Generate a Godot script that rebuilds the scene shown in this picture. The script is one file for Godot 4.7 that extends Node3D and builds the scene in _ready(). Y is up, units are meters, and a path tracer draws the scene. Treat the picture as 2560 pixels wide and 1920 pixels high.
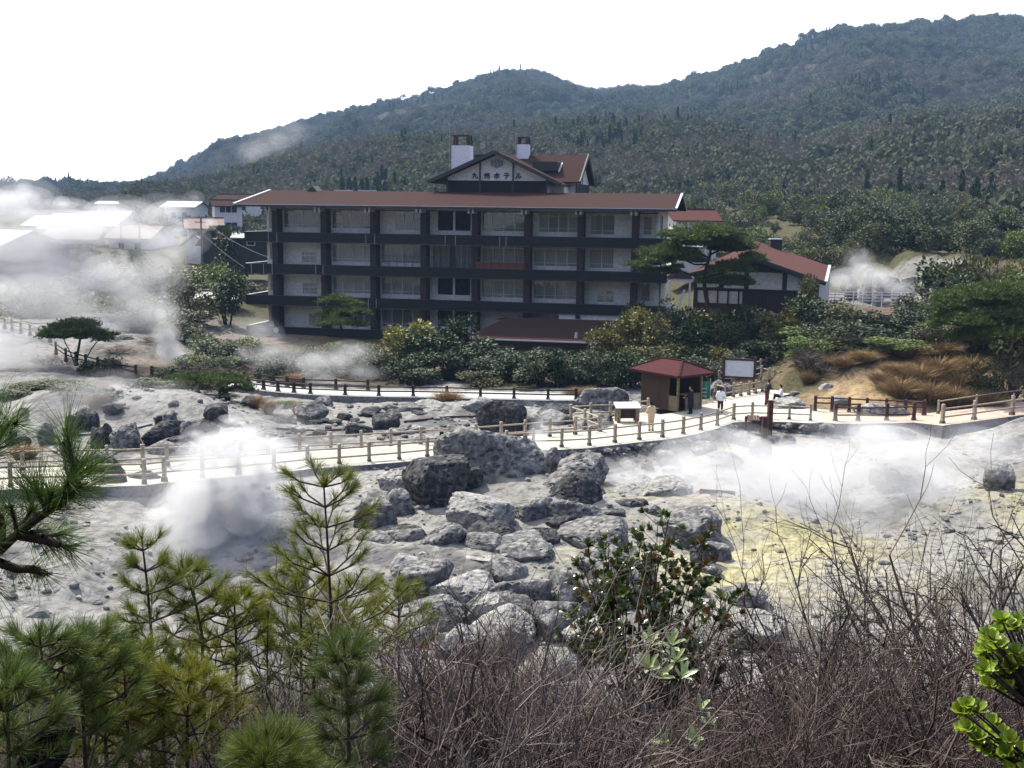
extends Node3D

# A hot-spring valley seen from a shrubby slope: boardless concrete walks with rail fences, boulders, steam,
# a four-storey hotel and wooded mountains. x runs right, y up, the view looks along -z. Units are metres.

var rng := RandomNumberGenerator.new()
var fbm := FastNoiseLite.new()
var fine := FastNoiseLite.new()
var M := {}
var used := {}
var mesh_store := {}


class MB:
	var v := PackedVector3Array()
	var n := PackedVector3Array()
	var c := PackedColorArray()
	var col := Color(1, 1, 1)
	var tinted := false

	func tint(k: Color) -> void:
		col = k
		tinted = true

	func tri(a: Vector3, b: Vector3, d: Vector3) -> void:
		var m := (b - a).cross(d - a).normalized()
		v.append(a); v.append(d); v.append(b)
		n.append(m); n.append(m); n.append(m)
		if tinted:
			c.append(col); c.append(col); c.append(col)

	func quad(a: Vector3, b: Vector3, d: Vector3, e: Vector3) -> void:
		tri(a, b, d)
		tri(a, d, e)

	func box(lo: Vector3, hi: Vector3) -> void:
		obox(Transform3D(Basis.from_scale(hi - lo), (lo + hi) * 0.5))

	func obox(t: Transform3D) -> void:
		var p := []
		for k in 8:
			p.append(t * Vector3((k & 1) - 0.5, ((k >> 1) & 1) - 0.5, ((k >> 2) & 1) - 0.5))
		quad(p[4], p[5], p[7], p[6])
		quad(p[1], p[0], p[2], p[3])
		quad(p[0], p[4], p[6], p[2])
		quad(p[5], p[1], p[3], p[7])
		quad(p[6], p[7], p[3], p[2])
		quad(p[0], p[1], p[5], p[4])

	# a box between two points, w wide and h high, w measured level
	func bar(a: Vector3, b: Vector3, w: float, h: float) -> void:
		var f := b - a
		var side := f.cross(Vector3.UP)
		side = Vector3.RIGHT if side.length() < 1e-5 else side.normalized()
		var up := side.cross(f).normalized()
		obox(Transform3D(Basis(side * w, up * h, -f), (a + b) * 0.5))

	func tube(a: Vector3, b: Vector3, r0: float, r1: float, sides := 6, caps := true) -> void:
		var f := (b - a).normalized()
		var s := f.cross(Vector3(0.31, 0.9, 0.17)).normalized()
		var u := s.cross(f)
		var pa := []
		var pb := []
		var nn := []
		for k in sides:
			var t := TAU * k / sides
			var o := s * cos(t) + u * sin(t)
			pa.append(a + o * r0)
			pb.append(b + o * r1)
			nn.append(o)
		for k in sides:
			var j := (k + 1) % sides
			v.append(pa[k]); v.append(pb[j]); v.append(pb[k])
			n.append(nn[k]); n.append(nn[j]); n.append(nn[k])
			v.append(pa[k]); v.append(pa[j]); v.append(pb[j])
			n.append(nn[k]); n.append(nn[j]); n.append(nn[j])
			if tinted:
				for q in 6:
					c.append(col)
		if caps:
			for k in range(1, sides - 1):
				tri(pb[0], pb[k + 1], pb[k])
				tri(pa[0], pa[k], pa[k + 1])

	# a prism: polygon (x, y) counter-clockwise, from z0 back to z1 (z0 in front), moved by t
	func prism(poly: PackedVector2Array, z0: float, z1: float, t := Transform3D()) -> void:
		var idx := Geometry2D.triangulate_polygon(poly)
		var area := 0.0
		for k in poly.size():
			area += poly[k].cross(poly[(k + 1) % poly.size()])
		for k in range(0, idx.size(), 3):
			var a := poly[idx[k]]
			var b := poly[idx[k + 1]]
			var d := poly[idx[k + 2]]
			if (b - a).cross(d - a) < 0.0:
				var q := b
				b = d
				d = q
			tri(t * Vector3(a.x, a.y, z0), t * Vector3(b.x, b.y, z0), t * Vector3(d.x, d.y, z0))
			tri(t * Vector3(a.x, a.y, z1), t * Vector3(d.x, d.y, z1), t * Vector3(b.x, b.y, z1))
		for k in poly.size():
			var a := poly[k]
			var b := poly[(k + 1) % poly.size()]
			if area < 0.0:
				var q := a
				a = b
				b = q
			quad(t * Vector3(a.x, a.y, z1), t * Vector3(b.x, b.y, z1), t * Vector3(b.x, b.y, z0), t * Vector3(a.x, a.y, z0))

	func done(m: Material) -> ArrayMesh:
		var a := []
		a.resize(Mesh.ARRAY_MAX)
		a[Mesh.ARRAY_VERTEX] = v
		a[Mesh.ARRAY_NORMAL] = n
		if tinted:
			a[Mesh.ARRAY_COLOR] = c
		var out := ArrayMesh.new()
		out.add_surface_from_arrays(Mesh.PRIMITIVE_TRIANGLES, a)
		out.surface_set_material(0, m)
		return out


# points from a flat list of numbers
func vs(a: Array) -> Array:
	var out := []
	for k in range(0, a.size(), 3):
		out.append(Vector3(a[k], a[k + 1], a[k + 2]))
	return out


func numbered(called: String) -> String:
	var k: int = used.get(called, -1) + 1
	used[called] = k
	return called if k == 0 else "%s_%03d" % [called, k]


func tag(o: Node, label: String, category: String, group := "", kind := "") -> void:
	o.set_meta("label", label)
	if category:
		o.set_meta("category", category)
	if group:
		o.set_meta("group", group)
	if kind:
		o.set_meta("kind", kind)


func thing(called: String, label: String, category: String, at := Vector3.ZERO, group := "", turn := 0.0) -> Node3D:
	var o := Node3D.new()
	o.name = numbered(called)
	o.position = at
	o.rotation.y = turn
	tag(o, label, category, group)
	add_child(o)
	return o


func part(called: String, mesh: Mesh, parent: Node, t := Transform3D()) -> MeshInstance3D:
	var o := MeshInstance3D.new()
	o.name = called
	o.mesh = mesh
	o.transform = t
	parent.add_child(o, true)
	return o


func solo(called: String, mesh: Mesh, label: String, category: String, t := Transform3D(), group := "") -> MeshInstance3D:
	var o := MeshInstance3D.new()
	o.name = numbered(called)
	o.mesh = mesh
	o.transform = t
	tag(o, label, category, group)
	add_child(o)
	return o


func setting(called: String, mesh: Mesh) -> MeshInstance3D:
	var o := MeshInstance3D.new()
	o.name = numbered(called)
	o.mesh = mesh
	o.set_meta("kind", "structure")
	add_child(o)
	return o


func lin(r: float, g: float, b: float) -> Color:
	return Color(r, g, b).linear_to_srgb()


func smooth_mesh(verts: PackedVector3Array, idx: PackedInt32Array, cols: PackedColorArray, m: Material) -> ArrayMesh:
	var nor := PackedVector3Array()
	nor.resize(verts.size())
	for k in range(0, idx.size(), 3):
		var a := verts[idx[k]]
		var f := (verts[idx[k + 2]] - a).cross(verts[idx[k + 1]] - a)
		nor[idx[k]] += f
		nor[idx[k + 1]] += f
		nor[idx[k + 2]] += f
	for k in nor.size():
		nor[k] = nor[k].normalized()
	var a := []
	a.resize(Mesh.ARRAY_MAX)
	a[Mesh.ARRAY_VERTEX] = verts
	a[Mesh.ARRAY_NORMAL] = nor
	if cols.size():
		a[Mesh.ARRAY_COLOR] = cols
	a[Mesh.ARRAY_INDEX] = idx
	var out := ArrayMesh.new()
	out.add_surface_from_arrays(Mesh.PRIMITIVE_TRIANGLES, a)
	out.surface_set_material(0, m)
	return out


# ---------------------------------------------------------------- materials

func noise_tex(sd: int, freq: float, ramp: Array, size := 512, octaves := 5, warp := 0.0) -> NoiseTexture2D:
	var t := NoiseTexture2D.new()
	var n := FastNoiseLite.new()
	n.seed = sd
	n.noise_type = FastNoiseLite.TYPE_SIMPLEX_SMOOTH
	n.frequency = freq
	n.fractal_octaves = octaves
	if warp > 0.0:
		n.domain_warp_enabled = true
		n.domain_warp_amplitude = warp
		n.domain_warp_frequency = freq * 1.5
	t.noise = n
	t.width = size
	t.height = size
	t.seamless = true
	t.seamless_blend_skirt = 0.2
	var g := Gradient.new()
	var off := PackedFloat32Array()
	var col := PackedColorArray()
	for r in ramp:
		off.append(r[0])
		col.append(r[1])
	g.offsets = off
	g.colors = col
	t.color_ramp = g
	return t


func grey(x: float) -> Color:
	return lin(x, x, x)


func flat(r: float, g: float, b: float, rough := 0.8, spec := 0.3) -> StandardMaterial3D:
	var m := StandardMaterial3D.new()
	m.albedo_color = lin(r, g, b)
	m.roughness = rough
	m.metallic_specular = spec
	return m


func textured(base: Color, tex: Texture2D, per_metre: float, rough := 0.85, bump: Texture2D = null, bump_cm := 0.0, spec := 0.3) -> StandardMaterial3D:
	var m := StandardMaterial3D.new()
	m.albedo_color = base
	m.albedo_texture = tex
	m.roughness = rough
	m.metallic_specular = spec
	m.uv1_triplanar = true
	m.uv1_world_triplanar = true
	m.uv1_scale = Vector3.ONE * per_metre
	if bump:
		m.heightmap_enabled = true
		m.heightmap_texture = bump
		m.heightmap_scale = bump_cm
	return m


func make_materials() -> void:
	var mottle := noise_tex(11, 0.012, [[0.2, grey(0.45)], [0.5, grey(0.75)], [0.8, grey(1.0)]])
	var relief := noise_tex(12, 0.02, [[0.15, grey(0.0)], [0.85, grey(1.0)]], 512, 6)
	var crag := noise_tex(13, 0.010, [[0.1, grey(0.0)], [0.45, grey(0.35)], [0.55, grey(0.8)], [0.9, grey(1.0)]], 1024, 7, 18.0)
	var patches := noise_tex(14, 0.008, [[0.26, lin(0.045, 0.045, 0.046)], [0.42, lin(0.075, 0.074, 0.072)], [0.55, lin(0.115, 0.113, 0.108)], [0.75, lin(0.190, 0.186, 0.178)]], 1024, 7, 22.0)
	var patches_pale := noise_tex(15, 0.009, [[0.22, lin(0.090, 0.087, 0.080)], [0.4, lin(0.165, 0.160, 0.150)], [0.6, lin(0.215, 0.210, 0.198)], [0.85, lin(0.270, 0.262, 0.245)]], 1024, 7, 20.0)
	var patches_dark := noise_tex(16, 0.008, [[0.25, lin(0.018, 0.018, 0.019)], [0.5, lin(0.035, 0.035, 0.036)], [0.68, lin(0.058, 0.057, 0.056)], [0.85, lin(0.130, 0.127, 0.120)]], 1024, 7, 22.0)
	M.rock = textured(Color.WHITE, patches, 0.3, 0.92, crag, 7.0, 0.25)
	M.rock_pale = textured(Color.WHITE, patches_pale, 0.3, 0.92, crag, 6.0, 0.25)
	M.rock_dark = textured(Color.WHITE, patches_dark, 0.3, 0.9, crag, 7.0, 0.25)
	M.ground = textured(Color.WHITE, noise_tex(17, 0.01, [[0.2, grey(0.45)], [0.42, grey(0.8)], [0.75, grey(1.0)]], 1024, 7, 15.0), 0.16, 0.95, crag, 9.0, 0.2)
	M.ground.vertex_color_use_as_albedo = true
	M.hill = textured(Color.WHITE, mottle, 0.012, 1.0, null, 0.0, 0.0)
	M.hill.vertex_color_use_as_albedo = true
	M.path = textured(lin(0.352, 0.330, 0.273), noise_tex(21, 0.02, [[0.2, grey(0.72)], [0.6, grey(0.9)], [0.9, grey(1.0)]]), 0.4, 0.9, relief, 0.4)
	M.path_grey = textured(lin(0.317, 0.312, 0.299), noise_tex(22, 0.02, [[0.2, grey(0.7)], [0.6, grey(0.9)], [0.9, grey(1.0)]]), 0.4, 0.9, relief, 0.4)
	M.path_pink = textured(lin(0.341, 0.259, 0.207), noise_tex(23, 0.02, [[0.2, grey(0.7)], [0.6, grey(0.9)], [0.9, grey(1.0)]]), 0.4, 0.9, relief, 0.4)
	M.kerb = textured(lin(0.155, 0.155, 0.160), mottle, 0.6, 0.95, relief, 1.0)
	M.cream = textured(lin(0.341, 0.284, 0.212), mottle, 1.1, 0.8, relief, 0.2)
	M.footing = textured(lin(0.104, 0.088, 0.077), mottle, 1.5, 0.9)
	M.brown_wood = textured(lin(0.047, 0.026, 0.021), mottle, 1.5, 0.7, relief, 0.2)
	M.red_wood = textured(lin(0.067, 0.030, 0.026), mottle, 1.5, 0.7, relief, 0.2)
	M.dark_wood = textured(lin(0.026, 0.022, 0.021), mottle, 1.5, 0.75, relief, 0.2)
	M.plaster = textured(lin(0.47, 0.445, 0.41), noise_tex(24, 0.02, [[0.2, grey(0.72)], [0.7, grey(1.0)]]), 0.25, 0.9)
	M.cladding = textured(lin(0.011, 0.009, 0.009), mottle, 0.8, 0.65, relief, 0.3)
	M.column = textured(lin(0.037, 0.018, 0.020), mottle, 1.2, 0.8, relief, 0.4)
	M.roof = textured(lin(0.036, 0.02, 0.018), noise_tex(25, 0.03, [[0.2, grey(0.7)], [0.5, grey(0.88)], [0.85, grey(1.0)]]), 0.3, 0.95, relief, 1.0, 0.1)
	M.roof_red = textured(lin(0.07, 0.032, 0.028), noise_tex(26, 0.03, [[0.2, grey(0.7)], [0.5, grey(0.88)], [0.85, grey(1.0)]]), 0.3, 0.95, relief, 1.0, 0.1)
	M.roof_kiosk = textured(lin(0.058, 0.022, 0.023), noise_tex(27, 0.03, [[0.2, grey(0.7)], [0.5, grey(0.88)], [0.85, grey(1.0)]]), 0.5, 0.95, relief, 0.5, 0.1)
	M.trim = flat(0.016, 0.018, 0.018, 0.6, 0.4)
	M.metal_pale = flat(0.321, 0.331, 0.336, 0.45, 0.5)
	M.white = textured(lin(0.484, 0.484, 0.502), noise_tex(29, 0.02, [[0.2, grey(0.88)], [0.7, grey(1.0)]]), 0.3, 0.75)
	M.sash = flat(0.396, 0.378, 0.352, 0.6, 0.4)
	M.beam = textured(lin(0.321, 0.311, 0.290), mottle, 0.7, 0.8)
	M.soffit = textured(lin(0.284, 0.259, 0.228), mottle, 0.7, 0.9)
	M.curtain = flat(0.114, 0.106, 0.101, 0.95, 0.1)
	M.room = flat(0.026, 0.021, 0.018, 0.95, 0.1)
	M.louver = flat(0.011, 0.011, 0.011, 0.7, 0.2)
	M.ply = textured(lin(0.057, 0.032, 0.018), noise_tex(28, 0.02, [[0.2, grey(0.75)], [0.8, grey(1.0)]]), 0.7, 0.8)
	M.ply_pale = textured(lin(0.217, 0.160, 0.093), mottle, 0.9, 0.8)
	M.green_sheet = flat(0.026, 0.155, 0.083, 0.7, 0.3)
	M.orange_board = flat(0.104, 0.039, 0.021, 0.8, 0.2)
	M.steel = flat(0.104, 0.108, 0.114, 0.5, 0.5)
	M.pole = flat(0.083, 0.080, 0.077, 0.9, 0.2)
	var glass := StandardMaterial3D.new()
	glass.albedo_color = Color(0.8, 0.85, 0.85, 0.12)
	glass.transparency = BaseMaterial3D.TRANSPARENCY_ALPHA
	glass.roughness = 0.03
	M.glass = glass
	# plants: the colours ride on the leaves
	M.leaf = leafy(0.5, 0.3, 0.42)
	M.leaf_gloss = leafy(0.55, 0.3, 0.3)
	M.leaf_shine = leafy(0.3, 0.5, 0.35)
	M.shaded_rock = textured(lin(0.018, 0.016, 0.016), mottle, 1.0, 0.95, crag, 5.0, 0.1)  # near-black base colour stands in for deep shade on the corner rock
	M.needle = leafy(0.5, 0.35, 0.6)
	M.forest = leafy(0.9, 0.1, 0.3)
	M.grass = leafy(0.8, 0.15, 0.3)
	M.bark = textured(lin(0.047, 0.033, 0.026), mottle, 3.0, 0.95, relief, 0.5)
	M.twig = StandardMaterial3D.new()
	M.twig.vertex_color_use_as_albedo = true
	M.twig.roughness = 0.75
	M.twig.metallic_specular = 0.35
	M.body = StandardMaterial3D.new()
	M.body.vertex_color_use_as_albedo = true
	M.body.roughness = 0.85
	M.body.metallic_specular = 0.2


func leafy(rough: float, spec: float, back: float) -> StandardMaterial3D:
	var m := StandardMaterial3D.new()
	m.vertex_color_use_as_albedo = true
	m.roughness = rough
	m.metallic_specular = spec
	m.backlight_enabled = true
	m.backlight = Color(back, back, back).linear_to_srgb()
	return m


func _ready() -> void:
	# camera
	var cam := Camera3D.new()
	cam.name = "camera"
	cam.position = Vector3(0, 12.0, 0)
	cam.rotation_order = EULER_ORDER_YXZ
	cam.rotation_degrees = Vector3(-8.75, 0, 0.713)
	cam.fov = 37.849
	cam.near = 0.1
	cam.far = 6000.0
	add_child(cam)
	cam.current = true
	# sky, exposure and air
	var e := Environment.new()
	e.background_mode = Environment.BG_SKY
	var sm := ProceduralSkyMaterial.new()
	sm.sky_top_color = Color(0.36, 0.5, 0.78)
	sm.sky_horizon_color = Color(0.82, 0.87, 0.93)
	sm.sky_curve = 0.25
	sm.sky_energy_multiplier = 1.0
	sm.ground_bottom_color = Color(0.42, 0.4, 0.36)
	sm.ground_horizon_color = Color(0.8, 0.82, 0.84)
	sm.sun_angle_max = 90.0
	sm.sun_curve = 0.9
	var sky := Sky.new()
	sky.sky_material = sm
	e.sky = sky
	e.background_energy_multiplier = 1.1
	e.tonemap_mode = Environment.TONE_MAPPER_LINEAR
	e.tonemap_exposure = 2.1
	e.fog_enabled = true
	e.fog_mode = Environment.FOG_MODE_EXPONENTIAL
	e.fog_density = 0.00014
	e.fog_light_color = Color(0.68, 0.83, 1.0)
	e.volumetric_fog_enabled = true
	e.volumetric_fog_density = 0.0
	e.sdfgi_enabled = true
	e.ssao_enabled = true
	e.ssil_enabled = true
	var we := WorldEnvironment.new()
	we.name = "world"
	we.environment = e
	add_child(we)
	# the sun stands high behind the hotel, to the left
	var sun := DirectionalLight3D.new()
	sun.name = "sun"
	sun.light_color = Color(1.0, 0.98, 0.94)
	sun.light_energy = 1.6
	sun.light_angular_distance = 0.55
	sun.shadow_enabled = true
	add_child(sun)
	sun.look_at_from_position(Vector3(-0.353, 0.819, -0.452) * 100.0, Vector3.ZERO)
	rng.seed = 7
	fbm.seed = 3
	fbm.frequency = 1.0
	fbm.fractal_octaves = 4
	fine.seed = 9
	fine.frequency = 1.0
	fine.fractal_octaves = 3
	make_materials()
	build_ground()
	build_paths()
	build_hills()
	build_hotel()
	build_rocks()
	build_fences()
	build_kiosk()
	build_restaurant()
	build_village()
	build_plants()
	build_people()
	build_near()
	build_steam()



# ---------------------------------------------------------------- the lie of the land

func at_x(curve: Array, x: float) -> float:
	if x <= curve[0].x:
		return curve[0].y
	for k in range(1, curve.size()):
		if x < curve[k].x:
			var a: Vector2 = curve[k - 1]
			var b: Vector2 = curve[k]
			return lerpf(a.y, b.y, (x - a.x) / (b.x - a.x))
	return curve[-1].y


const WALK_FRONT := [Vector2(-25.93, 41.61), Vector2(-22.61, 42.27), Vector2(-19.80, 43.19), Vector2(-17.39, 43.84), Vector2(-14.92, 44.44), Vector2(-14.39, 45.36), Vector2(-13.22, 46.83), Vector2(-12.03, 48.33), Vector2(-10.82, 49.95), Vector2(-9.56, 51.41), Vector2(-8.18, 52.12), Vector2(-6.83, 52.72), Vector2(-5.45, 53.32), Vector2(-4.14, 54.03), Vector2(-2.85, 54.66), Vector2(-1.57, 55.29), Vector2(-0.24, 55.95), Vector2(1.13, 56.52), Vector2(2.61, 56.81), Vector2(4.07, 57.30), Vector2(5.48, 58.10), Vector2(6.86, 58.92), Vector2(8.20, 59.65), Vector2(9.47, 60.62), Vector2(10.64, 61.84), Vector2(11.81, 63.23), Vector2(13.14, 65.19), Vector2(14.32, 65.66), Vector2(15.41, 65.61), Vector2(16.51, 65.55), Vector2(17.69, 65.24), Vector2(19.15, 65.21), Vector2(20.53, 65.31), Vector2(22.29, 65.56), Vector2(23.85, 65.38), Vector2(24.78, 63.37), Vector2(26.94, 64.24), Vector2(29.74, 65.58), Vector2(33.25, 67.47), Vector2(37.08, 69.20)]
const WALK_BACK := [Vector2(-27.85, 44.80), Vector2(-24.16, 45.29), Vector2(-20.57, 46.07), Vector2(-18.88, 46.31), Vector2(-17.25, 46.76), Vector2(-15.97, 47.50), Vector2(-15.17, 48.29), Vector2(-14.04, 49.79), Vector2(-12.86, 51.20), Vector2(-11.73, 52.87), Vector2(-10.49, 54.35), Vector2(-9.05, 55.04), Vector2(-7.59, 55.51), Vector2(-6.16, 56.09), Vector2(-4.67, 56.67), Vector2(-3.23, 57.16), Vector2(-1.86, 57.76), Vector2(-0.54, 58.36), Vector2(0.74, 58.97), Vector2(2.07, 59.49), Vector2(3.49, 60.13), Vector2(4.90, 61.12), Vector2(6.57, 64.37), Vector2(8.70, 66.47), Vector2(11.70, 69.34), Vector2(14.56, 73.07), Vector2(18.67, 72.58), Vector2(18.87, 68.70), Vector2(20.86, 68.28), Vector2(25.02, 66.92), Vector2(28.59, 67.99), Vector2(32.46, 70.04), Vector2(39.02, 72.93)]
const WALK_RISE := [Vector2(-40, 1.0), Vector2(-21, 0.95), Vector2(-15, 0.75), Vector2(-9.5, 0.05), Vector2(-6, 0.0), Vector2(27, 0.0), Vector2(31, 0.35), Vector2(45, 0.6)]
# mounds: x, distance, height, half-width across, half-width along
const MOUNDS := [[-1.4, 48.9, 1.50, 5.0, 3.6], [-2.2, 41.7, 0.80, 5.0, 3.5], [3.0, 46.5, 0.70, 4.0, 3.0], [9.7, 47.4, 0.90, 3.2, 3.2], [-23.6, 66.5, 1.50, 6.0, 5.0], [-33.3, 77.5, 1.30, 9.0, 7.0], [5.4, 67.5, 0.40, 3.0, 2.0], [21.7, 50.6, 1.20, 4.0, 4.0], [21.6, 57.8, 1.50, 3.0, 2.0], [-2.3, 69.5, 0.50, 3.0, 1.5], [-18.6, 64.2, 0.90, 3.5, 2.5]]


func gy(x: float, z: float) -> float:
	var d := -z
	var big := fbm.get_noise_2d(x * 0.06, z * 0.06)
	var mid := fbm.get_noise_2d(x * 0.22 + 50.0, z * 0.22)
	var wee := fine.get_noise_2d(x * 0.9, z * 0.9 + 30.0)
	var slope := 10.45 - 0.405 * d + 0.35 * mid
	var front := at_x(WALK_FRONT, x)
	var back := at_x(WALK_BACK, x)
	var rise := at_x(WALK_RISE, x)
	# the basin lies just under the walk on the left and falls towards the viewer; on the right it drops into the steam pools
	var near_walk := smoothstep(13.0, 0.5, front - d)
	var basin := lerpf(-1.3, rise - 0.45, near_walk * smoothstep(6.0, -4.0, x)) + 0.3 * big + 0.24 * mid + 0.09 * wee
	basin += 0.35 * near_walk * smoothstep(-4.0, 6.0, x)
	basin -= 0.7 * smoothstep(11.0, 16.0, x) * smoothstep(42.5, 48.0, d) * smoothstep(62.0, 57.0, d)
	# lumpy right-hand bank that comes down to the walk
	basin += 1.8 * smoothstep(19.0, 32.0, x) * smoothstep(36.0, 60.0, d)
	for m in MOUNDS:
		var qx: float = (x - m[0]) / m[3]
		var qd: float = (d - m[1]) / m[4]
		var q := qx * qx + qd * qd
		if q < 9.0:
			basin += m[2] * exp(-q)
	var k := 1.2
	var low := maxf(slope, basin) + k * 0.25 * pow(maxf(k - absf(slope - basin), 0.0) / k, 2.0)
	if d < 20.0:
		low = slope + 0.15 * wee
	var under := rise - 0.3
	var t := smoothstep(front - 2.2, front - 0.25, d)
	var h := lerpf(low, under, t)
	# the field of rocks beyond the walk
	var field := -0.35 + 0.25 * big + 0.22 * mid + 0.1 * wee
	for m in MOUNDS:
		var qx: float = (x - m[0]) / m[3]
		var qd: float = (d - m[1]) / m[4]
		var q := qx * qx + qd * qd
		if q < 9.0:
			field += m[2] * exp(-q)
	h = lerpf(h, field, smoothstep(back + 0.1, back + 1.6, d))
	# flat bed under the far walk
	if x < 8.0:
		var bed := smoothstep(3.4, 1.6, absf(d - at_x([Vector2(-25.71, 79.05), Vector2(-22.07, 78.20), Vector2(-18.11, 76.12), Vector2(-14.64, 74.29), Vector2(-11.07, 73.39), Vector2(-6.54, 73.25), Vector2(-2.08, 73.10), Vector2(4.22, 72.77)], x)))
		h = lerpf(h, minf(h, -0.25), bed)
	# grounds of the hotel and the bank on the right
	var beyond := smoothstep(77.0, 92.0, d)
	h = lerpf(h, -0.7 + 0.4 * big + 0.015 * maxf(d - 90.0, 0.0), beyond)
	var climb := maxf(d - back - 0.9, 0.0)
	var bank := minf(climb * 0.34, 3.0) + minf(maxf(climb - 9.0, 0.0) * lerpf(0.02, 0.2, smoothstep(36.0, 50.0, x)), 5.0)
	h += bank * smoothstep(13.0, 27.0, x) * (1.0 + 0.12 * mid)
	h += smoothstep(125.0, 230.0, d) * 4.5
	h += smoothstep(-24.0, -34.0, x) * smoothstep(78.0, 100.0, d) * 1.6
	return h


func ground_at(x: float, z: float) -> Vector3:
	return Vector3(x, gy(x, z), z)


func build_ground() -> void:
	var cols := 380
	var ds := PackedFloat32Array()
	var d := -62.0
	while d < 460.0:
		ds.append(d)
		d += 4.0 if d < -2.0 else maxf(0.34, absf(d) * 0.0085) if d < 130.0 else 6.0
	var verts := PackedVector3Array()
	var tone := PackedColorArray()
	var idx := PackedInt32Array()
	var sinter := Color(0.180, 0.174, 0.163)
	var ash := Color(0.075, 0.075, 0.076)
	var sulphur := Color(0.299, 0.273, 0.150)
	var litter := Color(0.053, 0.040, 0.030)
	var turf := Color(0.052, 0.050, 0.025)
	var ochre := Color(0.264, 0.194, 0.106)
	var soil := Color(0.105, 0.074, 0.052)
	for dd in ds:
		for k in cols + 1:
			var u := 2.0 * k / cols - 1.0
			var x := (u * 0.75 + u * u * u * 0.35) * (maxf(dd, 0.0) + 38.0)
			var z := -dd
			verts.append(Vector3(x, gy(x, z), z))
			var n1 := fbm.get_noise_2d(x * 0.13 + 9.0, z * 0.13)
			var n2 := fine.get_noise_2d(x * 0.6, z * 0.6 - 70.0)
			var c := sinter.lerp(ash, smoothstep(-0.05, 0.32, n1 + 0.55 * n2) * 0.9)
			# sulphur crust: on the shelf to the right and in spots along the walk
			var yel := exp(-(pow((x - 9.0) / 6.0, 2.0) + pow((dd - 43.0) / 5.5, 2.0))) * 1.15
			yel = maxf(yel, 0.9 * exp(-(pow((x - 13.5) / 6.0, 2.0) + pow((dd - 60.5) / 2.2, 2.0))))
			yel = maxf(yel, 0.7 * smoothstep(17.0, 22.0, x) * smoothstep(60.0, 48.0, dd) * smoothstep(34.0, 40.0, dd))
			c = c.lerp(sulphur, clampf(yel * (0.65 + 1.3 * n1 + 0.7 * n2), 0.0, 0.85))
			var on_slope := smoothstep(31.0, 26.0, dd + 5.0 * n1)
			c = c.lerp(litter.lerp(turf, smoothstep(0.1, 0.4, n2 + n1)), on_slope)
			var back := at_x(WALK_BACK, x)
			var far := smoothstep(77.0, 82.0, dd + 7.0 * n1) * smoothstep(-44.0, -26.0, x - 0.4 * (dd - 80.0))
			var bank := smoothstep(11.0, 15.0, x) * smoothstep(back + 0.5, back + 2.5, dd)
			c = c.lerp(soil.lerp(turf, smoothstep(-0.1, 0.3, n1)), maxf(far, bank))
			c = c.lerp(ochre, clampf(bank * smoothstep(18.0, 22.0, x) * smoothstep(back + 8.5, back + 4.0, dd + 6.0 * n1) * (0.9 + 1.2 * n2), 0.0, 1.0))
			c = c.lerp(turf, smoothstep(105.0, 120.0, dd))
			c = c.lerp(sinter.lerp(ash, 0.4), smoothstep(1.2, 0.6, pow((x - 38.0) / 7.0, 2.0) + pow((dd - 117.0) / 8.0, 2.0) + n1))
			tone.append(c)
	var w := cols + 1
	for r in ds.size() - 1:
		for k in cols:
			var a := r * w + k
			idx.append_array(PackedInt32Array([a, a + w + 1, a + 1, a, a + w, a + w + 1]))
	setting("ground", smooth_mesh(verts, idx, tone, M.ground))


# a walk: an outline with heights, a top sheet and a skirt all round
func slab(called: String, outline: Array, m: Material, skirt: float) -> Node3D:
	var flat2 := PackedVector2Array()
	for p in outline:
		flat2.append(Vector2(p.x, p.z))
	var idx := Geometry2D.triangulate_polygon(flat2)
	var top := MB.new()
	for k in range(0, idx.size(), 3):
		var a: Vector3 = outline[idx[k]]
		var b: Vector3 = outline[idx[k + 1]]
		var c: Vector3 = outline[idx[k + 2]]
		if (b - a).cross(c - a).y < 0.0:
			top.tri(a, c, b)
		else:
			top.tri(a, b, c)
	var o := setting(called, top.done(m))
	var side := MB.new()
	var area := 0.0
	for k in flat2.size():
		area += flat2[k].cross(flat2[(k + 1) % flat2.size()])
	for k in outline.size():
		var a: Vector3 = outline[k]
		var b: Vector3 = outline[(k + 1) % outline.size()]
		if area > 0.0:
			var q := a
			a = b
			b = q
		var dn := Vector3(0, skirt, 0)
		side.quad(a - dn, b - dn, b, a)
	part("kerb", side.done(M.kerb), o)
	return o


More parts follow.
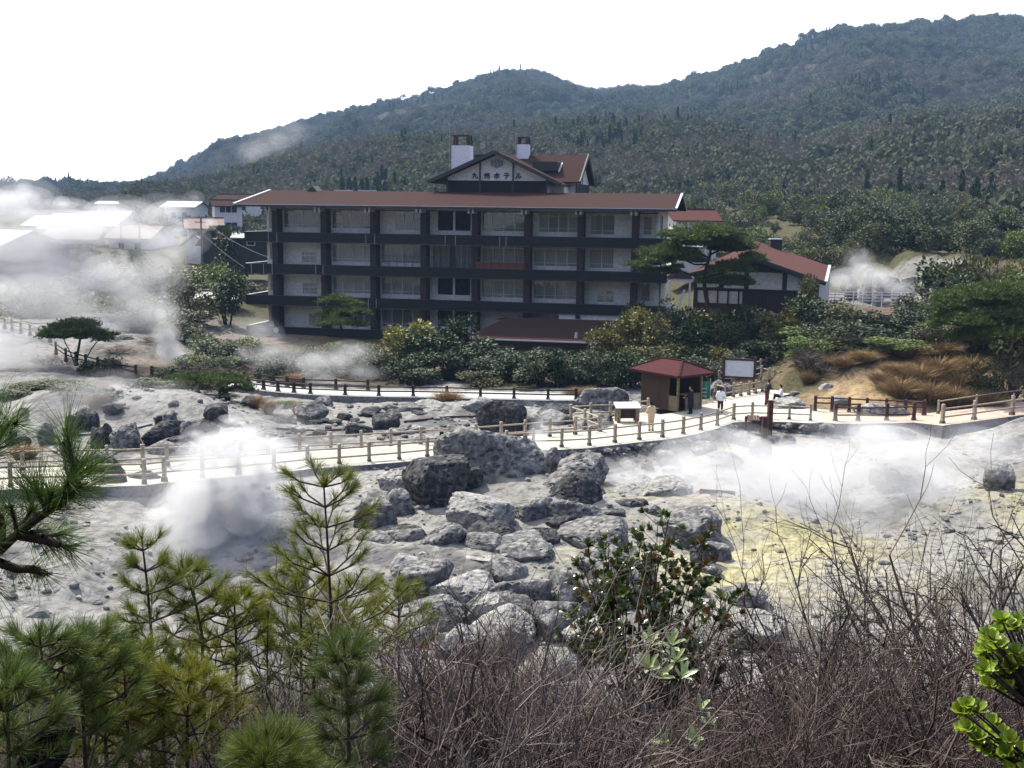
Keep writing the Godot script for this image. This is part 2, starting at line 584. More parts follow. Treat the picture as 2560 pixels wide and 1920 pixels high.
func build_paths() -> void:
	slab("main_path", vs([-25.683, 1, -41.199, -22.386, 1, -41.85, -19.601, 1, -42.744, -17.216, 0.95, -43.389, -14.769, 0.9, -43.98, -14.246, 0.8, -44.886, -13.085, 0.6, -46.329, -11.905, 0.4, -47.808, -10.707, 0.2, -49.403, -9.4507, 0.05, -50.833, -8.091, 0, -51.536, -6.7519, 0, -52.117, -5.3834, 0, -52.71, -4.0881, 0, -53.4, -2.814, 0, -54.013, -1.551, 0, -54.638, -0.23937, 0, -55.278, 1.1211, 0, -55.836, 2.5786, 0, -56.117, 4.0222, 0, -56.595, 5.4123, 0, -57.38, 6.7762, 0, -58.182, 8.0985, 0, -58.894, 9.354, 0, -59.836, 10.508, 0, -61.025, 11.66, 0, -62.376, 12.961, 0, -64.292, 14.131, 0, -64.749, 15.2, 1.776e-15, -64.694, 16.291, 0, -64.64, 17.456, 0, -64.341, 18.216, 0, -64.643, 19.231, 0, -69.302, 17.66, 0, -69.046, 16.565, 0, -70.282, 17.195, 0, -72.473, 18.389, 0, -74.508, 20.058, 0, -76.515, 21.411, 0, -78.597, 21.216, 1.776e-15, -80.273, 20.213, 0, -81.16, 18.941, 0, -80.085, 16.617, 0, -76.594, 14.38, 0, -73.543, 12.234, 0, -70.264, 11.702, 0, -69.341, 10.114, 0, -67.386, 8.9647, 0, -66.623, 8.3312, 0, -67.399, 7.1389, -1.776e-15, -66.496, 5.9773, 0, -65.617, 5.9418, -1.776e-15, -63.083, 5.0927, 0, -61.598, 4.944, 0, -61.705, 3.5209, 0, -60.693, 2.0876, 0, -60.041, 0.74976, 0, -59.515, -0.54282, 0, -58.893, -1.873, 0, -58.278, -3.2603, 0, -57.672, -4.711, 0, -57.173, -6.2088, 0, -56.578, -7.6566, 0, -55.996, -9.1312, 0, -55.519, -10.577, 0.05, -54.818, -11.827, 0.2, -53.311, -12.965, 0.4, -51.624, -14.153, 0.55, -50.202, -15.294, 0.75, -48.679, -16.095, 0.85, -47.878, -17.384, 0.95, -47.138, -19.026, 1, -46.677, -20.73, 1, -46.432, -24.347, 1, -45.641, -28.061, 1, -45.149]), M.path, 0.9)
	slab("side_path", vs([18.216, 0, -64.643, 18.897, 0, -64.312, 20.255, 0, -64.402, 21.995, -1.776e-15, -64.644, 23.523, 0.1, -64.47, 24.449, 0.3, -62.498, 26.575, 0.4, -63.335, 29.321, 0.5, -64.634, 32.771, 0.55, -66.465, 36.526, 0.6, -68.135, 39.02, 0.6, -72.927, 32.457, 0.5, -70.04, 28.587, 0.4, -67.99, 25.219, 0.1, -67.477, 24.292, 1.776e-15, -68.103, 22.046, 0, -68.504, 19.979, 0, -68.925, 19.231, 0, -69.302]), M.path_pink, 0.9)
	slab("far_path", vs([-25.345, 1.776e-15, -77.928, -23.834, 0, -77.865, -22.01, 0, -77.08, -20.056, 1.776e-15, -75.784, -17.703, 0, -74.394, -16.539, 0, -73.635, -15.458, -1.776e-15, -73.051, -14.322, 0, -72.645, -13.172, 0, -72.245, -10.851, 0, -71.941, -8.6446, 0, -71.79, -6.41, 0, -71.801, -4.2219, -1.776e-15, -71.729, -2.0333, 0, -71.501, 0.14172, 0, -71.352, 2.3338, 0, -71.206, 4.1464, 0, -71.341, 4.2963, 0, -74.088, 2.4205, 0, -74.109, 0.14133, 0, -74.436, -2.1255, 1.776e-15, -74.598, -4.3919, 0, -74.591, -6.6578, 0, -74.583, -9.7197, 0, -74.684, -11.908, 0, -74.855, -14.197, 0, -75.37, -15.437, 0, -75.98, -16.598, 0, -76.79, -17.715, -1.776e-15, -77.436, -18.851, 0, -78.093, -20.109, 0, -78.945, -21.343, 1.776e-15, -79.622, -22.546, 0, -79.916, -23.644, 0, -80.021, -24.686, 0, -79.931, -26.075, 0, -80.212]), M.path_grey, 0.45)
	slab("upper_path", vs([18.909, 0.02, -79.952, 19.021, 0.25, -81.776, 18.7, 0.6, -83.077, 18.118, 0.9, -83.935, 20.004, 1.1, -85.623, 20.602, 0.9, -84.851, 21.171, 0.5, -83.363, 21.54, 0.25, -81.587, 21.659, 0.03, -79.542, 20.588, 0.015, -80.315]), M.path_grey, 0.6)
	for r in [vs([-64.982, 1.2, -239.35, -59.154, 1.2, -258.58, -65.806, 1.2, -287.78, -73.591, 1.2, -271.22]), vs([-28.877, -0.2, -118.11, -26.626, -0.2, -121, -28.221, -0.2, -128.32, -29.469, -0.2, -128.15])]:
		slab("road", r, M.path_grey, 0.5)


# ---------------------------------------------------------------- mountains and their woods

func hill(called: String, crest: Array, foot: Array, rows: int, lumps: float, woods: Dictionary, sd: int) -> void:
	var verts := PackedVector3Array()
	var tone := PackedColorArray()
	var idx := PackedInt32Array()
	var fine_cols := (crest.size() - 1) * 10
	var across := []
	for k in fine_cols + 1:
		var f := k / 10.0
		var i := mini(int(f), crest.size() - 2)
		var t := f - i
		var i0 := maxi(i - 1, 0)
		var i3 := mini(i + 2, crest.size() - 1)
		var c: Vector3 = crest[i].cubic_interpolate(crest[i + 1], crest[i0], crest[i3], t)
		var b: Vector3 = foot[i].cubic_interpolate(foot[i + 1], foot[i0], foot[i3], t)
		across.append([c, b])
	var total := rows + 8
	for r in total + 1:
		for k in fine_cols + 1:
			verts.append(hill_point(across, rows, k, r, lumps, sd))
			var v: Vector3 = verts[-1]
			var q := fbm.get_noise_2d(v.x * 0.01, v.z * 0.01)
			tone.append(Color(0.031, 0.031, 0.018).lerp(Color(0.062, 0.052, 0.040), smoothstep(-0.2, 0.3, q)))
	var w := fine_cols + 1
	for r in total:
		for k in fine_cols:
			var a := r * w + k
			idx.append_array(PackedInt32Array([a, a + w + 1, a + 1, a, a + w, a + w + 1]))
	var o := setting(called, smooth_mesh(verts, idx, tone, M.hill))
	var lists := {}
	for s in woods.kinds:
		lists[s] = []
	for n in woods.count:
		var fk := rng.randf() * (fine_cols - 1)
		var fr := pow(rng.randf(), woods.get("bias", 1.0)) * (rows + 3.0)
		if fr > rows + 2.9:
			continue
		var k := int(fk)
		var r := int(fr)
		var a := verts[r * w + k].lerp(verts[r * w + k + 1], fk - k)
		var b := verts[(r + 1) * w + k].lerp(verts[(r + 1) * w + k + 1], fk - k)
		var p := a.lerp(b, fr - r)
		var n1 := fbm.get_noise_2d(p.x * woods.patch + sd * 7.0, p.z * woods.patch)
		var n2 := fbm.get_noise_2d(p.x * woods.patch * 0.7 - 40.0, p.z * woods.patch * 0.7 + sd)
		var s := "broad"
		if n1 > 0.0 + 0.14 * rng.randf():
			s = "bare"
		if n2 > 0.4 and rng.randf() < 0.5 or rng.randf() < 0.003:
			s = "conifer"
		if not lists.has(s):
			s = "broad"
		var size: float = woods.size * rng.randf_range(0.65, 1.35)
		var t := Transform3D(Basis(Vector3.UP, rng.randf() * TAU).scaled(Vector3(1, rng.randf_range(0.75, 1.05), 1) * size), p - Vector3(0, 0.08 * size, 0))
		var c: Color
		if s == "broad":
			c = Color(0.051, 0.060, 0.035).lerp(Color(0.077, 0.084, 0.049), rng.randf())
			if rng.randf() < 0.15:
				c = c.lerp(Color(0.106, 0.104, 0.057), rng.randf())
		elif s == "bare":
			c = Color(0.077, 0.070, 0.051).lerp(Color(0.099, 0.092, 0.070), rng.randf())
		else:
			c = Color(0.018, 0.028, 0.018).lerp(Color(0.025, 0.036, 0.021), rng.randf())
			t.basis = t.basis.scaled(Vector3(0.72, 0.8, 0.72))
		lists[s].append([t, c])
	var f := Node3D.new()
	f.name = numbered("forest")
	tag(f, woods.label, "forest", "", "stuff")
	add_child(f)
	for s in lists:
		if lists[s].is_empty():
			continue
		var mm := MultiMesh.new()
		mm.transform_format = MultiMesh.TRANSFORM_3D
		mm.use_colors = true
		mm.mesh = far_tree(s)
		mm.instance_count = lists[s].size()
		for k in lists[s].size():
			mm.set_instance_transform(k, lists[s][k][0])
			mm.set_instance_color(k, lists[s][k][1])
		var mi := MultiMeshInstance3D.new()
		mi.name = s + "_trees" if s != "broad" else "evergreen_trees"
		mi.multimesh = mm
		f.add_child(mi, true)


func hill_point(across: Array, rows: int, k: int, r: int, lumps: float, sd: int) -> Vector3:
	var c: Vector3 = across[k][0]
	var b: Vector3 = across[k][1]
	var t := float(r) / rows
	var p: Vector3
	if t <= 1.0:
		p = b.lerp(c, t)
		p.y = lerpf(b.y, c.y, pow(t, 1.15))
		var bulge := fbm.get_noise_3d(p.x * 0.009 + sd, p.y * 0.02, p.z * 0.009) * 1.6 + 0.6 * fbm.get_noise_3d(p.x * 0.03, sd, p.z * 0.03)
		p.y += lumps * bulge * sin(PI * minf(t * 0.96, 1.0))
	else:
		p = b.lerp(c, t)
		p.y = c.y - (t - 1.0) * (c.y - b.y) * 0.9
	return p


# tree tops as they show from afar: lumpy crowns of leaf faces, pointed conifers, thin grey bare ones
func far_tree(s: String) -> ArrayMesh:
	if mesh_store.has(s):
		return mesh_store[s]
	var r := RandomNumberGenerator.new()
	r.seed = hash(s)
	var mb := MB.new()
	var count: int = {"broad": 210, "bare": 130, "conifer": 150}[s]
	for k in count:
		var p: Vector3
		var nrm: Vector3
		var size := 0.2
		if s == "conifer":
			var h := pow(r.randf(), 1.3)
			var a := r.randf() * TAU
			var rad := (1.0 - h) * 0.42 * r.randf_range(0.6, 1.1)
			p = Vector3(cos(a) * rad, h * 1.9, sin(a) * rad)
			nrm = Vector3(cos(a), 0.5, sin(a)).normalized()
			size = 0.12
		else:
			var lobe := k % 6
			var a := lobe * 1.1 + 0.3
			var centre := Vector3(cos(a) * 0.24, 0.55 + 0.12 * sin(lobe * 2.3), sin(a) * 0.24) if lobe < 5 else Vector3(0, 0.78, 0)
			var q := Vector3(r.randfn(), absf(r.randfn()) * 0.9 - 0.25, r.randfn()).normalized()
			p = centre + q * (0.3 + 0.06 * r.randfn())
			nrm = (q + 0.6 * Vector3(r.randfn(), r.randfn(), r.randfn())).normalized()
			size = 0.115 if s == "broad" else 0.1
		var side := nrm.cross(Vector3(r.randfn(), r.randfn(), r.randfn())).normalized() * size
		var up := side.cross(nrm).normalized() * size * r.randf_range(0.6, 1.1)
		mb.tint(Color.WHITE.darkened(r.randf() * 0.3))
		if s == "bare":
			side *= 0.35
			up *= 2.0
		mb.tri(p - side, p + side * r.randf_range(0.6, 1.0), p + up)
		mb.tri(p - side, p - up * r.randf_range(0.4, 0.9), p + side)
	mesh_store[s] = mb.done(M.forest)
	return mesh_store[s]


func build_hills() -> void:
	hill("mountain", vs([-1471.3, 37.79, -1500, -1260.7, 32.57, -1500, -1049.3, 32.56, -1500, -890.86, 31.9, -1500, -758.54, 35.08, -1500, -679.28, 35.53, -1500, -626.92, 36.69, -1500, -590.23, 30.9, -1500, -571.41, 26.44, -1500, -539.31, 35.16, -1500, -513.25, 35.78, -1488.9, -472.14, 38, -1426.8, -416.94, 45.54, -1339.3, -358.84, 53.7, -1240.7, -308.74, 65.2, -1149.9, -273.76, 77.35, -1141.5, -234.83, 86.54, -1131.9, -186.79, 97, -1119.8, -139.85, 108.7, -1107.7, -95.035, 118.9, -1107, -51.703, 131.6, -1126.2, -24.671, 142.4, -1137.8, -6.6031, 146.6, -1145.5, 20.895, 145.9, -1150, 39.728, 140.7, -1150, 63.037, 132.8, -1150, 85.91, 128.4, -1150, 104.62, 131, -1150, 131.35, 129.4, -1142.5, 147.59, 130.8, -1124.9, 170.2, 136.9, -1099, 191.62, 140.1, -1073.1, 205.37, 144.9, -1055.5, 236.43, 156.6, -1012.4, 272.27, 167.9, -997.92, 291.6, 170.9, -996.48, 330.3, 172.6, -993.58, 368.36, 174.9, -990.7, 406.54, 176.5, -987.8, 443.38, 175.5, -985, 509.03, 169.7, -980, 607.24, 153.5, -972.5, 737.51, 124.6, -962.5, 897.41, 93.06, -950]), vs([-411.97, 8, -420, -352.99, 8, -420, -293.81, 8, -420, -249.44, 8, -420, -212.39, 8, -420, -190.2, 8, -420, -175.54, 8, -420, -165.26, 8, -420, -159.99, 8, -420, -151.01, 8, -420, -144.87, 8.14, -420.23, -139.49, 8.92, -421.53, -131.8, 10.02, -423.37, -123.05, 11.26, -425.43, -114.74, 12.42, -427.37, -103.13, 14.03, -430, -89.213, 15.5, -430, -71.726, 17.36, -430, -54.29, 19.22, -430, -36.915, 21.07, -430, -19.741, 22.91, -430, -9.3234, 24.03, -430, -2.4787, 24.77, -430, 7.813, 25.87, -430, 14.855, 26.62, -430, 23.57, 27.55, -430, 32.123, 28.46, -430, 39.12, 29.22, -430, 49.38, 30, -429.5, 56.197, 30, -428.32, 66.066, 30, -426.6, 75.868, 30, -424.88, 82.438, 30, -423.7, 98.28, 30, -420.82, 114.36, 30, -419.17, 122.49, 30, -418.59, 138.77, 30, -417.43, 154.78, 30, -416.28, 170.85, 30, -415.12, 186.36, 30, -414, 214, 30, -412, 255.38, 30, -409, 310.33, 30, -405, 377.86, 30, -400]), 34, 14.0, {"kinds": ["broad", "bare", "conifer"], "count": 24000, "size": 6.0, "patch": 0.006, "label": "hazy wooded mountain ridge on the skyline behind everything"}, 1)
	hill("hill", vs([31.506, 25.09, -420, 48.918, 29.13, -445, 68.067, 32.72, -470, 86.724, 37.29, -492.5, 100.36, 40.83, -508, 119.19, 43.99, -522.42, 135.94, 46.3, -527.58, 158.96, 51.22, -534.55, 182.9, 56.06, -541.64, 219.46, 60.7, -552.12, 247.34, 68.72, -560, 274.08, 74.34, -560, 312.7, 76.7, -560, 390.95, 71.97, -560, 509.73, 58.21, -560]), vs([15.003, 4, -200, 21.711, 4.25, -197.5, 28.241, 4.5, -195, 33.941, 4.725, -192.75, 37.775, 4.88, -191.2, 43.071, 5.182, -188.79, 47.981, 5.568, -186.21, 54.337, 6.091, -182.73, 60.506, 6.623, -179.18, 69.137, 7.409, -173.94, 75.085, 8, -170, 82.18, 8, -167.91, 92.094, 8, -164.93, 110.97, 8, -158.96, 136.54, 8, -150]), 30, 9.0, {"kinds": ["broad", "bare", "conifer"], "count": 13000, "size": 5.4, "patch": 0.012, "label": "mixed evergreen and bare wood on the right-hand hillside"}, 2)
	hill("hill", vs([-111.29, 12.14, -330, -108.74, 13.95, -348.15, -105.69, 15.66, -364.48, -102.95, 17.04, -376.67, -96.268, 21.81, -400.06, -83.834, 25.24, -402.82, -67.95, 29.48, -406.3, -51.84, 32.93, -409.78, -35.489, 34.73, -413.26, -19.016, 35.7, -416.71, -2.14, 37.69, -420.19, 14.982, 40.43, -423.67, 28.741, 42.53, -426.43, 41.009, 43.58, -428.86, 56.43, 41.73, -414.4, 69.181, 38.39, -391.2, 79.294, 33.46, -370, 87.524, 27.04, -350, 94.41, 20.62, -330]), vs([-72.507, 4, -215, -66.859, 3.905, -214.05, -61.825, 3.82, -213.2, -58.099, 3.757, -212.57, -50.852, 3.632, -211.32, -43.721, 3.508, -210.08, -35.12, 3.561, -210, -26.566, 3.626, -210, -18.034, 3.69, -210, -9.583, 3.754, -210, -1.0695, 3.818, -210, 7.4261, 3.883, -210, 14.154, 3.934, -210, 20.081, 3.979, -210, 28.702, 4.312, -210.78, 37.48, 4.776, -211.94, 45.648, 5.2, -213, 53.514, 5.6, -214, 61.51, 6, -215]), 22, 5.0, {"kinds": ["broad", "bare", "conifer"], "count": 9500, "size": 4.6, "patch": 0.016, "label": "dense evergreen wood on the low hill right behind the hotel"}, 3)
	# the wooded hillside the viewer stands on goes on behind; window glass mirrors it
	hill("hill", [Vector3(330, 70, 150), Vector3(260, 90, 230), Vector3(150, 105, 260), Vector3(30, 110, 265), Vector3(-90, 100, 260), Vector3(-200, 85, 230), Vector3(-290, 60, 160)], [Vector3(120, 24, 30), Vector3(90, 29, 48), Vector3(50, 32, 56), Vector3(10, 33, 58), Vector3(-30, 32, 56), Vector3(-70, 29, 48), Vector3(-110, 22, 30)], 14, 4.0, {"kinds": ["broad", "bare", "conifer"], "count": 2600, "size": 9.0, "patch": 0.012, "label": "evergreen wood on the hillside behind the viewpoint"}, 4)


# ---------------------------------------------------------------- the hotel (x along the front, y up, z out of the front)

func frame_window(parent: Node, x0: float, x1: float, y0: float, y1: float, z: float, panes: int, transom: float, inside: String, low_rail := 0.0, sash_mat: Material = null) -> void:
	var sm: Material = sash_mat if sash_mat else M.sash
	var f := MB.new()
	var t := 0.055
	f.box(Vector3(x0, y0, z - 0.06), Vector3(x1, y0 + t, z + 0.05))
	f.box(Vector3(x0, y1 - t, z - 0.06), Vector3(x1, y1, z + 0.05))
	f.box(Vector3(x0, y0 + t, z - 0.06), Vector3(x0 + t, y1 - t, z + 0.05))
	f.box(Vector3(x1 - t, y0 + t, z - 0.06), Vector3(x1, y1 - t, z + 0.05))
	var w := (x1 - x0) / panes
	var ends := [y0 + t, y1 - t]
	if transom > 0.0:
		ends = [y0 + t, y1 - transom, y1 - t]
		f.box(Vector3(x0 + t, y1 - transom - 0.03, z - 0.05), Vector3(x1 - t, y1 - transom + 0.03, z + 0.045))
	for k in range(1, panes):
		var x := x0 + w * k
		f.box(Vector3(x - 0.03, y0 + t, z - 0.045), Vector3(x + 0.03, y1 - t, z + 0.04))
	if low_rail > 0.0:
		f.box(Vector3(x0 + t, y0 + low_rail, z + 0.052), Vector3(x1 - t, y0 + low_rail + 0.035, z + 0.09))
	var win := part("window", f.done(sm), parent)
	for k in panes:
		for j in ends.size() - 1:
			var g := MB.new()
			var a := Vector3(x0 + w * k + 0.03, ends[j], z)
			var b := Vector3(x0 + w * (k + 1) - 0.03, ends[j + 1], z)
			g.quad(a, Vector3(b.x, a.y, z), b, Vector3(a.x, b.y, z))
			part("pane", g.done(M.glass), win)
	# curtains hang in folds a hand's width behind the glass
	var spans := []
	match inside:
		"drawn":
			spans = [[x0 + 0.05, x1 - 0.05]]
		"half":
			spans = [[x0 + 0.05, x0 + (x1 - x0) * 0.24], [x1 - (x1 - x0) * 0.3, x1 - 0.05]]
		"left":
			spans = [[x0 + 0.05, x0 + (x1 - x0) * 0.25]]
	for s in spans:
		var c := MB.new()
		var n := int((s[1] - s[0]) / 0.09)
		for k in n:
			var xa: float = lerpf(s[0], s[1], float(k) / n)
			var xb: float = lerpf(s[0], s[1], float(k + 1) / n)
			var za := z - 0.2 - 0.03 * (k % 2)
			var zb := z - 0.2 - 0.03 * ((k + 1) % 2)
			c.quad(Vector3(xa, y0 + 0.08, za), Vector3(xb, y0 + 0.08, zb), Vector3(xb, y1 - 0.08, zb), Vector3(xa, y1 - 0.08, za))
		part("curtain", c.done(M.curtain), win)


# the white panel of one bay, with a hole for its window
func bay_wall(parent: Node, x0: float, x1: float, y0: float, y1: float, z: float, hole: Array) -> void:
	var b := MB.new()
	var z0 := z - 0.14
	if hole.is_empty():
		b.box(Vector3(x0, y0, z0), Vector3(x1, y1, z))
	else:
		var hx0: float = hole[0]
		var hx1: float = hole[1]
		var hy0: float = hole[2]
		var hy1: float = hole[3]
		if hx0 - x0 > 0.01:
			b.box(Vector3(x0, y0, z0), Vector3(hx0, y1, z))
		if x1 - hx1 > 0.01:
			b.box(Vector3(hx1, y0, z0), Vector3(x1, y1, z))
		if hy0 - y0 > 0.01:
			b.box(Vector3(hx0, y0, z0), Vector3(hx1, hy0, z))
		if y1 - hy1 > 0.01:
			b.box(Vector3(hx0, hy1, z0), Vector3(hx1, y1, z))
	part("wall_panel", b.done(M.plaster), parent)


func roof_sheet(mb: MB, a: Vector3, b: Vector3, c: Vector3, d: Vector3, thick: float) -> void:
	# a, b along the eave, c, d along the ridge, counter-clockwise from above
	var dn := Vector3(0, -thick, 0)
	mb.quad(a, b, c, d)
	mb.quad(d + dn, c + dn, b + dn, a + dn)
	mb.quad(a + dn, b + dn, b, a)
	mb.quad(b + dn, c + dn, c, b)
	mb.quad(c + dn, d + dn, d, c)
	mb.quad(d + dn, a + dn, a, d)


func build_hotel() -> void:
	var h := thing("hotel", "long four-storey hotel with dark balcony bands and brown roof", "building", Vector3(-23.497, 0, -111.93), "", -deg_to_rad(11.49))
	var bay := 5.07
	var zw := -0.8
	var x_left := -1.45
	var x_right := 37.6
	# shell: end walls, back wall, floors
	var b := MB.new()
	b.box(Vector3(x_left, -2.5, -12.8), Vector3(x_left + 0.25, 12.3, zw - 0.14))
	part("end_wall", b.done(M.plaster), h)
	b = MB.new()
	b.box(Vector3(x_right - 0.25, -2.5, -12.8), Vector3(x_right, 12.3, zw + 0.3))
	part("end_wall", b.done(M.plaster), h)
	b = MB.new()
	b.box(Vector3(x_left + 0.25, -2.5, -12.8), Vector3(x_right - 0.25, 12.3, -12.5))
	part("back_wall", b.done(M.plaster), h)
	b = MB.new()
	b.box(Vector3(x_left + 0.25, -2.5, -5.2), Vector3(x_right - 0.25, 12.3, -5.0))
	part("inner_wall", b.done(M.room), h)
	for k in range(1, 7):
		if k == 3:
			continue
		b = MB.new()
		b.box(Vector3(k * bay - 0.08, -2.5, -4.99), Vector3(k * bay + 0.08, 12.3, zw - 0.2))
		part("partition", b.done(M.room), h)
	for r in 4:
		var top := 9.73 - 3.1 * r
		b = MB.new()
		b.box(Vector3(-2.86, top - 0.98, -12.4), Vector3(38.5, top - 0.72, 1.14))
		part("floor_slab", b.done(M.beam), h)
		# parapet: five lapped boards and a cap, returning round the left end
		var par := MB.new()
		for k in 5:
			var y0 := top - 0.94 + k * 0.18
			var o := 0.03 * (1.0 if k % 2 else 0.55)
			par.box(Vector3(-2.88 - o, y0, 1.15), Vector3(38.6, y0 + 0.165, 1.2 + o))
			par.box(Vector3(-2.88 - o, y0, -11.5), Vector3(-2.82, y0 + 0.165, 1.149))
		par.box(Vector3(-2.86, top - 0.95, 1.1), Vector3(38.55, top - 0.03, 1.148))
		par.box(Vector3(-2.818, top - 0.95, -11.5), Vector3(-2.78, top - 0.03, 1.099))
		part("parapet", par.done(M.cladding), h)
		var cap := MB.new()
		cap.box(Vector3(-2.93, top - 0.028, 1.08), Vector3(38.62, top + 0.015, 1.25))
		part("parapet_cap", cap.done(M.trim), h)
		cap = MB.new()
		cap.box(Vector3(-2.95, top - 0.028, -11.5), Vector3(-2.72, top + 0.018, 1.07))
		part("parapet_cap", cap.done(M.metal_pale), h)
		if r < 3:
			var pip: Array = [[-0.33, 0.56, 9.7, 10.6, 17.6, 18.6, 22.9, 23.5], [-2.2, -0.9, 0.0, 4.55, 5.3], [4.7, 5.6, 9.9, 10.7]][r]
			for x in pip:
				b = MB.new()
				b.tube(Vector3(x, top - 0.95, 1.29), Vector3(x, top - 0.05, 1.29), 0.022, 0.022, 5)
				part("drain_pipe", b.done(M.metal_pale), h)
	# columns: brown fins from the ground to the eave
	for k in 8:
		b = MB.new()
		var x := k * bay
		b.box(Vector3(x - 0.3, -2.5, zw - 0.15), Vector3(x + 0.3, 12.0, 0.5))
		part("column", b.done(M.column), h)
		# twin beam ends under the eave
		for s in [-0.34, 0.06]:
			b = MB.new()
			b.box(Vector3(x + s, 11.78, 0.51), Vector3(x + s + 0.2, 12.22, 2.05))
			part("beam_end", b.done(M.beam), h)
	b = MB.new()
	b.box(Vector3(x_left, 12.01, zw - 0.14), Vector3(x_right, 12.24, 0.45))
	part("eave_beam", b.done(M.soffit), h)
	b = MB.new()
	b.box(Vector3(x_left, 11.93, 0.46), Vector3(x_right, 12.0, 0.54))
	part("eave_strip", b.done(M.trim), h)
	# bays: what each one shows, floor by floor from the top
	var looks := [
		["w4", "w4", "r3", "louver", "w4half", "w4half2", "l2", ""],
		["small", "w4d", "w4rail", "doors", "w4orange", "w4d", "l2d", ""],
		["small", "w4d", "w4d", "louver", "w4d", "w4d", "small", ""],
		["small2", "w4k", "w4k", "louver", "blank", "blank", "blank", ""],
	]
	for r in 4:
		var y0 := 9.73 - 3.1 * r - 0.715
		var y1 := y0 + (2.94 if r == 0 else 2.82)
		for k in 7:
			var x0 := k * bay + 0.3
			var x1 := (k + 1) * bay - 0.3
			var sill := 9.73 - 3.1 * r + 0.42
			var head := sill + 1.78
			match looks[r][k]:
				"w4":
					bay_wall(h, x0, x1, y0, y1, zw, [x0 + 0.1, x1 - 0.3, sill, head])
					frame_window(h, x0 + 0.1, x1 - 0.3, sill, head, zw - 0.05, 4, 0.3, "", 0.3)
				"w4half":
					bay_wall(h, x0, x1, y0, y1, zw, [x0 + 0.08, x1 - 0.05, sill - 0.05, head])
					frame_window(h, x0 + 0.08, x1 - 0.05, sill - 0.05, head, zw - 0.05, 4, 0.28, "left", 0.35)
				"w4half2":
					bay_wall(h, x0, x1, y0, y1, zw, [x0 + 0.55, x1 - 0.1, sill - 0.05, head])
					frame_window(h, x0 + 0.55, x1 - 0.1, sill - 0.05, head, zw - 0.05, 4, 0.28, "half", 0.35)
				"w4d", "w4rail", "w4orange":
					bay_wall(h, x0, x1, y0, y1, zw, [x0 + 0.12, x1 - 0.06, sill - 0.18, head])
					frame_window(h, x0 + 0.12, x1 - 0.06, sill - 0.18, head, zw - 0.05, 4, 0.3, "drawn", 0.32)
				"w4k":
					bay_wall(h, x0, x1, y0, y1, zw, [x0 + 0.12, x1 - 0.06, sill - 0.28, head])
					frame_window(h, x0 + 0.12, x1 - 0.06, sill - 0.28, head, zw - 0.05, 4, 0.3, "half", 0.32)
				"r3":
					bay_wall(h, x0, x1, y0, y1, zw, [x0 + 1.5, x1 - 0.05, sill - 0.1, head])
					frame_window(h, x0 + 1.5, x1 - 0.05, sill - 0.1, head, zw - 0.05, 3, 0.3, "", 0.0)
				"l2":
					bay_wall(h, x0, x1, y0, y1, zw, [x0 + 0.4, x0 + 2.75, sill - 0.2, head - 0.1])
					frame_window(h, x0 + 0.4, x0 + 2.75, sill - 0.2, head - 0.1, zw - 0.05, 2, 0.0, "left", 0.36)
				"l2d":
					bay_wall(h, x0, x1, y0, y1, zw, [x0 + 0.4, x0 + 2.75, sill - 0.25, head])
					frame_window(h, x0 + 0.4, x0 + 2.75, sill - 0.25, head, zw - 0.05, 2, 0.25, "drawn", 0.4)
				"small", "small2":
					var s := 1.95 if looks[r][k] == "small" else 2.6
					if k == 6:
						s = 1.2
					bay_wall(h, x0, x1, y0, y1, zw, [x0 + s, x0 + s + 1.65, 9.73 - 3.1 * r + 0.08, 9.73 - 3.1 * r + 1.22])
					frame_window(h, x0 + s, x0 + s + 1.65, 9.73 - 3.1 * r + 0.08, 9.73 - 3.1 * r + 1.22, zw - 0.05, 2, 0.45, "drawn", 0.25)
				"louver":
					var base := 9.73 - 3.1 * r
					bay_wall(h, x0, x0 + 0.78, y0, y1, zw, [])
					bay_wall(h, x1 - 0.42, x1, y0, y1, zw, [])
					bay_wall(h, x0 + 0.78, x1 - 0.42, y0, base + 0.38, zw, [])
					b = MB.new()
					var mid := (x0 + 0.78 + x1 - 0.42) * 0.5
					b.box(Vector3(mid - 0.1, base + 0.381, zw - 0.12), Vector3(mid + 0.1, y1, zw + 0.02))
					part("mullion", b.done(M.plaster), h)
					for side in [[x0 + 0.79, mid - 0.11], [mid + 0.11, x1 - 0.43]]:
						var lou := Node3D.new()
						lou.name = "louver_screen"
						h.add_child(lou, true)
						b = MB.new()
						b.box(Vector3(side[0], base + 0.382, zw - 0.3), Vector3(side[1], y1, zw - 0.26))
						part("backing", b.done(M.louver), lou)
						var n := 9
						for q in n:
							b = MB.new()
							var x := lerpf(side[0] + 0.06, side[1] - 0.06, float(q) / (n - 1))
							b.box(Vector3(x - 0.022, base + 0.39, zw - 0.14), Vector3(x + 0.022, y1 - 0.01, zw - 0.05))
							part("slat", b.done(M.dark_wood), lou)
				"doors":
					var base := 9.73 - 3.1 * r - 0.7
					bay_wall(h, x0, x0 + 0.25, y0, y1, zw, [])
					bay_wall(h, x1 - 0.15, x1, y0, y1, zw, [])
					b = MB.new()
					b.box(Vector3(x0 + 1.95, base, zw - 0.16), Vector3(x0 + 2.55, y1, zw - 0.02))
					part("door_pier", b.done(M.brown_wood), h)
					frame_window(h, x0 + 0.26, x0 + 1.94, base, y1 - 0.02, zw - 0.06, 3, 0.0, "", 0.0, M.beam)
					frame_window(h, x0 + 2.56, x1 - 0.16, base, y1 - 0.02, zw - 0.06, 3, 0.0, "", 0.0, M.beam)
				"blank":
					bay_wall(h, x0, x1, y0, y1, zw, [])
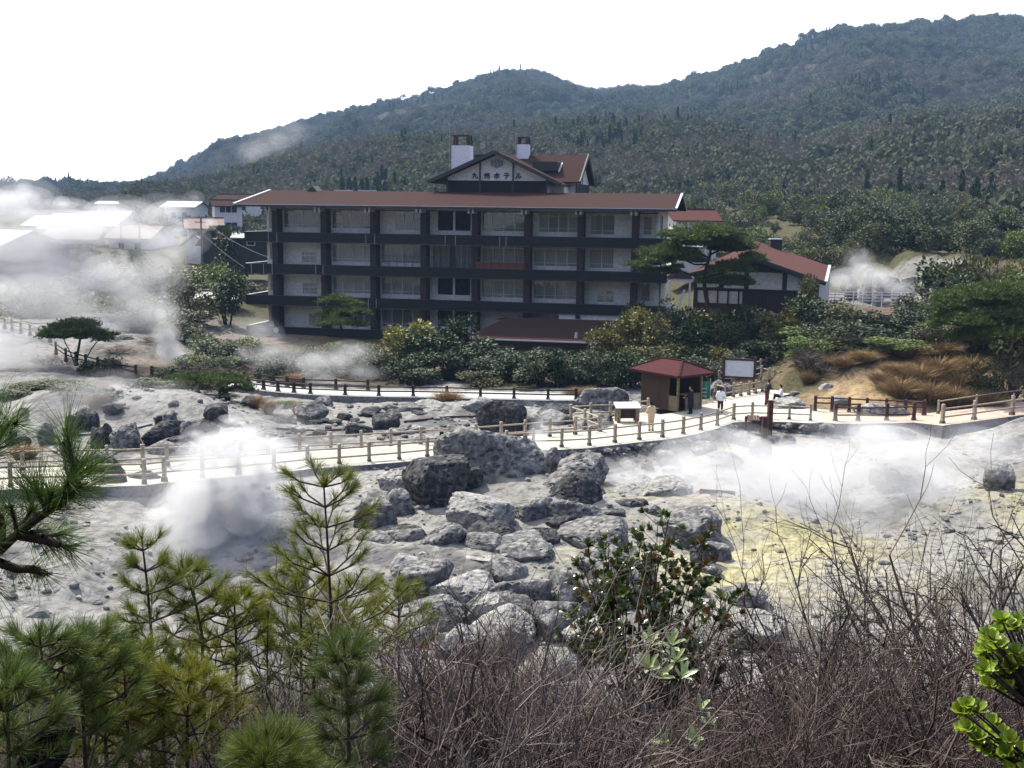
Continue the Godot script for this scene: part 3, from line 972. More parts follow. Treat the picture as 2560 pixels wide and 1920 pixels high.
			if looks[r][k] in ["w4rail", "doors", "w4orange"]:
				var y := 9.73 - 3.1 * r
				b = MB.new()
				b.box(Vector3(x0 - 0.2, y + 1.0, 0.9), Vector3(x1 + 0.2, y + 1.04, 0.94))
				b.box(Vector3(x0 - 0.2, y + 0.45, 0.9), Vector3(x1 + 0.2, y + 0.48, 0.94))
				var rail := part("balcony_rail", b.done(M.trim), h)
				for q in 7:
					b = MB.new()
					var x := lerpf(x0 - 0.15, x1 + 0.15, q / 6.0)
					b.box(Vector3(x - 0.03, y - 0.72, 0.86), Vector3(x + 0.03, y + 0.99, 0.895))
					part("baluster", b.done(M.trim), rail)
				if looks[r][k] == "w4orange":
					b = MB.new()
					b.box(Vector3(x0 - 0.15, y + 0.02, 0.78), Vector3(x1 + 0.1, y + 0.62, 0.84))
					part("board", b.done(M.orange_board), h)
		# narrow end bays
		var b0 := 9.73 - 3.1 * r
		bay_wall(h, x_left + 0.251, -0.3, y0, y1, zw, [-1.15, -0.36, b0 + 0.3, b0 + 2.2])
		frame_window(h, -1.15, -0.36, b0 + 0.3, b0 + 2.2, zw - 0.05, 1, 0.3, "" if r < 2 else "drawn", 0.3)
		bay_wall(h, 7 * bay + 0.3, x_right - 0.251, y0, y1, zw, [36.1, 36.95, b0 + 0.25, b0 + 2.0])
		frame_window(h, 36.1, 36.95, b0 + 0.25, b0 + 2.0, zw - 0.05, 1, 0.0, "drawn", 0.4)
	# base wall with two dark vents over the annex roof
	b = MB.new()
	b.box(Vector3(x_left, -2.5, 0.6), Vector3(x_right, -0.56, 0.9))
	part("plinth", b.done(M.plaster), h)
	b = MB.new()
	b.box(Vector3(x_right + 0.004, 7.2, -9.0), Vector3(x_right + 0.05, 8.4, -8.2))
	part("side_vent", b.done(M.trim), h)
	b = MB.new()
	b.tube(Vector3(x_right + 0.09, -1.0, -3.2), Vector3(x_right + 0.09, 11.8, -3.2), 0.06, 0.06, 6)
	part("downpipe", b.done(M.trim), h)
	b = MB.new()
	b.tube(Vector3(x_right + 0.09, 9.3, -1.6), Vector3(x_right + 0.09, 11.9, -1.2), 0.05, 0.05, 6)
	part("downpipe", b.done(M.metal_pale), h)
	b = MB.new()
	b.tube(Vector3(0.33, 0.08, 1.3), Vector3(0.33, 0.08, 1.42), 0.3, 0.26, 14)
	part("lamp_dish", b.done(M.metal_pale), h)
	# main roof
	b = MB.new()
	var e0 := 12.42
	var rr := 13.9
	roof_sheet(b, Vector3(-3.45, e0, 2.2), Vector3(39.3, e0, 2.2), Vector3(39.3, rr, -6.5), Vector3(-3.45, rr, -6.5), 0.16)
	roof_sheet(b, Vector3(39.3, e0, -15.2), Vector3(-3.45, e0, -15.2), Vector3(-3.45, rr, -6.502), Vector3(39.3, rr, -6.502), 0.16)
	var roof := part("roof", b.done(M.roof), h)
	b = MB.new()
	b.box(Vector3(-3.4, 12.2, 2.02), Vector3(39.25, 12.255, -15.0))
	part("soffit", b.done(M.soffit), roof)
	b = MB.new()
	b.box(Vector3(-3.48, e0 - 0.24, 2.205), Vector3(39.33, e0 - 0.05, 2.29))
	part("fascia", b.done(M.trim), roof)
	b = MB.new()
	b.box(Vector3(-3.5, e0 - 0.048, 2.21), Vector3(39.36, e0 + 0.01, 2.34))
	part("gutter", b.done(M.metal_pale), roof)
	for x in [-3.45, 39.3]:
		b = MB.new()
		b.bar(Vector3(x, e0 + 0.03, 2.25), Vector3(x, rr + 0.03, -6.5), 0.2, 0.12)
		b.bar(Vector3(x, rr + 0.03, -6.5), Vector3(x, e0 + 0.03, -15.2), 0.2, 0.12)
		part("verge_board", b.done(M.metal_pale), roof)
	for x in [-1.3, 37.5]:
		b = MB.new()
		b.prism(PackedVector2Array([Vector2(-12.6, 12.26), Vector2(-0.9, 12.26), Vector2(-6.5, 13.7)]), x, x - 0.15, Transform3D(Basis(Vector3(0, 0, 1), Vector3(0, 1, 0), Vector3(1, 0, 0)), Vector3.ZERO))
		part("gable_wall", b.done(M.plaster), roof)
	b = MB.new()
	b.prism(PackedVector2Array([Vector2(0.6, 13.6), Vector2(2.2, 13.6), Vector2(1.45, 14.4)]), -5.9, -7.6)
	part("roof_vent", b.done(M.trim), roof)
	for x in [[3.4, 5.4], [6.0, 8.0]]:
		b = MB.new()
		b.bar(Vector3(x[0], 13.96, -7.1), Vector3(x[1], 13.96, -7.1), 0.25, 0.1)
		part("skylight_kerb", b.done(M.metal_pale), roof)
	penthouse(h)
	annex(h)


func penthouse(h: Node3D) -> void:
	var p := Node3D.new()
	p.name = "penthouse"
	h.add_child(p)
	var wx0 := 15.56
	var wx1 := 25.87
	var zf := -7.0
	var apex := Vector2(20.64, 17.9)
	var b := MB.new()
	b.prism(PackedVector2Array([Vector2(wx0, 13.2), Vector2(wx1, 13.2), Vector2(wx1, 15.2), Vector2(20.68, 17.6), Vector2(wx0, 15.35)]), zf, -16.0)
	part("wall", b.done(M.plaster), p)
	b = MB.new()
	b.box(Vector3(wx1 + 0.004, 13.2, -16.0), Vector3(27.3, 14.72, -9.0))
	part("wall", b.done(M.plaster), p)
	# dark slatted band along the foot of the gable
	b = MB.new()
	b.box(Vector3(wx0 - 0.05, 13.85, zf + 0.004), Vector3(wx1 + 0.05, 15.0, zf + 0.06))
	b.box(Vector3(wx0 - 0.1, 14.96, zf + 0.061), Vector3(wx1 + 0.1, 15.06, zf + 0.14))
	for q in 64:
		var x := lerpf(wx0 + 0.08, wx1 - 0.08, q / 63.0)
		b.box(Vector3(x - 0.03, 13.95, zf + 0.062), Vector3(x + 0.03, 14.955, zf + 0.1))
	part("slatted_band", b.done(M.louver), p)
	b = MB.new()
	for x in [wx0 + 0.03, 19.02, 22.42, wx1 - 0.03]:
		var top := 15.3 if x < 16 else 15.15 if x > 25 else 17.6 - absf(x - 20.68) * 0.44 - 0.05
		b.box(Vector3(x - 0.08, 13.8, zf + 0.1), Vector3(x + 0.08, top, zf + 0.16))
	part("timbers", b.done(M.trim), p)
	# six-sided louvred emblem
	b = MB.new()
	var hex := PackedVector2Array()
	for k in 6:
		hex.append(Vector2(20.73, 16.77) + Vector2(cos(TAU * (k + 0.5) / 6.0), sin(TAU * (k + 0.5) / 6.0)) * Vector2(0.74, 0.5) )
	b.prism(hex, zf + 0.03, zf + 0.004)
	part("emblem", b.done(M.white), p)
	b = MB.new()
	for k in 9:
		var x := 20.73 + (k - 4) * 0.145
		var hh := 0.49 - absf(k - 4) * 0.058
		b.box(Vector3(x - 0.036, 16.77 - hh, zf + 0.035), Vector3(x + 0.036, 16.77 + hh, zf + 0.07))
	part("emblem_bars", b.done(M.louver), p)
	# lettering
	var glyphs := [
		[18.5, [[[0.02, 0.66], [0.64, 0.66]], [[0.36, 0.98], [0.34, 0.5], [0.05, 0.03]], [[0.62, 0.66], [0.62, 0.16], [0.72, 0.08], [0.96, 0.1], [0.97, 0.26]]]],
		[19.74, [[[0.16, 0.96], [0.15, 0.4], [0.03, 0.02]], [[0.5, 0.96], [0.5, 0.04]], [[0.86, 0.98], [0.86, 0.0]], [[0.0, 0.72], [0.03, 0.5]], [[0.3, 0.74], [0.34, 0.5]], [[0.65, 0.74], [0.69, 0.5]]]],
		[20.73, [[[0.03, 0.72], [0.97, 0.72]], [[0.5, 0.98], [0.5, 0.03]], [[0.28, 0.52], [0.1, 0.16]], [[0.72, 0.52], [0.9, 0.16]]]],
		[21.75, [[[0.18, 0.92], [0.82, 0.92]], [[0.0, 0.6], [1.0, 0.6]], [[0.56, 0.6], [0.5, 0.28], [0.3, 0.02]]]],
		[22.95, [[[0.26, 0.92], [0.26, 0.42], [0.04, 0.04]], [[0.58, 0.96], [0.58, 0.1], [0.74, 0.12], [0.98, 0.42]]]],
	]
	for g in glyphs:
		b = MB.new()
		for stroke in g[1]:
			for k in stroke.size() - 1:
				var a := Vector3(g[0] + (stroke[k][0] - 0.5) * 0.56, 15.27 + stroke[k][1] * 0.56, zf + 0.065 + 0.003 * k)
				var c := Vector3(g[0] + (stroke[k + 1][0] - 0.5) * 0.56, 15.27 + stroke[k + 1][1] * 0.56, zf + 0.065 + 0.003 * k)
				var f := (c - a).normalized() * 0.035
				var side := f.normalized().cross(Vector3(0, 0, 1)) * 0.085
				b.obox(Transform3D(Basis(side, (c - a) + f * 2.0, Vector3(0, 0, 0.06)), (a + c) * 0.5))
		part("letter", b.done(M.louver), p)
	# gable roof and the cross roof behind it
	b = MB.new()
	roof_sheet(b, Vector3(13.87, 14.93, -17.0), Vector3(13.87, 14.93, -6.0), Vector3(apex.x, apex.y, -6.0), Vector3(apex.x, apex.y, -17.0), 0.14)
	roof_sheet(b, Vector3(27.43, 14.75, -6.0), Vector3(27.43, 14.75, -17.0), Vector3(apex.x + 0.003, apex.y, -17.0), Vector3(apex.x + 0.003, apex.y, -6.0), 0.14)
	var roof := part("roof", b.done(M.roof), p)
	b = MB.new()
	b.bar(Vector3(13.8, 14.84, -5.97), Vector3(apex.x, apex.y - 0.05, -5.97), 0.12, 0.36)
	b.bar(Vector3(apex.x, apex.y - 0.05, -5.972), Vector3(27.5, 14.66, -5.972), 0.12, 0.36)
	part("barge_board", b.done(M.trim), roof)
	b = MB.new()
	roof_sheet(b, Vector3(20.0, 15.1, -11.0), Vector3(28.6, 15.1, -11.0), Vector3(28.6, 18.15, -17.0), Vector3(20.0, 18.15, -17.0), 0.14)
	roof_sheet(b, Vector3(28.6, 15.1, -23.0), Vector3(16.0, 15.1, -23.0), Vector3(16.0, 18.15, -17.003), Vector3(28.6, 18.15, -17.003), 0.14)
	part("cross_roof", b.done(M.roof), p)
	b = MB.new()
	b.bar(Vector3(28.62, 15.0, -10.9), Vector3(28.62, 18.06, -17.0), 0.14, 0.4)
	b.bar(Vector3(28.622, 18.06, -17.0), Vector3(28.622, 15.0, -23.1), 0.14, 0.4)
	part("barge_board", b.done(M.trim), p)
	b = MB.new()
	var side := Transform3D(Basis(Vector3(0, 0, 1), Vector3(0, 1, 0), Vector3(1, 0, 0)), Vector3.ZERO)
	b.prism(PackedVector2Array([Vector2(-22.0, 12.6), Vector2(-12.0, 12.6), Vector2(-12.0, 15.3), Vector2(-17.0, 17.8), Vector2(-22.0, 15.3)]), 28.0, 16.2, side)
	part("cross_wall", b.done(M.plaster), p)
	b = MB.new()
	b.box(Vector3(28.004, 13.9, -21.9), Vector3(28.08, 15.0, -12.1))
	part("slatted_band", b.done(M.louver), p)
	b = MB.new()
	b.box(Vector3(28.004, 15.0, -17.08), Vector3(28.07, 17.5, -16.92))
	part("timbers", b.done(M.trim), p)
	# dormer with a pale flashing
	b = MB.new()
	b.prism(PackedVector2Array([Vector2(23.3, 16.3), Vector2(26.0, 16.3), Vector2(26.0, 17.2), Vector2(23.3, 17.25)]), -12.6, -15.6)
	part("dormer", b.done(M.trim), p)
	b = MB.new()
	b.bar(Vector3(26.06, 17.2, -15.2), Vector3(26.06, 16.15, -12.9), 0.14, 0.08)
	b.bar(Vector3(23.3, 17.28, -14.0), Vector3(26.0, 17.23, -14.0), 0.1, 0.06)
	part("flashing", b.done(M.metal_pale), p)
	# back wing that carries the cross roof
	b = MB.new()
	b.box(Vector3(16.2, -2.0, -22.0), Vector3(28.0, 12.59, -12.81))
	part("back_wing", b.done(M.plaster), h)
	# chimneys, capped with splayed frames
	for c in [[14.43, 16.41, 18.89, 20.0, -13.0, 13.4], [20.91, 22.2, 19.19, 19.99, -16.0, 16.0]]:
		b = MB.new()
		var depth: float = (c[1] - c[0]) * 0.85
		b.box(Vector3(c[0], c[5], c[4] - depth), Vector3(c[1], c[2], c[4]))
		var ch := part("chimney", b.done(M.white), h)
		b = MB.new()
		var cx: float = (c[0] + c[1]) * 0.5
		var cz: float = c[4] - depth * 0.5
		var w0: float = (c[1] - c[0]) * 0.38
		var w1: float = (c[1] - c[0]) * 0.42
		for sx in [-1, 1]:
			for sz in [-1, 1]:
				b.bar(Vector3(cx + sx * w1, c[2], cz + sz * w1 * 0.8), Vector3(cx + sx * w0, c[3] - 0.08, cz + sz * w0 * 0.8), 0.3, 0.2)
		b.box(Vector3(cx - w0 - 0.12, c[3] - 0.1, cz - w0 * 0.8 - 0.12), Vector3(cx + w0 + 0.12, c[3], cz + w0 * 0.8 + 0.12))
		part("chimney_cap", b.done(M.brown_wood), ch)
	for q in [[14.3, -12.8, 13.2, 23.4], [20.85, -15.9, 16.5, 22.6]]:
		b = MB.new()
		b.tube(Vector3(q[0], q[2], q[1]), Vector3(q[0], q[3] - 2.2, q[1]), 0.05, 0.04, 6)
		b.tube(Vector3(q[0], q[3] - 2.2, q[1]), Vector3(q[0], q[3], q[1]), 0.02, 0.012, 5)
		part("lightning_rod", b.done(M.steel), h)


func annex(h: Node3D) -> void:
	var a := Node3D.new()
	a.name = "annex"
	h.add_child(a)
	var b := MB.new()
	b.box(Vector3(22.6, -3.0, 1.3), Vector3(37.0, 0.72, 7.0))
	part("wall", b.done(M.ply), a)
	b = MB.new()
	var e := 0.8
	var r := 2.25
	# hipped on the left, running on to the right
	b.quad(Vector3(21.2, e, 8.0), Vector3(38.0, e, 8.0), Vector3(38.0, r, 3.0), Vector3(24.0, r, 3.0))
	b.tri(Vector3(21.2, e, 1.3), Vector3(21.2, e, 8.0), Vector3(24.0, r, 3.0))
	b.quad(Vector3(38.0, r - 0.4, 1.26), Vector3(22.5, r - 0.4, 1.26), Vector3(24.0, r, 3.0), Vector3(38.0, r, 3.0))
	b.quad(Vector3(21.2, e - 0.02, 1.3), Vector3(38.0, e - 0.02, 1.3), Vector3(38.0, e - 0.02, 8.0), Vector3(21.2, e - 0.02, 8.0))
	b.tri(Vector3(38.0, e, 8.0), Vector3(38.0, e, 1.26), Vector3(38.0, r, 3.0))
	var rf := part("roof", b.done(M.roof), a)
	b = MB.new()
	b.box(Vector3(21.1, e - 0.14, 8.01), Vector3(38.05, e - 0.02, 8.1))
	part("gutter", b.done(M.metal_pale), rf)
	b = MB.new()
	b.box(Vector3(21.3, e - 0.4, 7.6), Vector3(37.8, e - 0.15, 7.8))
	part("eave_beam", b.done(M.dark_wood), rf)
	b = MB.new()
	b.tube(Vector3(31.2, 1.0, 7.2), Vector3(31.2, 1.5, 7.2), 0.18, 0.12, 8)
	part("roof_cowl", b.done(M.metal_pale), rf)
	for k in 3:
		frame_window(a, 23.4 + k * 4.4, 25.6 + k * 4.4, -1.6, 0.2, 7.06, 2, 0.0, "drawn", 0.0, M.dark_wood)
	# white strip of wall between this roof and the band above
	b = MB.new()
	b.box(Vector3(28.6, 1.4, 0.6), Vector3(37.5, 2.53, 1.0))
	part("wall", b.done(M.plaster), a)
	for x in [30.2, 35.0]:
		var v := MB.new()
		v.box(Vector3(x, 2.16, 1.0), Vector3(x + 0.4, 2.55, 1.2))
		part("vent", v.done(M.louver), a)


# ---------------------------------------------------------------- boulders

func ico(level: int) -> Array:
	if mesh_store.has("ico%d" % level):
		return mesh_store["ico%d" % level]
	var g := (1.0 + sqrt(5.0)) / 2.0
	var v: Array = []
	for p in [[-1, g, 0], [1, g, 0], [-1, -g, 0], [1, -g, 0], [0, -1, g], [0, 1, g], [0, -1, -g], [0, 1, -g], [g, 0, -1], [g, 0, 1], [-g, 0, -1], [-g, 0, 1]]:
		v.append(Vector3(p[0], p[1], p[2]).normalized())
	var f := [[0, 11, 5], [0, 5, 1], [0, 1, 7], [0, 7, 10], [0, 10, 11], [1, 5, 9], [5, 11, 4], [11, 10, 2], [10, 7, 6], [7, 1, 8], [3, 9, 4], [3, 4, 2], [3, 2, 6], [3, 6, 8], [3, 8, 9], [4, 9, 5], [2, 4, 11], [6, 2, 10], [8, 6, 7], [9, 8, 1]]
	for q in level:
		var mid := {}
		var nf := []
		for t in f:
			var m := []
			for e in 3:
				var a: int = t[e]
				var b: int = t[(e + 1) % 3]
				var key := Vector2i(mini(a, b), maxi(a, b))
				if not mid.has(key):
					mid[key] = v.size()
					v.append(((v[a] + v[b]) * 0.5).normalized())
				m.append(mid[key])
			nf.append([t[0], m[0], m[2]])
			nf.append([t[1], m[1], m[0]])
			nf.append([t[2], m[2], m[1]])
			nf.append([m[0], m[1], m[2]])
		f = nf
	mesh_store["ico%d" % level] = [v, f]
	return [v, f]


# a block: rounded meeting of random planes, chipped by noise. blocky 0 = cobble, 1 = quarried block
func boulder_mesh(sd: int, level: int, blocky: float, m: Material) -> ArrayMesh:
	var key := "b%d_%d_%.2f_%d" % [sd, level, blocky, m.get_instance_id()]
	if mesh_store.has(key):
		return mesh_store[key]
	var r := RandomNumberGenerator.new()
	r.seed = sd * 977 + 5
	var planes: Array = []
	for k in 24:
		var q := Vector3(r.randfn(), r.randfn() * 0.9, r.randfn()).normalized()
		if k < 6:
			q = [Vector3.UP, Vector3.DOWN, Vector3.LEFT, Vector3.RIGHT, Vector3.FORWARD, Vector3.BACK][k]
			q = (q + Vector3(r.randfn(), r.randfn(), r.randfn()) * lerpf(0.5, 0.25, blocky)).normalized()
		planes.append([q, r.randf_range(0.6, 0.84) if k < 6 else r.randf_range(0.76, 1.0)])
	var g := ico(level)
	var verts := PackedVector3Array()
	var power := lerpf(12.0, 44.0, blocky)
	var o := Vector3(sd * 3.7, 0, 0)
	for d in g[0]:
		var most := 1.0 / 1.16
		var s := 0.0
		for p in planes:
			var t: float = d.dot(p[0]) / p[1]
			if t > most * 0.8:
				s += pow(t, power)
		s += pow(most, power)
		var rad := pow(s, -1.0 / power)
		var q: Vector3 = d * rad
		var crack := absf(fbm.get_noise_3dv(q * 0.9 + o))
		rad *= 1.0 + 0.05 * fbm.get_noise_3dv(q * 1.3 - o) + 0.035 * fine.get_noise_3dv(q * 4.5 + o) + 0.012 * fine.get_noise_3dv(q * 11.0) - 0.09 * smoothstep(0.06, 0.0, crack)
		verts.append(d * rad)
	# broken faces: each little face keeps its own edge
	var mb := MB.new()
	for t in g[1]:
		mb.tri(verts[t[0]], verts[t[1]], verts[t[2]])
	mesh_store[key] = mb.done(m)
	return mesh_store[key]


func rock_material(tone: String) -> Material:
	return {"d": M.rock_dark, "m": M.rock, "p": M.rock_pale}[tone]


# x, z, foot height, width, height, depth, turn, tilt, seed, blockiness, tone, label (or the number of the label and group it shares)
func build_rocks() -> void:
	var kin := [["smaller boulder lodged in the heap", "smaller boulders lodged in the heap"], ["boulder half hidden behind the bare twigs", "boulders half hidden behind the bare twigs"], ["rock poking out of the steam", "rocks poking out of the steam pools"], ["grey boulder in a short row on the pale flat", "short row of boulders on the pale flat"], ["dark rock in the row beside the pipe", "dark rocks in a row beside the pipe"], ["low rock just behind the cream rail of the walk", "low rocks just behind the cream rail"], ["dark rock lying on the pale left slope", "dark rocks lying on the pale left slope"], ["pale rock in the steaming field beyond the pavilion", "pale rocks beyond the pavilion"]]
	var list := [
		[-3.18, -46.56, -0.40, 2.27, 2.16, 1.93, 0.15, 0.05, 3, 0.9, "d", "squarish dark boulder with an upright face, beside the huge domed boulder"],
		[-1.09, -49.15, -0.15, 3.65, 2.36, 2.92, 0.30, 0.02, 11, 0.5, "m", "huge domed grey boulder at the top of the pile"],
		[-1.75, -47.27, -0.35, 0.84, 1.50, 0.71, 0.24, 0.06, 3, 0.7, "d", "narrow dark boulder wedged between the domed and the squarish boulder"],
		[-5.04, -48.28, -0.55, 1.40, 1.21, 1.19, 0.44, 0.25, 4, 0.7, "p", "pale slab leaning against the left of the squarish boulder"],
		[-5.38, -44.30, -1.05, 1.39, 1.67, 1.18, 0.24, 0.08, 5, 0.6, "m", "tall grey boulder half lost in the steam left of the pile"],
		[-4.58, -45.25, -0.95, 0.99, 1.34, 0.85, -0.47, -0.01, 6, 0.5, "m", "rounded boulder under the pale leaning slab"],
		[-1.12, -43.58, -0.85, 2.37, 1.70, 2.01, -0.25, -0.12, 4, 0.9, "p", "white-faced slab with a rust stain in the middle of the pile"],
		[0.86, -44.86, -0.75, 1.69, 1.16, 1.44, 0.44, 0.03, 8, 0.6, "m", "brownish angular boulder right of the white-faced slab"],
		[2.02, -48.11, -0.45, 1.83, 1.17, 1.56, 0.40, -0.08, 9, 0.3, "m", "rounded lichened boulder on the right shoulder of the pile"],
		[2.80, -46.70, -0.65, 1.99, 1.42, 1.69, -0.03, -0.05, 10, 0.4, "d", "dark rounded boulder leaning on the lichened one"],
		[2.60, -44.69, -0.95, 1.84, 1.21, 1.56, 0.04, 0.01, 11, 0.7, "m", "grey angular boulder below the dark rounded one"],
		[3.36, -42.89, -1.15, 2.51, 1.28, 2.13, -0.49, 0.15, 12, 0.5, "m", "long grey boulder behind the broadleaf shrub"],
		[-3.90, -42.72, -1.15, 1.36, 0.92, 1.15, -0.28, -0.04, 13, 0.5, "d", "dark knobbly boulder at the left foot of the pile"],
		[-2.55, -41.86, -1.15, 1.54, 1.34, 1.31, 0.42, 0.05, 14, 0.4, "m", "pitted grey boulder at the foot of the pile"],
		[-5.13, -42.26, -1.25, 1.34, 0.88, 1.14, -0.34, 0.06, 15, 0.4, "m", "low grey boulder next to the young pine tops"],
		[-1.96, -40.76, -1.25, 1.18, 0.66, 1.00, -0.36, 0.02, 16, 0.2, "p", "small smooth pale boulder in front of the pitted one"],
		[0.26, -40.90, -1.25, 3.02, 0.63, 3.02, -0.37, -0.10, 17, 0.5, "p", "broad pale flat boulder among the bare twigs"],
		[0.60, -41.14, -1.05, 2.40, 0.90, 2.04, 0.37, -0.06, 18, 0.6, "m", "long grey boulder behind the broad pale flat one"],
		[0.37, -43.90, -0.95, 1.13, 0.40, 0.96, -0.28, 0.10, 19, 0.4, "m", "small brown boulder under the brownish angular one"],
		[-1.47, -36.70, -1.25, 1.77, 0.96, 1.50, 0.37, -0.04, 20, 0.5, "p", "pale boulder behind a screen of bare twigs"],
		[0.40, -36.71, -1.25, 1.63, 0.95, 1.38, 0.46, 0.01, 21, 0.8, "m", "block with a dark front behind the bare twigs"],
		[-0.67, -34.99, -1.25, 1.01, 0.84, 0.86, 0.18, -0.06, 22, 0.4, "p", "pale rounded boulder low down behind the twigs"],
		[1.49, -34.17, -1.25, 1.44, 1.03, 1.23, 0.44, 0.04, 23, 0.5, "m", "grey boulder low down left of the broadleaf shrub trunk"],
		[2.76, -32.71, -1.05, 1.38, 0.85, 1.17, 0.47, 0.08, 24, 0.5, "p", "pale boulder low down behind the broadleaf shrub"],
		[-1.45, -32.18, -1.05, 1.14, 0.62, 0.97, -0.20, -0.03, 25, 0.4, "p", "half-hidden pale boulder under the thicket"],
		[-2.73, -47.76, -0.67, 1.89, 0.89, 1.61, -0.33, -0.07, 26, 0.9, "d", 0],
		[-3.53, -45.07, -1.08, 1.61, 0.70, 1.37, -0.43, -0.04, 27, 0.3, "d", 0],
		[-3.97, -42.27, -1.14, 1.35, 0.96, 1.15, 0.10, -0.10, 28, 0.5, "m", 0],
		[-0.18, -47.20, -0.60, 1.47, 0.74, 1.25, 0.18, -0.03, 29, 0.3, "m", 0],
		[-0.06, -46.35, -0.98, 1.71, 0.78, 1.45, -0.19, 0.06, 30, 0.7, "m", 0],
		[-5.23, -46.36, -1.20, 1.00, 0.69, 0.85, -0.02, -0.04, 31, 0.5, "m", 0],
		[3.52, -41.19, -1.24, 1.16, 0.71, 0.99, -0.02, 0.04, 32, 0.8, "d", 0],
		[-0.41, -47.69, -0.58, 1.48, 1.01, 1.26, -0.44, 0.10, 33, 0.3, "d", 0],
		[-5.46, -44.60, -1.22, 1.69, 1.16, 1.43, -0.48, 0.05, 34, 0.4, "d", 0],
		[3.61, -44.14, -1.24, 0.92, 0.54, 0.78, 0.34, -0.10, 35, 0.4, "m", 0],
		[-6.07, -46.27, -1.24, 1.30, 0.92, 1.11, 0.29, -0.03, 36, 0.6, "d", 0],
		[-0.85, -42.45, -0.95, 1.61, 0.71, 1.37, 0.08, -0.10, 37, 0.4, "m", 0],
		[-0.97, -41.42, -0.95, 1.80, 0.84, 1.53, -0.45, -0.06, 38, 0.4, "m", 0],
		[3.01, -46.23, -1.20, 1.07, 0.48, 0.91, 0.46, -0.06, 39, 0.7, "m", 0],
		[4.39, -45.83, -1.26, 1.72, 0.98, 1.46, 0.26, 0.09, 40, 0.7, "d", 0],
		[-1.05, -46.44, -0.95, 1.52, 0.81, 1.29, 0.44, -0.03, 41, 0.3, "m", 0],
		[-5.50, -43.19, -1.23, 0.85, 0.56, 0.72, -0.15, 0.00, 42, 0.6, "m", 0],
		[2.35, -46.31, -1.15, 1.98, 1.11, 1.68, 0.28, -0.08, 43, 0.8, "d", 0],
		[2.83, -47.28, -1.05, 1.94, 1.26, 1.65, 0.25, 0.06, 44, 0.5, "d", 0],
		[-5.24, -45.69, -1.20, 1.25, 0.62, 1.06, 0.36, -0.09, 45, 0.9, "d", 0],
		[4.87, -47.13, -1.27, 1.79, 1.24, 1.52, 0.45, -0.08, 46, 0.6, "d", 0],
		[3.44, -47.83, -1.12, 1.81, 1.12, 1.54, -0.16, 0.02, 47, 0.9, "d", 0],
		[-5.11, -46.45, -1.19, 1.96, 1.31, 1.67, 0.42, -0.03, 48, 0.8, "m", 0],
		[-0.04, -43.24, -0.98, 0.90, 0.40, 0.77, 0.42, 0.01, 49, 0.7, "m", 0],
		[-3.46, -49.28, -0.76, 2.13, 0.96, 1.81, -0.19, -0.04, 50, 0.4, "d", 0],
		[-5.42, -46.69, -1.21, 1.62, 1.16, 1.38, -0.32, -0.08, 51, 0.6, "m", 0],
		[-0.70, -42.09, -0.95, 1.37, 0.97, 1.17, -0.35, 0.04, 52, 0.3, "d", 0],
		[2.42, -47.30, -0.99, 1.83, 1.29, 1.56, 0.50, -0.07, 53, 0.7, "d", 0],
		[-0.23, -43.30, -0.97, 0.92, 0.57, 0.78, -0.45, 0.10, 54, 0.6, "d", 0],
		[2.00, -49.33, -0.91, 1.65, 1.12, 1.40, 0.03, -0.02, 55, 0.6, "d", 0],
		[0.13, -40.62, -0.99, 1.18, 0.77, 1.00, -0.26, 0.02, 56, 0.5, "m", 0],
		[2.34, -44.41, -1.16, 1.57, 1.02, 1.34, 0.33, -0.01, 57, 0.5, "d", 0],
		[-4.10, -45.92, -1.12, 1.78, 0.90, 1.51, -0.08, -0.09, 58, 0.8, "d", 0],
		[-2.59, -48.79, -0.64, 1.27, 0.95, 1.08, 0.42, -0.09, 59, 0.5, "d", 0],
		[4.22, -46.99, -1.25, 1.70, 0.90, 1.45, -0.01, 0.07, 60, 0.9, "m", 0],
		[0.18, -46.41, -0.99, 1.50, 0.86, 1.28, -0.37, 0.05, 61, 0.8, "d", 0],
		[1.24, -42.39, -1.07, 1.39, 0.82, 1.18, 0.45, 0.03, 62, 0.8, "d", 0],
		[3.41, -47.50, -1.22, 1.80, 0.79, 1.53, 0.29, -0.08, 63, 0.9, "d", 0],
		[3.24, -44.13, -1.22, 0.88, 0.40, 0.75, -0.07, -0.07, 64, 0.8, "d", 0],
		[-2.88, -40.05, -1.05, 0.89, 0.49, 0.76, 0.34, -0.04, 65, 0.6, "m", 0],
		[-4.39, -45.89, -1.14, 1.23, 0.68, 1.04, -0.05, 0.10, 66, 0.8, "m", 0],
		[2.30, -46.41, -1.15, 1.28, 0.85, 1.09, 0.35, 0.10, 67, 0.7, "d", 0],
		[-1.54, -47.88, -0.56, 1.68, 0.75, 1.43, -0.05, -0.00, 68, 0.4, "d", 0],
		[3.86, -47.28, -1.24, 0.99, 0.55, 0.84, 0.23, -0.00, 69, 0.5, "d", 0],
		[3.38, -46.38, -1.22, 1.50, 0.94, 1.27, -0.21, -0.02, 70, 0.7, "m", 0],
		[4.08, -43.92, -1.26, 1.05, 0.65, 0.89, -0.35, -0.02, 71, 0.5, "m", 0],
		[3.99, -39.45, -1.20, 1.58, 0.72, 1.34, 0.49, 0.09, 72, 0.5, "m", 1],
		[-0.14, -33.60, -1.20, 1.72, 0.80, 1.46, 0.13, -0.00, 73, 0.6, "p", 1],
		[-0.66, -35.60, -1.20, 1.34, 0.72, 1.14, -0.16, -0.08, 74, 0.7, "m", 1],
		[-1.62, -32.23, -1.20, 1.26, 0.65, 1.07, -0.23, 0.06, 75, 0.5, "d", 1],
		[0.06, -32.72, -1.20, 1.02, 0.67, 0.87, 0.37, -0.03, 76, 0.3, "m", 1],
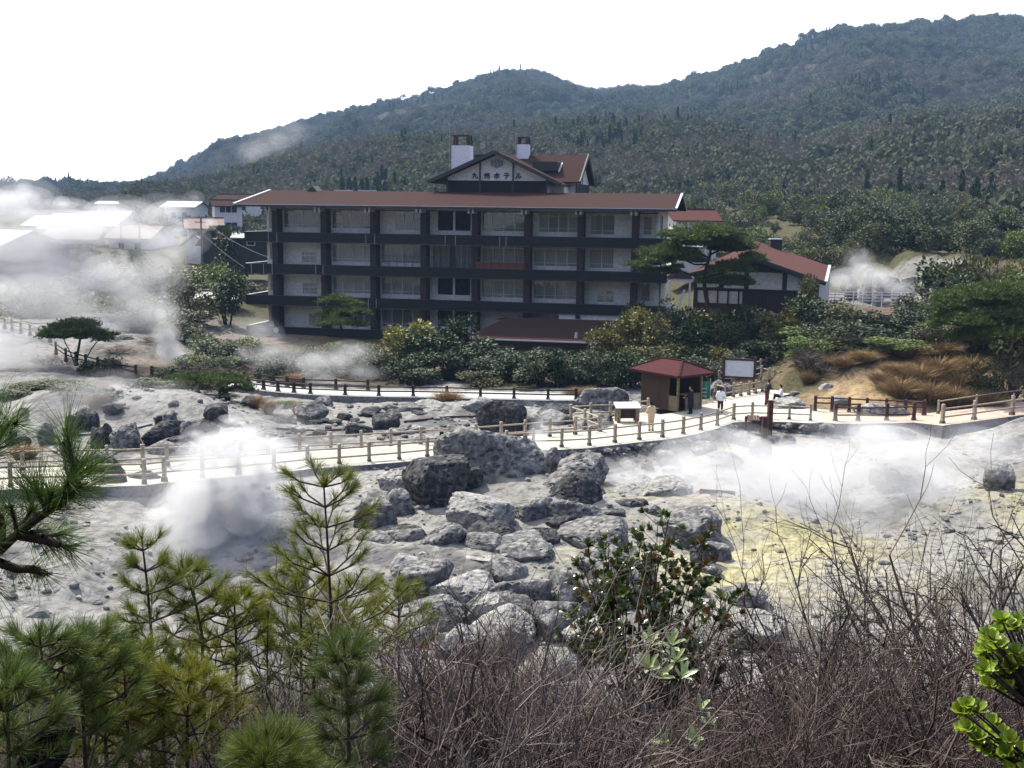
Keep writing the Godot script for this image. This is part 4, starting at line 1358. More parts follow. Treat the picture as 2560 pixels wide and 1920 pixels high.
		[3.84, -37.49, -1.20, 1.94, 1.28, 1.65, 0.29, 0.05, 77, 0.6, "m", 1],
		[-3.04, -37.61, -1.20, 1.71, 1.21, 1.46, 0.19, 0.03, 78, 0.7, "m", 1],
		[1.94, -37.22, -1.20, 1.27, 0.87, 1.08, 0.26, -0.03, 79, 0.7, "m", 1],
		[0.14, -34.04, -1.20, 1.02, 0.55, 0.86, 0.20, -0.04, 80, 0.4, "p", 1],
		[-3.70, -39.20, -1.20, 1.16, 0.81, 0.98, -0.01, 0.05, 81, 0.5, "p", 1],
		[-0.03, -38.77, -1.20, 1.27, 0.88, 1.08, 0.19, -0.04, 82, 0.7, "m", 1],
		[3.64, -39.76, -1.20, 2.01, 1.13, 1.71, 0.45, 0.03, 83, 0.4, "m", 1],
		[-2.25, -34.14, -1.20, 1.10, 0.57, 0.94, 0.08, -0.10, 84, 0.9, "m", 1],
		[-0.69, -31.94, -1.20, 1.02, 0.49, 0.87, 0.05, -0.05, 85, 0.6, "d", 1],
		[-0.39, -32.81, -1.20, 0.97, 0.42, 0.83, 0.17, -0.01, 86, 0.8, "p", 1],
		[-1.95, -32.07, -1.20, 0.82, 0.52, 0.70, 0.32, 0.03, 87, 0.7, "p", 1],
		[-1.98, -35.57, -1.20, 1.00, 0.52, 0.85, 0.30, -0.03, 88, 0.8, "m", 1],
		[3.59, -37.67, -1.20, 1.56, 1.07, 1.32, 0.14, 0.05, 89, 0.7, "d", 1],
		[-2.60, -33.15, -1.20, 0.85, 0.49, 0.72, 0.33, -0.03, 90, 0.4, "m", 1],
		[-0.37, -35.30, -1.20, 1.49, 0.74, 1.27, 0.34, 0.07, 91, 0.8, "m", 1],
		[2.43, -33.15, -1.20, 1.38, 0.80, 1.17, 0.19, 0.10, 92, 0.5, "p", 1],
		[1.63, -30.95, -1.20, 0.94, 0.42, 0.80, 0.46, 0.00, 93, 0.5, "m", 1],
		[-0.37, -38.66, -1.20, 1.12, 0.76, 0.96, 0.03, -0.07, 94, 0.7, "d", 1],
		[0.26, -34.82, -1.20, 1.81, 0.87, 1.54, 0.34, 0.09, 95, 0.6, "d", 1],
		[-2.77, -38.85, -1.20, 1.03, 0.45, 0.88, -0.02, 0.04, 96, 0.5, "d", 1],
		[-2.39, -34.59, -1.20, 1.57, 0.88, 1.33, 0.22, 0.05, 97, 0.5, "m", 1],
		[3.32, -51.23, -0.55, 2.22, 1.37, 1.88, -0.33, 0.30, 98, 0.7, "m", "tilted grey slab standing in thin steam below the walk"],
		[2.05, -52.29, -0.45, 0.93, 1.16, 0.79, 0.28, 0.02, 99, 0.4, "m", "small upright boulder in the small steam jet"],
		[6.98, -49.41, -0.85, 2.10, 0.98, 1.79, 0.17, -0.02, 100, 0.4, "p", "pale crusted mound of rock at the edge of the steam"],
		[5.08, -49.18, -0.95, 1.39, 0.74, 1.18, 0.12, 0.05, 101, 0.4, "p", "low pale rock between pile and steam"],
		[6.12, -46.22, -1.05, 0.69, 0.72, 0.59, 0.14, 0.04, 102, 0.4, "d", "small dark boulder just above the broadleaf shrub"],
		[7.29, -43.91, -1.05, 2.41, 1.22, 2.17, -0.47, 0.12, 103, 0.4, "m", "large smooth grey slab beside the sulphur flat"],
		[8.04, -41.89, -1.15, 0.95, 0.63, 0.81, -0.34, -0.01, 104, 0.3, "m", "rounded crusted boulder on the sulphur flat"],
		[7.31, -41.04, -1.15, 0.99, 0.88, 0.84, 0.15, -0.06, 105, 0.5, "d", "dark wedge-shaped boulder behind the broadleaf shrub"],
		[7.54, -40.07, -1.15, 0.63, 0.30, 0.53, 0.19, 0.03, 106, 0.3, "m", "small crusted boulder at the edge of the sulphur flat"],
		[8.05, -37.01, -1.15, 1.58, 0.54, 1.34, -0.46, -0.01, 107, 0.5, "m", "grey boulder behind the red twigs"],
		[7.72, -33.64, -0.95, 1.54, 0.67, 1.31, -0.27, -0.09, 108, 0.4, "p", "pale boulder above the reddish shrub"],
		[8.14, -57.03, -0.85, 1.17, 0.71, 1.00, -0.37, -0.04, 109, 0.5, "m", "rough dark rock rising from the steam near the walk"],
		[7.03, -56.14, -0.85, 0.62, 0.30, 0.53, -0.32, -0.06, 110, 0.4, "m", 2],
		[8.15, -55.99, -1.05, 0.89, 0.29, 0.76, -0.46, -0.01, 111, 0.4, "m", 2],
		[10.52, -59.69, -0.85, 1.48, 0.52, 1.26, -0.12, 0.02, 112, 0.4, "m", 2],
		[11.34, -57.77, -1.05, 1.63, 0.59, 1.39, 0.09, -0.05, 113, 0.4, "m", 2],
		[8.72, -54.73, -1.25, 0.97, 0.42, 0.83, 0.40, -0.10, 114, 0.4, "m", 2],
		[13.23, -50.79, -1.55, 1.08, 0.47, 0.92, -0.09, -0.04, 115, 0.3, "m", 2],
		[18.60, -55.94, -1.25, 0.44, 0.60, 0.44, -0.09, -0.08, 116, 0.3, "d", "small pointed rock beside the long ridge in the steam"],
		[19.73, -55.08, -1.05, 2.53, 0.64, 1.27, 0.33, -0.03, 117, 0.2, "m", "long low rock ridge in the right-hand steam"],
		[13.02, -62.07, -0.65, 0.84, 0.51, 0.71, -0.46, 0.02, 118, 0.3, "m", "smooth boulder at the foot of the lectern sign"],
		[13.70, -60.54, -0.95, 1.18, 0.67, 1.00, -0.41, 0.01, 119, 0.4, "d", "dark stones heaped at the foot of the square posts"],
		[14.96, -62.57, -0.85, 0.78, 0.47, 0.66, -0.16, 0.02, 120, 0.3, "m", "smooth boulder right of the square posts"],
		[15.76, -62.40, -0.85, 0.78, 0.40, 0.66, 0.46, 0.06, 121, 0.3, "d", "small dark boulder below the stone wall"],
		[23.26, -51.93, -0.25, 1.38, 0.75, 1.17, -0.08, 0.06, 122, 0.3, "m", "rounded boulder on the pale slope at the far right"],
		[21.84, -63.84, -0.55, 3.15, 0.53, 1.89, 0.14, -0.03, 123, 0.4, "m", "low grey outcrop under the red-brown fence"],
		[-16.76, -45.48, -0.25, 1.35, 2.10, 1.15, -0.36, 0.02, 124, 0.5, "d", "tall dark boulder in front of the walk, behind the pine branch"],
		[-16.06, -42.72, -1.25, 0.67, 0.64, 0.57, 0.06, 0.09, 125, 0.4, "m", 3],
		[-15.36, -42.77, -1.25, 1.03, 0.58, 0.88, 0.47, 0.02, 126, 0.5, "m", 3],
		[-14.29, -42.83, -1.25, 1.06, 0.43, 0.90, -0.15, 0.08, 127, 0.5, "m", 3],
		[-15.25, -40.27, -1.25, 1.15, 0.46, 0.98, -0.50, -0.08, 128, 0.6, "m", "sharp-edged grey boulder lying alone on the pale flat"],
		[-17.11, -36.91, -1.25, 0.59, 1.02, 0.50, 0.07, 0.02, 129, 0.6, "m", "grey boulder at the left edge of the pale flat"],
		[-15.70, -36.24, -1.25, 1.03, 0.47, 0.87, -0.36, 0.03, 130, 0.3, "m", "low rounded boulder below the pine branch"],
		[-15.58, -46.58, 0.05, 1.32, 0.79, 0.66, 0.39, -0.02, 131, 0.4, "m", "low grey boulder under the rail below the walk"],
		[-15.76, -46.28, -0.35, 0.53, 0.37, 0.45, -0.07, -0.05, 132, 0.6, "m", "broken angular rock below the walk"],
		[-15.44, -34.79, -1.25, 0.86, 0.30, 0.73, -0.21, 0.09, 133, 0.3, "m", "flat crusted rock on the left flat"],
		[-7.91, -38.20, -1.35, 1.35, 1.03, 1.15, -0.12, 0.09, 134, 0.5, "m", "dark boulder inside the thick steam behind the young pines"],
		[-7.14, -48.76, -0.55, 0.87, 0.66, 0.74, 0.41, 0.02, 135, 0.5, "m", "rock below the walk in drifting steam"],
		[-18.16, -58.16, -0.25, 1.89, 1.23, 1.61, 0.40, -0.05, 136, 0.8, "d", "left one of two tall split dark boulders"],
		[-16.97, -59.01, -0.25, 2.02, 1.07, 1.72, -0.20, 0.10, 137, 0.7, "d", "right one of two tall split dark boulders"],
		[-19.87, -56.66, -0.05, 1.50, 0.93, 1.28, -0.00, -0.02, 138, 0.5, "m", "pale-topped boulder left of the split boulders"],
		[-17.07, -55.46, -0.05, 1.76, 0.44, 1.50, -0.18, 0.10, 139, 0.4, "m", "low boulder behind the walk under the split boulders"],
		[-14.73, -56.15, -0.05, 1.98, 0.53, 1.68, -0.01, -0.04, 140, 0.4, "m", "flat-topped boulder behind the steam plume"],
		[-11.91, -65.05, -0.35, 1.73, 1.12, 1.47, 0.20, -0.00, 141, 0.3, "m", "rounded grey boulder below the far walk"],
		[-11.78, -69.55, -0.35, 0.99, 0.70, 0.84, -0.38, 0.02, 142, 0.3, "m", "smaller rounded boulder tucked behind the rounded grey one"],
		[-15.95, -67.14, -0.25, 1.00, 0.99, 0.85, -0.06, -0.04, 143, 0.4, "d", "dark rounded boulder at the left of the pale strip"],
		[-7.69, -68.29, -0.35, 1.02, 0.49, 0.87, 0.28, 0.07, 144, 0.6, "m", "angular boulder alone on the pale strip"],
		[-4.86, -68.86, -0.35, 1.83, 0.63, 1.10, -0.49, 0.01, 145, 0.4, "p", "white crusted rock below the far walk"],
		[-1.98, -68.49, -0.25, 1.75, 0.71, 1.05, -0.23, 0.09, 146, 0.4, "p", "white crusted mound beside the egg-shaped boulder"],
		[-0.60, -62.12, -0.35, 2.21, 1.77, 1.88, 0.28, -0.05, 21, 0.2, "d", "big dark egg-shaped boulder behind the rail"],
		[-4.12, -68.48, -0.35, 0.85, 0.18, 0.72, -0.23, -0.07, 148, 0.4, "m", "small stone beside the white crusted rock"],
		[-7.35, -63.78, -0.45, 1.38, 0.79, 1.17, 0.49, -0.04, 149, 0.5, "d", 4],
		[-8.61, -61.94, -0.45, 1.38, 0.56, 1.18, 0.11, -0.01, 150, 0.4, "d", 4],
		[-13.54, -63.87, -0.45, 1.01, 0.49, 0.85, -0.37, -0.04, 151, 0.2, "d", 4],
		[-13.01, -64.08, -0.45, 1.00, 0.49, 0.85, -0.14, 0.05, 152, 0.5, "d", 4],
		[-12.79, -65.50, -0.45, 0.69, 0.34, 0.59, -0.39, 0.04, 153, 0.6, "d", 4],
		[-12.25, -64.96, -0.45, 1.07, 0.52, 0.91, 0.21, 0.03, 154, 0.5, "m", 4],
		[-11.43, -64.04, -0.45, 0.76, 0.37, 0.65, 0.22, 0.08, 155, 0.6, "d", 4],
		[-10.98, -64.59, -0.45, 0.71, 0.35, 0.61, -0.07, -0.04, 156, 0.6, "d", 4],
		[-10.28, -64.45, -0.45, 0.60, 0.29, 0.51, 0.39, 0.09, 157, 0.6, "d", 4],
		[-10.01, -65.88, -0.45, 0.90, 0.44, 0.76, -0.27, 0.06, 158, 0.2, "d", 4],
		[-9.30, -65.46, -0.45, 0.53, 0.26, 0.45, -0.43, -0.02, 159, 0.5, "m", 4],
		[-9.05, -66.99, -0.45, 0.61, 0.30, 0.52, 0.45, 0.04, 160, 0.6, "m", 4],
		[-8.58, -67.02, -0.45, 1.18, 0.58, 1.00, -0.31, 0.06, 161, 0.3, "d", 4],
		[-8.08, -67.38, -0.45, 0.93, 0.45, 0.79, -0.43, -0.09, 162, 0.4, "m", 4],
		[-7.19, -66.46, -0.45, 1.14, 0.56, 0.97, -0.41, 0.04, 163, 0.2, "d", 4],
		[-6.77, -67.58, -0.45, 1.00, 0.49, 0.85, -0.21, 0.01, 164, 0.3, "d", 4],
		[-6.14, -68.07, -0.45, 1.21, 0.59, 1.03, -0.24, 0.01, 165, 0.6, "m", 4],
		[-5.65, -67.09, -0.45, 0.89, 0.44, 0.76, 0.36, -0.01, 166, 0.7, "d", 4],
		[-5.15, -68.76, -0.45, 0.55, 0.27, 0.47, 0.17, -0.08, 167, 0.3, "d", 4],
		[-4.59, -67.91, -0.45, 0.70, 0.34, 0.60, -0.18, 0.06, 168, 0.5, "d", 4],
		[-4.04, -67.80, -0.45, 0.57, 0.28, 0.48, -0.07, 0.06, 169, 0.8, "d", 4],
		[-3.26, -69.92, -0.45, 1.22, 0.60, 1.04, -0.36, 0.02, 170, 0.7, "d", 4],
		[-2.81, -69.65, -0.45, 0.79, 0.39, 0.67, 0.30, -0.02, 171, 0.6, "m", 4],
		[-2.05, -69.60, -0.45, 0.76, 0.37, 0.65, 0.35, 0.00, 172, 0.5, "m", 4],
		[-6.38, -61.79, -0.40, 0.74, 0.32, 0.63, -0.46, -0.06, 173, 0.2, "m", 5],
		[-11.97, -61.73, -0.40, 0.84, 0.37, 0.72, -0.50, -0.01, 174, 0.6, "p", 5],
		[-2.20, -61.86, -0.40, 0.58, 0.25, 0.49, -0.31, 0.03, 175, 0.4, "m", 5],
		[-13.45, -60.46, -0.40, 0.79, 0.34, 0.67, -0.25, -0.04, 176, 0.3, "m", 5],
		[-12.57, -62.20, -0.40, 0.48, 0.21, 0.41, -0.16, 0.05, 177, 0.6, "m", 5],
		[-10.51, -63.03, -0.40, 0.37, 0.18, 0.32, 0.45, -0.08, 178, 0.4, "m", 5],
		[-5.39, -62.73, -0.40, 0.72, 0.31, 0.61, -0.47, 0.04, 179, 0.7, "p", 5],
		[-6.61, -61.50, -0.40, 0.67, 0.29, 0.57, -0.19, -0.01, 180, 0.4, "p", 5],
		[-10.62, -61.03, -0.40, 0.72, 0.31, 0.61, -0.32, -0.06, 181, 0.6, "d", 5],
		[-13.99, -61.19, -0.40, 0.73, 0.31, 0.62, -0.44, 0.06, 182, 0.2, "m", 5],
		[-9.17, -63.26, -0.40, 0.66, 0.28, 0.56, 0.44, 0.04, 183, 0.5, "p", 5],
		[-11.22, -60.67, -0.40, 0.39, 0.18, 0.33, -0.26, -0.09, 184, 0.2, "m", 5],
		[-9.35, -63.14, -0.40, 0.50, 0.22, 0.42, 0.14, 0.08, 185, 0.4, "m", 5],
		[-1.38, -63.31, -0.40, 0.74, 0.32, 0.63, 0.03, -0.08, 186, 0.4, "p", 5],
		[5.57, -69.59, -0.25, 2.95, 1.49, 1.77, -0.19, -0.08, 8, 0.5, "m", "big ledge-like grey boulder left of the kiosk"],
		[7.08, -72.75, -0.15, 1.29, 0.76, 1.10, 0.04, 0.08, 188, 0.4, "m", "boulder behind the ledge-like one"],
		[2.78, -68.14, -0.35, 2.05, 0.68, 1.44, 0.10, 0.07, 189, 0.4, "d", "dark flat boulder left of the ledge-like one"],
		[2.49, -64.97, -0.35, 1.61, 0.82, 1.37, -0.29, -0.10, 190, 0.4, "m", "pale boulder behind the corner of the small fence"],
		[1.07, -63.73, -0.35, 1.13, 0.87, 0.96, 0.04, -0.00, 191, 0.4, "m", "rock right of the egg-shaped boulder"],
		[14.50, -76.91, -0.15, 1.64, 0.74, 1.39, 0.07, -0.02, 192, 0.5, "m", "pointed grey boulder under the notice board"],
		[17.49, -70.28, -0.10, 2.11, 0.67, 1.69, 0.13, 0.05, 193, 0.3, "p", "yellowish low rock where a person sits"],
		[19.05, -74.48, -0.05, 0.74, 0.35, 0.63, 0.41, -0.04, 194, 0.4, "m", "small boulder behind the yellowish low rock"],
		[21.16, -71.16, 0.15, 1.01, 0.44, 0.86, -0.05, 0.07, 195, 0.4, "p", "pale rock behind the red-brown fence"],
		[22.55, -67.56, 0.15, 2.75, 0.57, 1.38, -0.28, -0.08, 196, 0.3, "p", "pale crusted ledge on the bank behind the red-brown fence"],
		[21.08, -74.31, 0.15, 0.92, 0.77, 0.79, -0.19, -0.08, 197, 0.4, "p", "pale stone beside the sandy corner of the walk"],
		[-24.20, -80.98, 0.45, 0.58, 0.35, 0.49, 0.27, 0.06, 198, 0.4, "m", "low rock on the pale slope left of the far walk"],
		[-23.37, -63.19, 0.57, 0.71, 0.39, 0.61, -0.19, -0.07, 199, 0.8, "m", 6],
		[-25.97, -56.97, 0.27, 0.54, 0.30, 0.46, -0.42, -0.05, 200, 0.6, "d", 6],
		[-16.88, -55.79, 0.16, 0.97, 0.53, 0.83, -0.42, -0.01, 201, 0.6, "d", 6],
		[-21.49, -57.24, 0.26, 0.61, 0.33, 0.52, 0.08, -0.05, 202, 0.5, "d", 6],
		[-23.61, -59.16, 0.38, 0.62, 0.34, 0.52, -0.44, 0.04, 203, 0.7, "d", 6],
		[-27.71, -68.37, 0.79, 0.63, 0.34, 0.53, -0.45, -0.06, 204, 0.8, "m", 6],
		[-22.48, -62.23, 0.52, 0.98, 0.53, 0.83, -0.21, -0.03, 205, 0.8, "d", 6],
		[-15.51, -56.57, 0.21, 0.41, 0.22, 0.35, -0.40, -0.02, 206, 0.6, "m", 6],
		[-17.02, -57.52, 0.27, 0.55, 0.30, 0.47, -0.19, 0.05, 207, 0.8, "m", 6],
		[-19.44, -60.70, 0.44, 0.40, 0.22, 0.34, 0.06, 0.08, 208, 0.3, "d", 6],
		[-15.09, -56.29, 0.19, 0.67, 0.36, 0.57, 0.15, 0.05, 209, 0.8, "m", 6],
		[-24.66, -55.16, 0.15, 0.75, 0.41, 0.64, 0.07, -0.01, 210, 0.5, "d", 6],
		[-16.40, -56.69, 0.22, 0.55, 0.30, 0.47, 0.32, 0.03, 211, 0.6, "d", 6],
		[-16.59, -62.14, 0.49, 1.21, 0.66, 1.03, 0.45, 0.05, 212, 0.8, "d", 6],
		[-18.85, -60.75, 0.44, 0.73, 0.40, 0.62, 0.20, -0.05, 213, 0.7, "m", 6],
		[-21.70, -62.69, 0.54, 0.41, 0.22, 0.35, 0.31, -0.02, 214, 0.9, "d", 6],
		[-27.43, -61.78, 0.52, 0.57, 0.31, 0.48, -0.37, -0.09, 215, 0.5, "d", 6],
		[-21.34, -57.86, 0.30, 0.63, 0.34, 0.54, -0.33, -0.05, 216, 0.8, "d", 6],
		[-23.35, -60.32, 0.43, 1.12, 0.61, 0.95, 0.18, -0.04, 217, 0.6, "d", 6],
		[-21.75, -57.53, 0.28, 0.51, 0.28, 0.44, -0.44, 0.05, 218, 0.6, "m", 6],
		[-17.09, -57.95, 0.29, 0.76, 0.42, 0.65, 0.06, -0.09, 219, 0.6, "m", 6],
		[-17.97, -59.27, 0.36, 0.85, 0.46, 0.72, -0.45, -0.07, 220, 0.4, "d", 6],
		[-17.88, -68.45, 0.77, 0.58, 0.32, 0.50, -0.14, 0.07, 221, 0.7, "d", 6],
		[-24.53, -57.87, 0.31, 0.67, 0.37, 0.57, 0.45, 0.02, 222, 0.3, "m", 6],
		[35.24, -117.29, 4.17, 1.18, 0.83, 1.18, 0.04, 0.0, 30, 0.4, "d", 7],
		[39.16, -116.29, 4.56, 1.89, 1.32, 1.89, 1.82, 0.0, 31, 0.4, "d", 7],
		[43.10, -124.72, 3.34, 1.97, 1.38, 1.97, 0.35, 0.0, 32, 0.4, "p", 7],
		[36.77, -114.74, 4.71, 1.42, 1.00, 1.42, 0.15, 0.0, 33, 0.4, "d", 7],
		[44.62, -121.54, 3.36, 1.96, 1.37, 1.96, 0.31, 0.0, 34, 0.4, "p", 7],
		[43.41, -126.54, 4.42, 0.81, 0.57, 0.81, 0.71, 0.0, 35, 0.4, "d", 7],
		[42.12, -116.43, 4.49, 1.00, 0.70, 1.00, 0.60, 0.0, 36, 0.4, "d", 7],
		[38.63, -117.87, 3.10, 1.68, 1.18, 1.68, 2.43, 0.0, 37, 0.4, "d", 7],
		[42.45, -118.41, 3.00, 1.49, 1.05, 1.49, 0.43, 0.0, 30, 0.4, "p", 7],
		[36.84, -113.58, 5.47, 0.92, 0.65, 0.92, 2.15, 0.0, 31, 0.4, "p", 7],
		[42.34, -119.52, 3.23, 1.34, 0.94, 1.34, 1.60, 0.0, 32, 0.4, "p", 7],
		[42.56, -120.19, 4.40, 0.78, 0.55, 0.78, 1.76, 0.0, 33, 0.4, "p", 7],
		[43.20, -121.76, 4.78, 1.61, 1.13, 1.61, 1.54, 0.0, 34, 0.4, "d", 7],
		[41.37, -127.72, 2.76, 1.33, 0.93, 1.33, 2.45, 0.0, 35, 0.4, "d", 7],
		[39.25, -118.67, 5.15, 0.94, 0.66, 0.94, 2.87, 0.0, 36, 0.4, "p", 7],
		[38.83, -113.24, 4.32, 1.05, 0.73, 1.05, 0.26, 0.0, 37, 0.4, "p", 7],
		[39.95, -118.61, 2.73, 1.88, 1.32, 1.88, 2.91, 0.0, 30, 0.4, "p", 7],
		[37.82, -124.05, 3.17, 0.89, 0.62, 0.89, 2.01, 0.0, 31, 0.4, "p", 7],
		[45.03, -123.82, 2.87, 1.83, 1.28, 1.83, 1.83, 0.0, 32, 0.4, "p", 7],
		[38.04, -117.47, 5.15, 0.90, 0.63, 0.90, 2.36, 0.0, 33, 0.4, "p", 7],
		[36.20, -114.85, 5.34, 1.19, 0.83, 1.19, 1.96, 0.0, 34, 0.4, "p", 7],
		[41.49, -113.74, 4.05, 1.17, 0.82, 1.17, 2.07, 0.0, 35, 0.4, "d", 7],
		[39.12, -113.60, 3.24, 1.01, 0.71, 1.01, 0.88, 0.0, 36, 0.4, "p", 7],
		[40.01, -113.23, 5.00, 1.80, 1.26, 1.80, 1.24, 0.0, 37, 0.4, "p", 7],
		[37.51, -125.28, 4.45, 1.51, 1.06, 1.51, 2.64, 0.0, 30, 0.4, "d", 7],
		[38.50, -121.54, 4.33, 1.37, 0.96, 1.37, 0.73, 0.0, 31, 0.4, "p", 7],
	]
	for q in list:
		var m := boulder_mesh(q[8], 4 if q[3] > 1.3 else 3, q[9], rock_material(q[10]))
		var floor_y := minf(q[2], gy(q[0], q[1]) - 0.03)
		q[4] += q[2] - floor_y
		q[2] = floor_y
		var basis := Basis.from_euler(Vector3(q[7], q[6], q[7] * 0.6)) * Basis.from_scale(Vector3(q[3] * 0.68, q[4] * 0.74, q[5] * 0.68))
		var shared: Array = [] if q[11] is String else kin[q[11]]
		solo("boulder", m, shared[0] if shared else q[11], "boulder", Transform3D(basis, Vector3(q[0], q[2] + q[4] * 0.36, q[1])), shared[1] if shared else "")
	# loose stones lying about, too many to count
	var spots := [
		["loose grey stones strewn over the pale basin floor", -24.0, 24.0, 32.0, 56.0, 3600, 0.04, 0.2, M.rock],
		["pale crumbs of crust strewn over the basin floor", -26.0, 30.0, 31.0, 60.0, 4200, 0.03, 0.16, M.rock_pale],
		["dark stones strewn between the main walk and the far walk", -24.0, 9.0, 58.0, 71.0, 1100, 0.07, 0.3, M.rock],
	]
	for s in spots:
		var mm := MultiMesh.new()
		mm.transform_format = MultiMesh.TRANSFORM_3D
		mm.mesh = boulder_mesh(77, 1, 0.4, s[8])
		var list2 := []
		for k in s[5]:
			var d := rng.randf_range(s[3], s[4])
			var x := rng.randf_range(s[1], s[2])
			if d > at_x(WALK_FRONT, x) - 0.4 and d < at_x(WALK_BACK, x) + 0.4:
				continue
			if fbm.get_noise_2d(x * 0.2, d * 0.2 + 200.0) < rng.randf_range(-0.3, 0.35):
				continue
			var size: float = s[6] + (s[7] - s[6]) * pow(rng.randf(), 3.0)
			var b := Basis.from_euler(Vector3(rng.randf() * TAU, rng.randf() * TAU, 0)).scaled(Vector3(size * rng.randf_range(0.8, 1.5), size * rng.randf_range(0.5, 0.9), size))
			list2.append(Transform3D(b, ground_at(x, -d) + Vector3(0, size * 0.15, 0)))
		mm.instance_count = list2.size()
		for k in list2.size():
			mm.set_instance_transform(k, list2[k])
		var o := MultiMeshInstance3D.new()
		o.name = numbered("loose_stones")
		o.multimesh = mm
		tag(o, s[0], "stones", "", "stuff")
		add_child(o)
	# the rough stone wall that carries the walk, stone by stone
	for run in [[vs([2.0888, -0.05, -56.126, 4.0324, -0.05, -56.731, 5.4258, -0.05, -57.517, 6.7928, -0.05, -58.319, 8.1181, -0.05, -59.032, 9.3764, -0.05, -59.974, 10.533, -0.05, -61.164, 11.687, -0.05, -62.516, 12.965, -0.05, -64.305]), 2, "low rough stone footing along the front of the walk"], [vs([15.419, -0.05, -64.72, 16.344, -0.05, -64.656, 17.32, -0.05, -64.345, 18.594, -0.05, -64.305]), 4, "taller grey stone retaining wall under the bend of the walk"]]:
		var w := thing("stone_wall", run[2], "wall", Vector3.ZERO)
		var pts: Array = run[0]
		var rows: int = run[1]
		var n := 0
		for k in pts.size() - 1:
			var a: Vector3 = pts[k]
			var b: Vector3 = pts[k + 1]
			var length := a.distance_to(b)
			var u := 0.0
			while u < length:
				var wd := rng.randf_range(0.28, 0.6)
				for r in rows:
					var p := a.lerp(b, minf((u + wd * 0.5) / length, 1.0))
					var size := rng.randf_range(0.75, 1.2)
					p.y -= 0.22 + r * 0.3 + rng.randf_range(-0.06, 0.06)
					p.z += 0.1 + r * 0.06 + rng.randf_range(-0.05, 0.05)
					var m := boulder_mesh(60 + n % 7, 2, 0.5, M.rock if n % 3 else M.rock_dark)
					part("stone", m, w, Transform3D(Basis(Vector3.UP, rng.randf() * TAU).scaled(Vector3(wd * 0.72, 0.24, 0.3) * size), p))
					n += 1
				u += wd * 0.9
	# pipes laid along the rocks
	for p in [[vs([-23.303, 0.3, -59.124, -21.251, 0.3, -59.717, -19.864, 0.2, -60.801]), 0.06, "thin pale pipe left of the split boulders", "s"], [vs([-16.745, 0.2, -60.304, -14.966, 0.2, -60.655]), 0.06, "thin pipe right of the split boulders", "s"], [vs([-13.217, 0.1, -61.77, -10.837, 0.1, -62.293, -8.0582, 0.1, -63.598]), 0.06, "brown pipe along the dark rocks below the far walk", "b"], [vs([-6.3474, 0.1, -65.008, -3.8091, 0.1, -65.987, -1.3196, 0.1, -67.126]), 0.06, "brown pipe running to the egg-shaped boulder", "b"], [vs([8.4745, -0.3, -48.612, 10.097, -0.3, -49.348]), 0.14, "dark iron pipe lying along the rim of the steam pool", "b"], [vs([0.50116, 0, -65.901, 1.9821, 0, -67.645]), 0.05, "short pipe right of the egg-shaped boulder", "b"]]:
		var mb := MB.new()
		for k in p[0].size():
			p[0][k].y = gy(p[0][k].x, p[0][k].z) + p[1] * 0.7
		for k in p[0].size() - 1:
			mb.tube(p[0][k], p[0][k + 1], p[1], p[1], 8)
		solo("pipe", mb.done(M.red_wood if p[3] == "b" else M.steel), p[2], "pipe")


# ---------------------------------------------------------------- fences

func post_mesh(w: float, h: float, m: Material) -> ArrayMesh:
	var key := "post%.2f%.2f%d" % [w, h, m.get_instance_id()]
	if mesh_store.has(key):
		return mesh_store[key]
	var b := MB.new()
	var a := w * 0.5
	var c := a * 0.7
	var y := h - w * 0.22
	b.box(Vector3(-a, -0.25, -a), Vector3(a, y, a))
	var lo := [Vector3(-a, y, a), Vector3(a, y, a), Vector3(a, y, -a), Vector3(-a, y, -a)]
	var hi := [Vector3(-c, h, c), Vector3(c, h, c), Vector3(c, h, -c), Vector3(-c, h, -c)]
	for k in 4:
		b.quad(lo[k], lo[(k + 1) % 4], hi[(k + 1) % 4], hi[k])
	b.quad(hi[0], hi[1], hi[2], hi[3])
	mesh_store[key] = b.done(m)
	return mesh_store[key]


func footing_mesh(w: float) -> ArrayMesh:
	var key := "foot%.2f" % w
	if mesh_store.has(key):
		return mesh_store[key]
	var b := MB.new()
	var a := w * 0.95
	var c := w * 0.62
	var lo := [Vector3(-a, -0.2, a), Vector3(a, -0.2, a), Vector3(a, -0.2, -a), Vector3(-a, -0.2, -a)]
	var hi := [Vector3(-c, 0.13, c), Vector3(c, 0.13, c), Vector3(c, 0.13, -c), Vector3(-c, 0.13, -c)]
	for k in 4:
		b.quad(lo[k], lo[(k + 1) % 4], hi[(k + 1) % 4], hi[k])
	b.quad(hi[0], hi[1], hi[2], hi[3])
	mesh_store[key] = b.done(M.footing)
	return mesh_store[key]


func fence(label: String, pts: Array, h: float, w: float, rails: Array, rail: float, m: Material, group := "rail fences along the walks") -> void:
	var o := thing("rail_fence", label, "fence", pts[0], group)
	var base: Vector3 = pts[0]
	for k in pts.size():
		var p: Vector3 = pts[k] - base
		var dir: Vector3 = pts[mini(k + 1, pts.size() - 1)] - pts[maxi(k - 1, 0)]
		var t := Transform3D(Basis(Vector3.UP, atan2(-dir.z, dir.x) + rng.randf_range(-0.03, 0.03)), p)
		t.basis = t.basis * Basis(Vector3(0, 0, 1), rng.randf_range(-0.012, 0.012))
		var post := part("post", post_mesh(w, h, m), o, t)
		part("footing", footing_mesh(w), post)
		if k < pts.size() - 1:
			var q: Vector3 = pts[k + 1] - base
			for r in rails:
				var mb := MB.new()
				var up := Vector3(0, r, 0)
				mb.tube(p + up + Vector3(0, rng.randf_range(-0.012, 0.012), 0), q + up, rail, rail, 7, false)
				part("rail", mb.done(m), o)


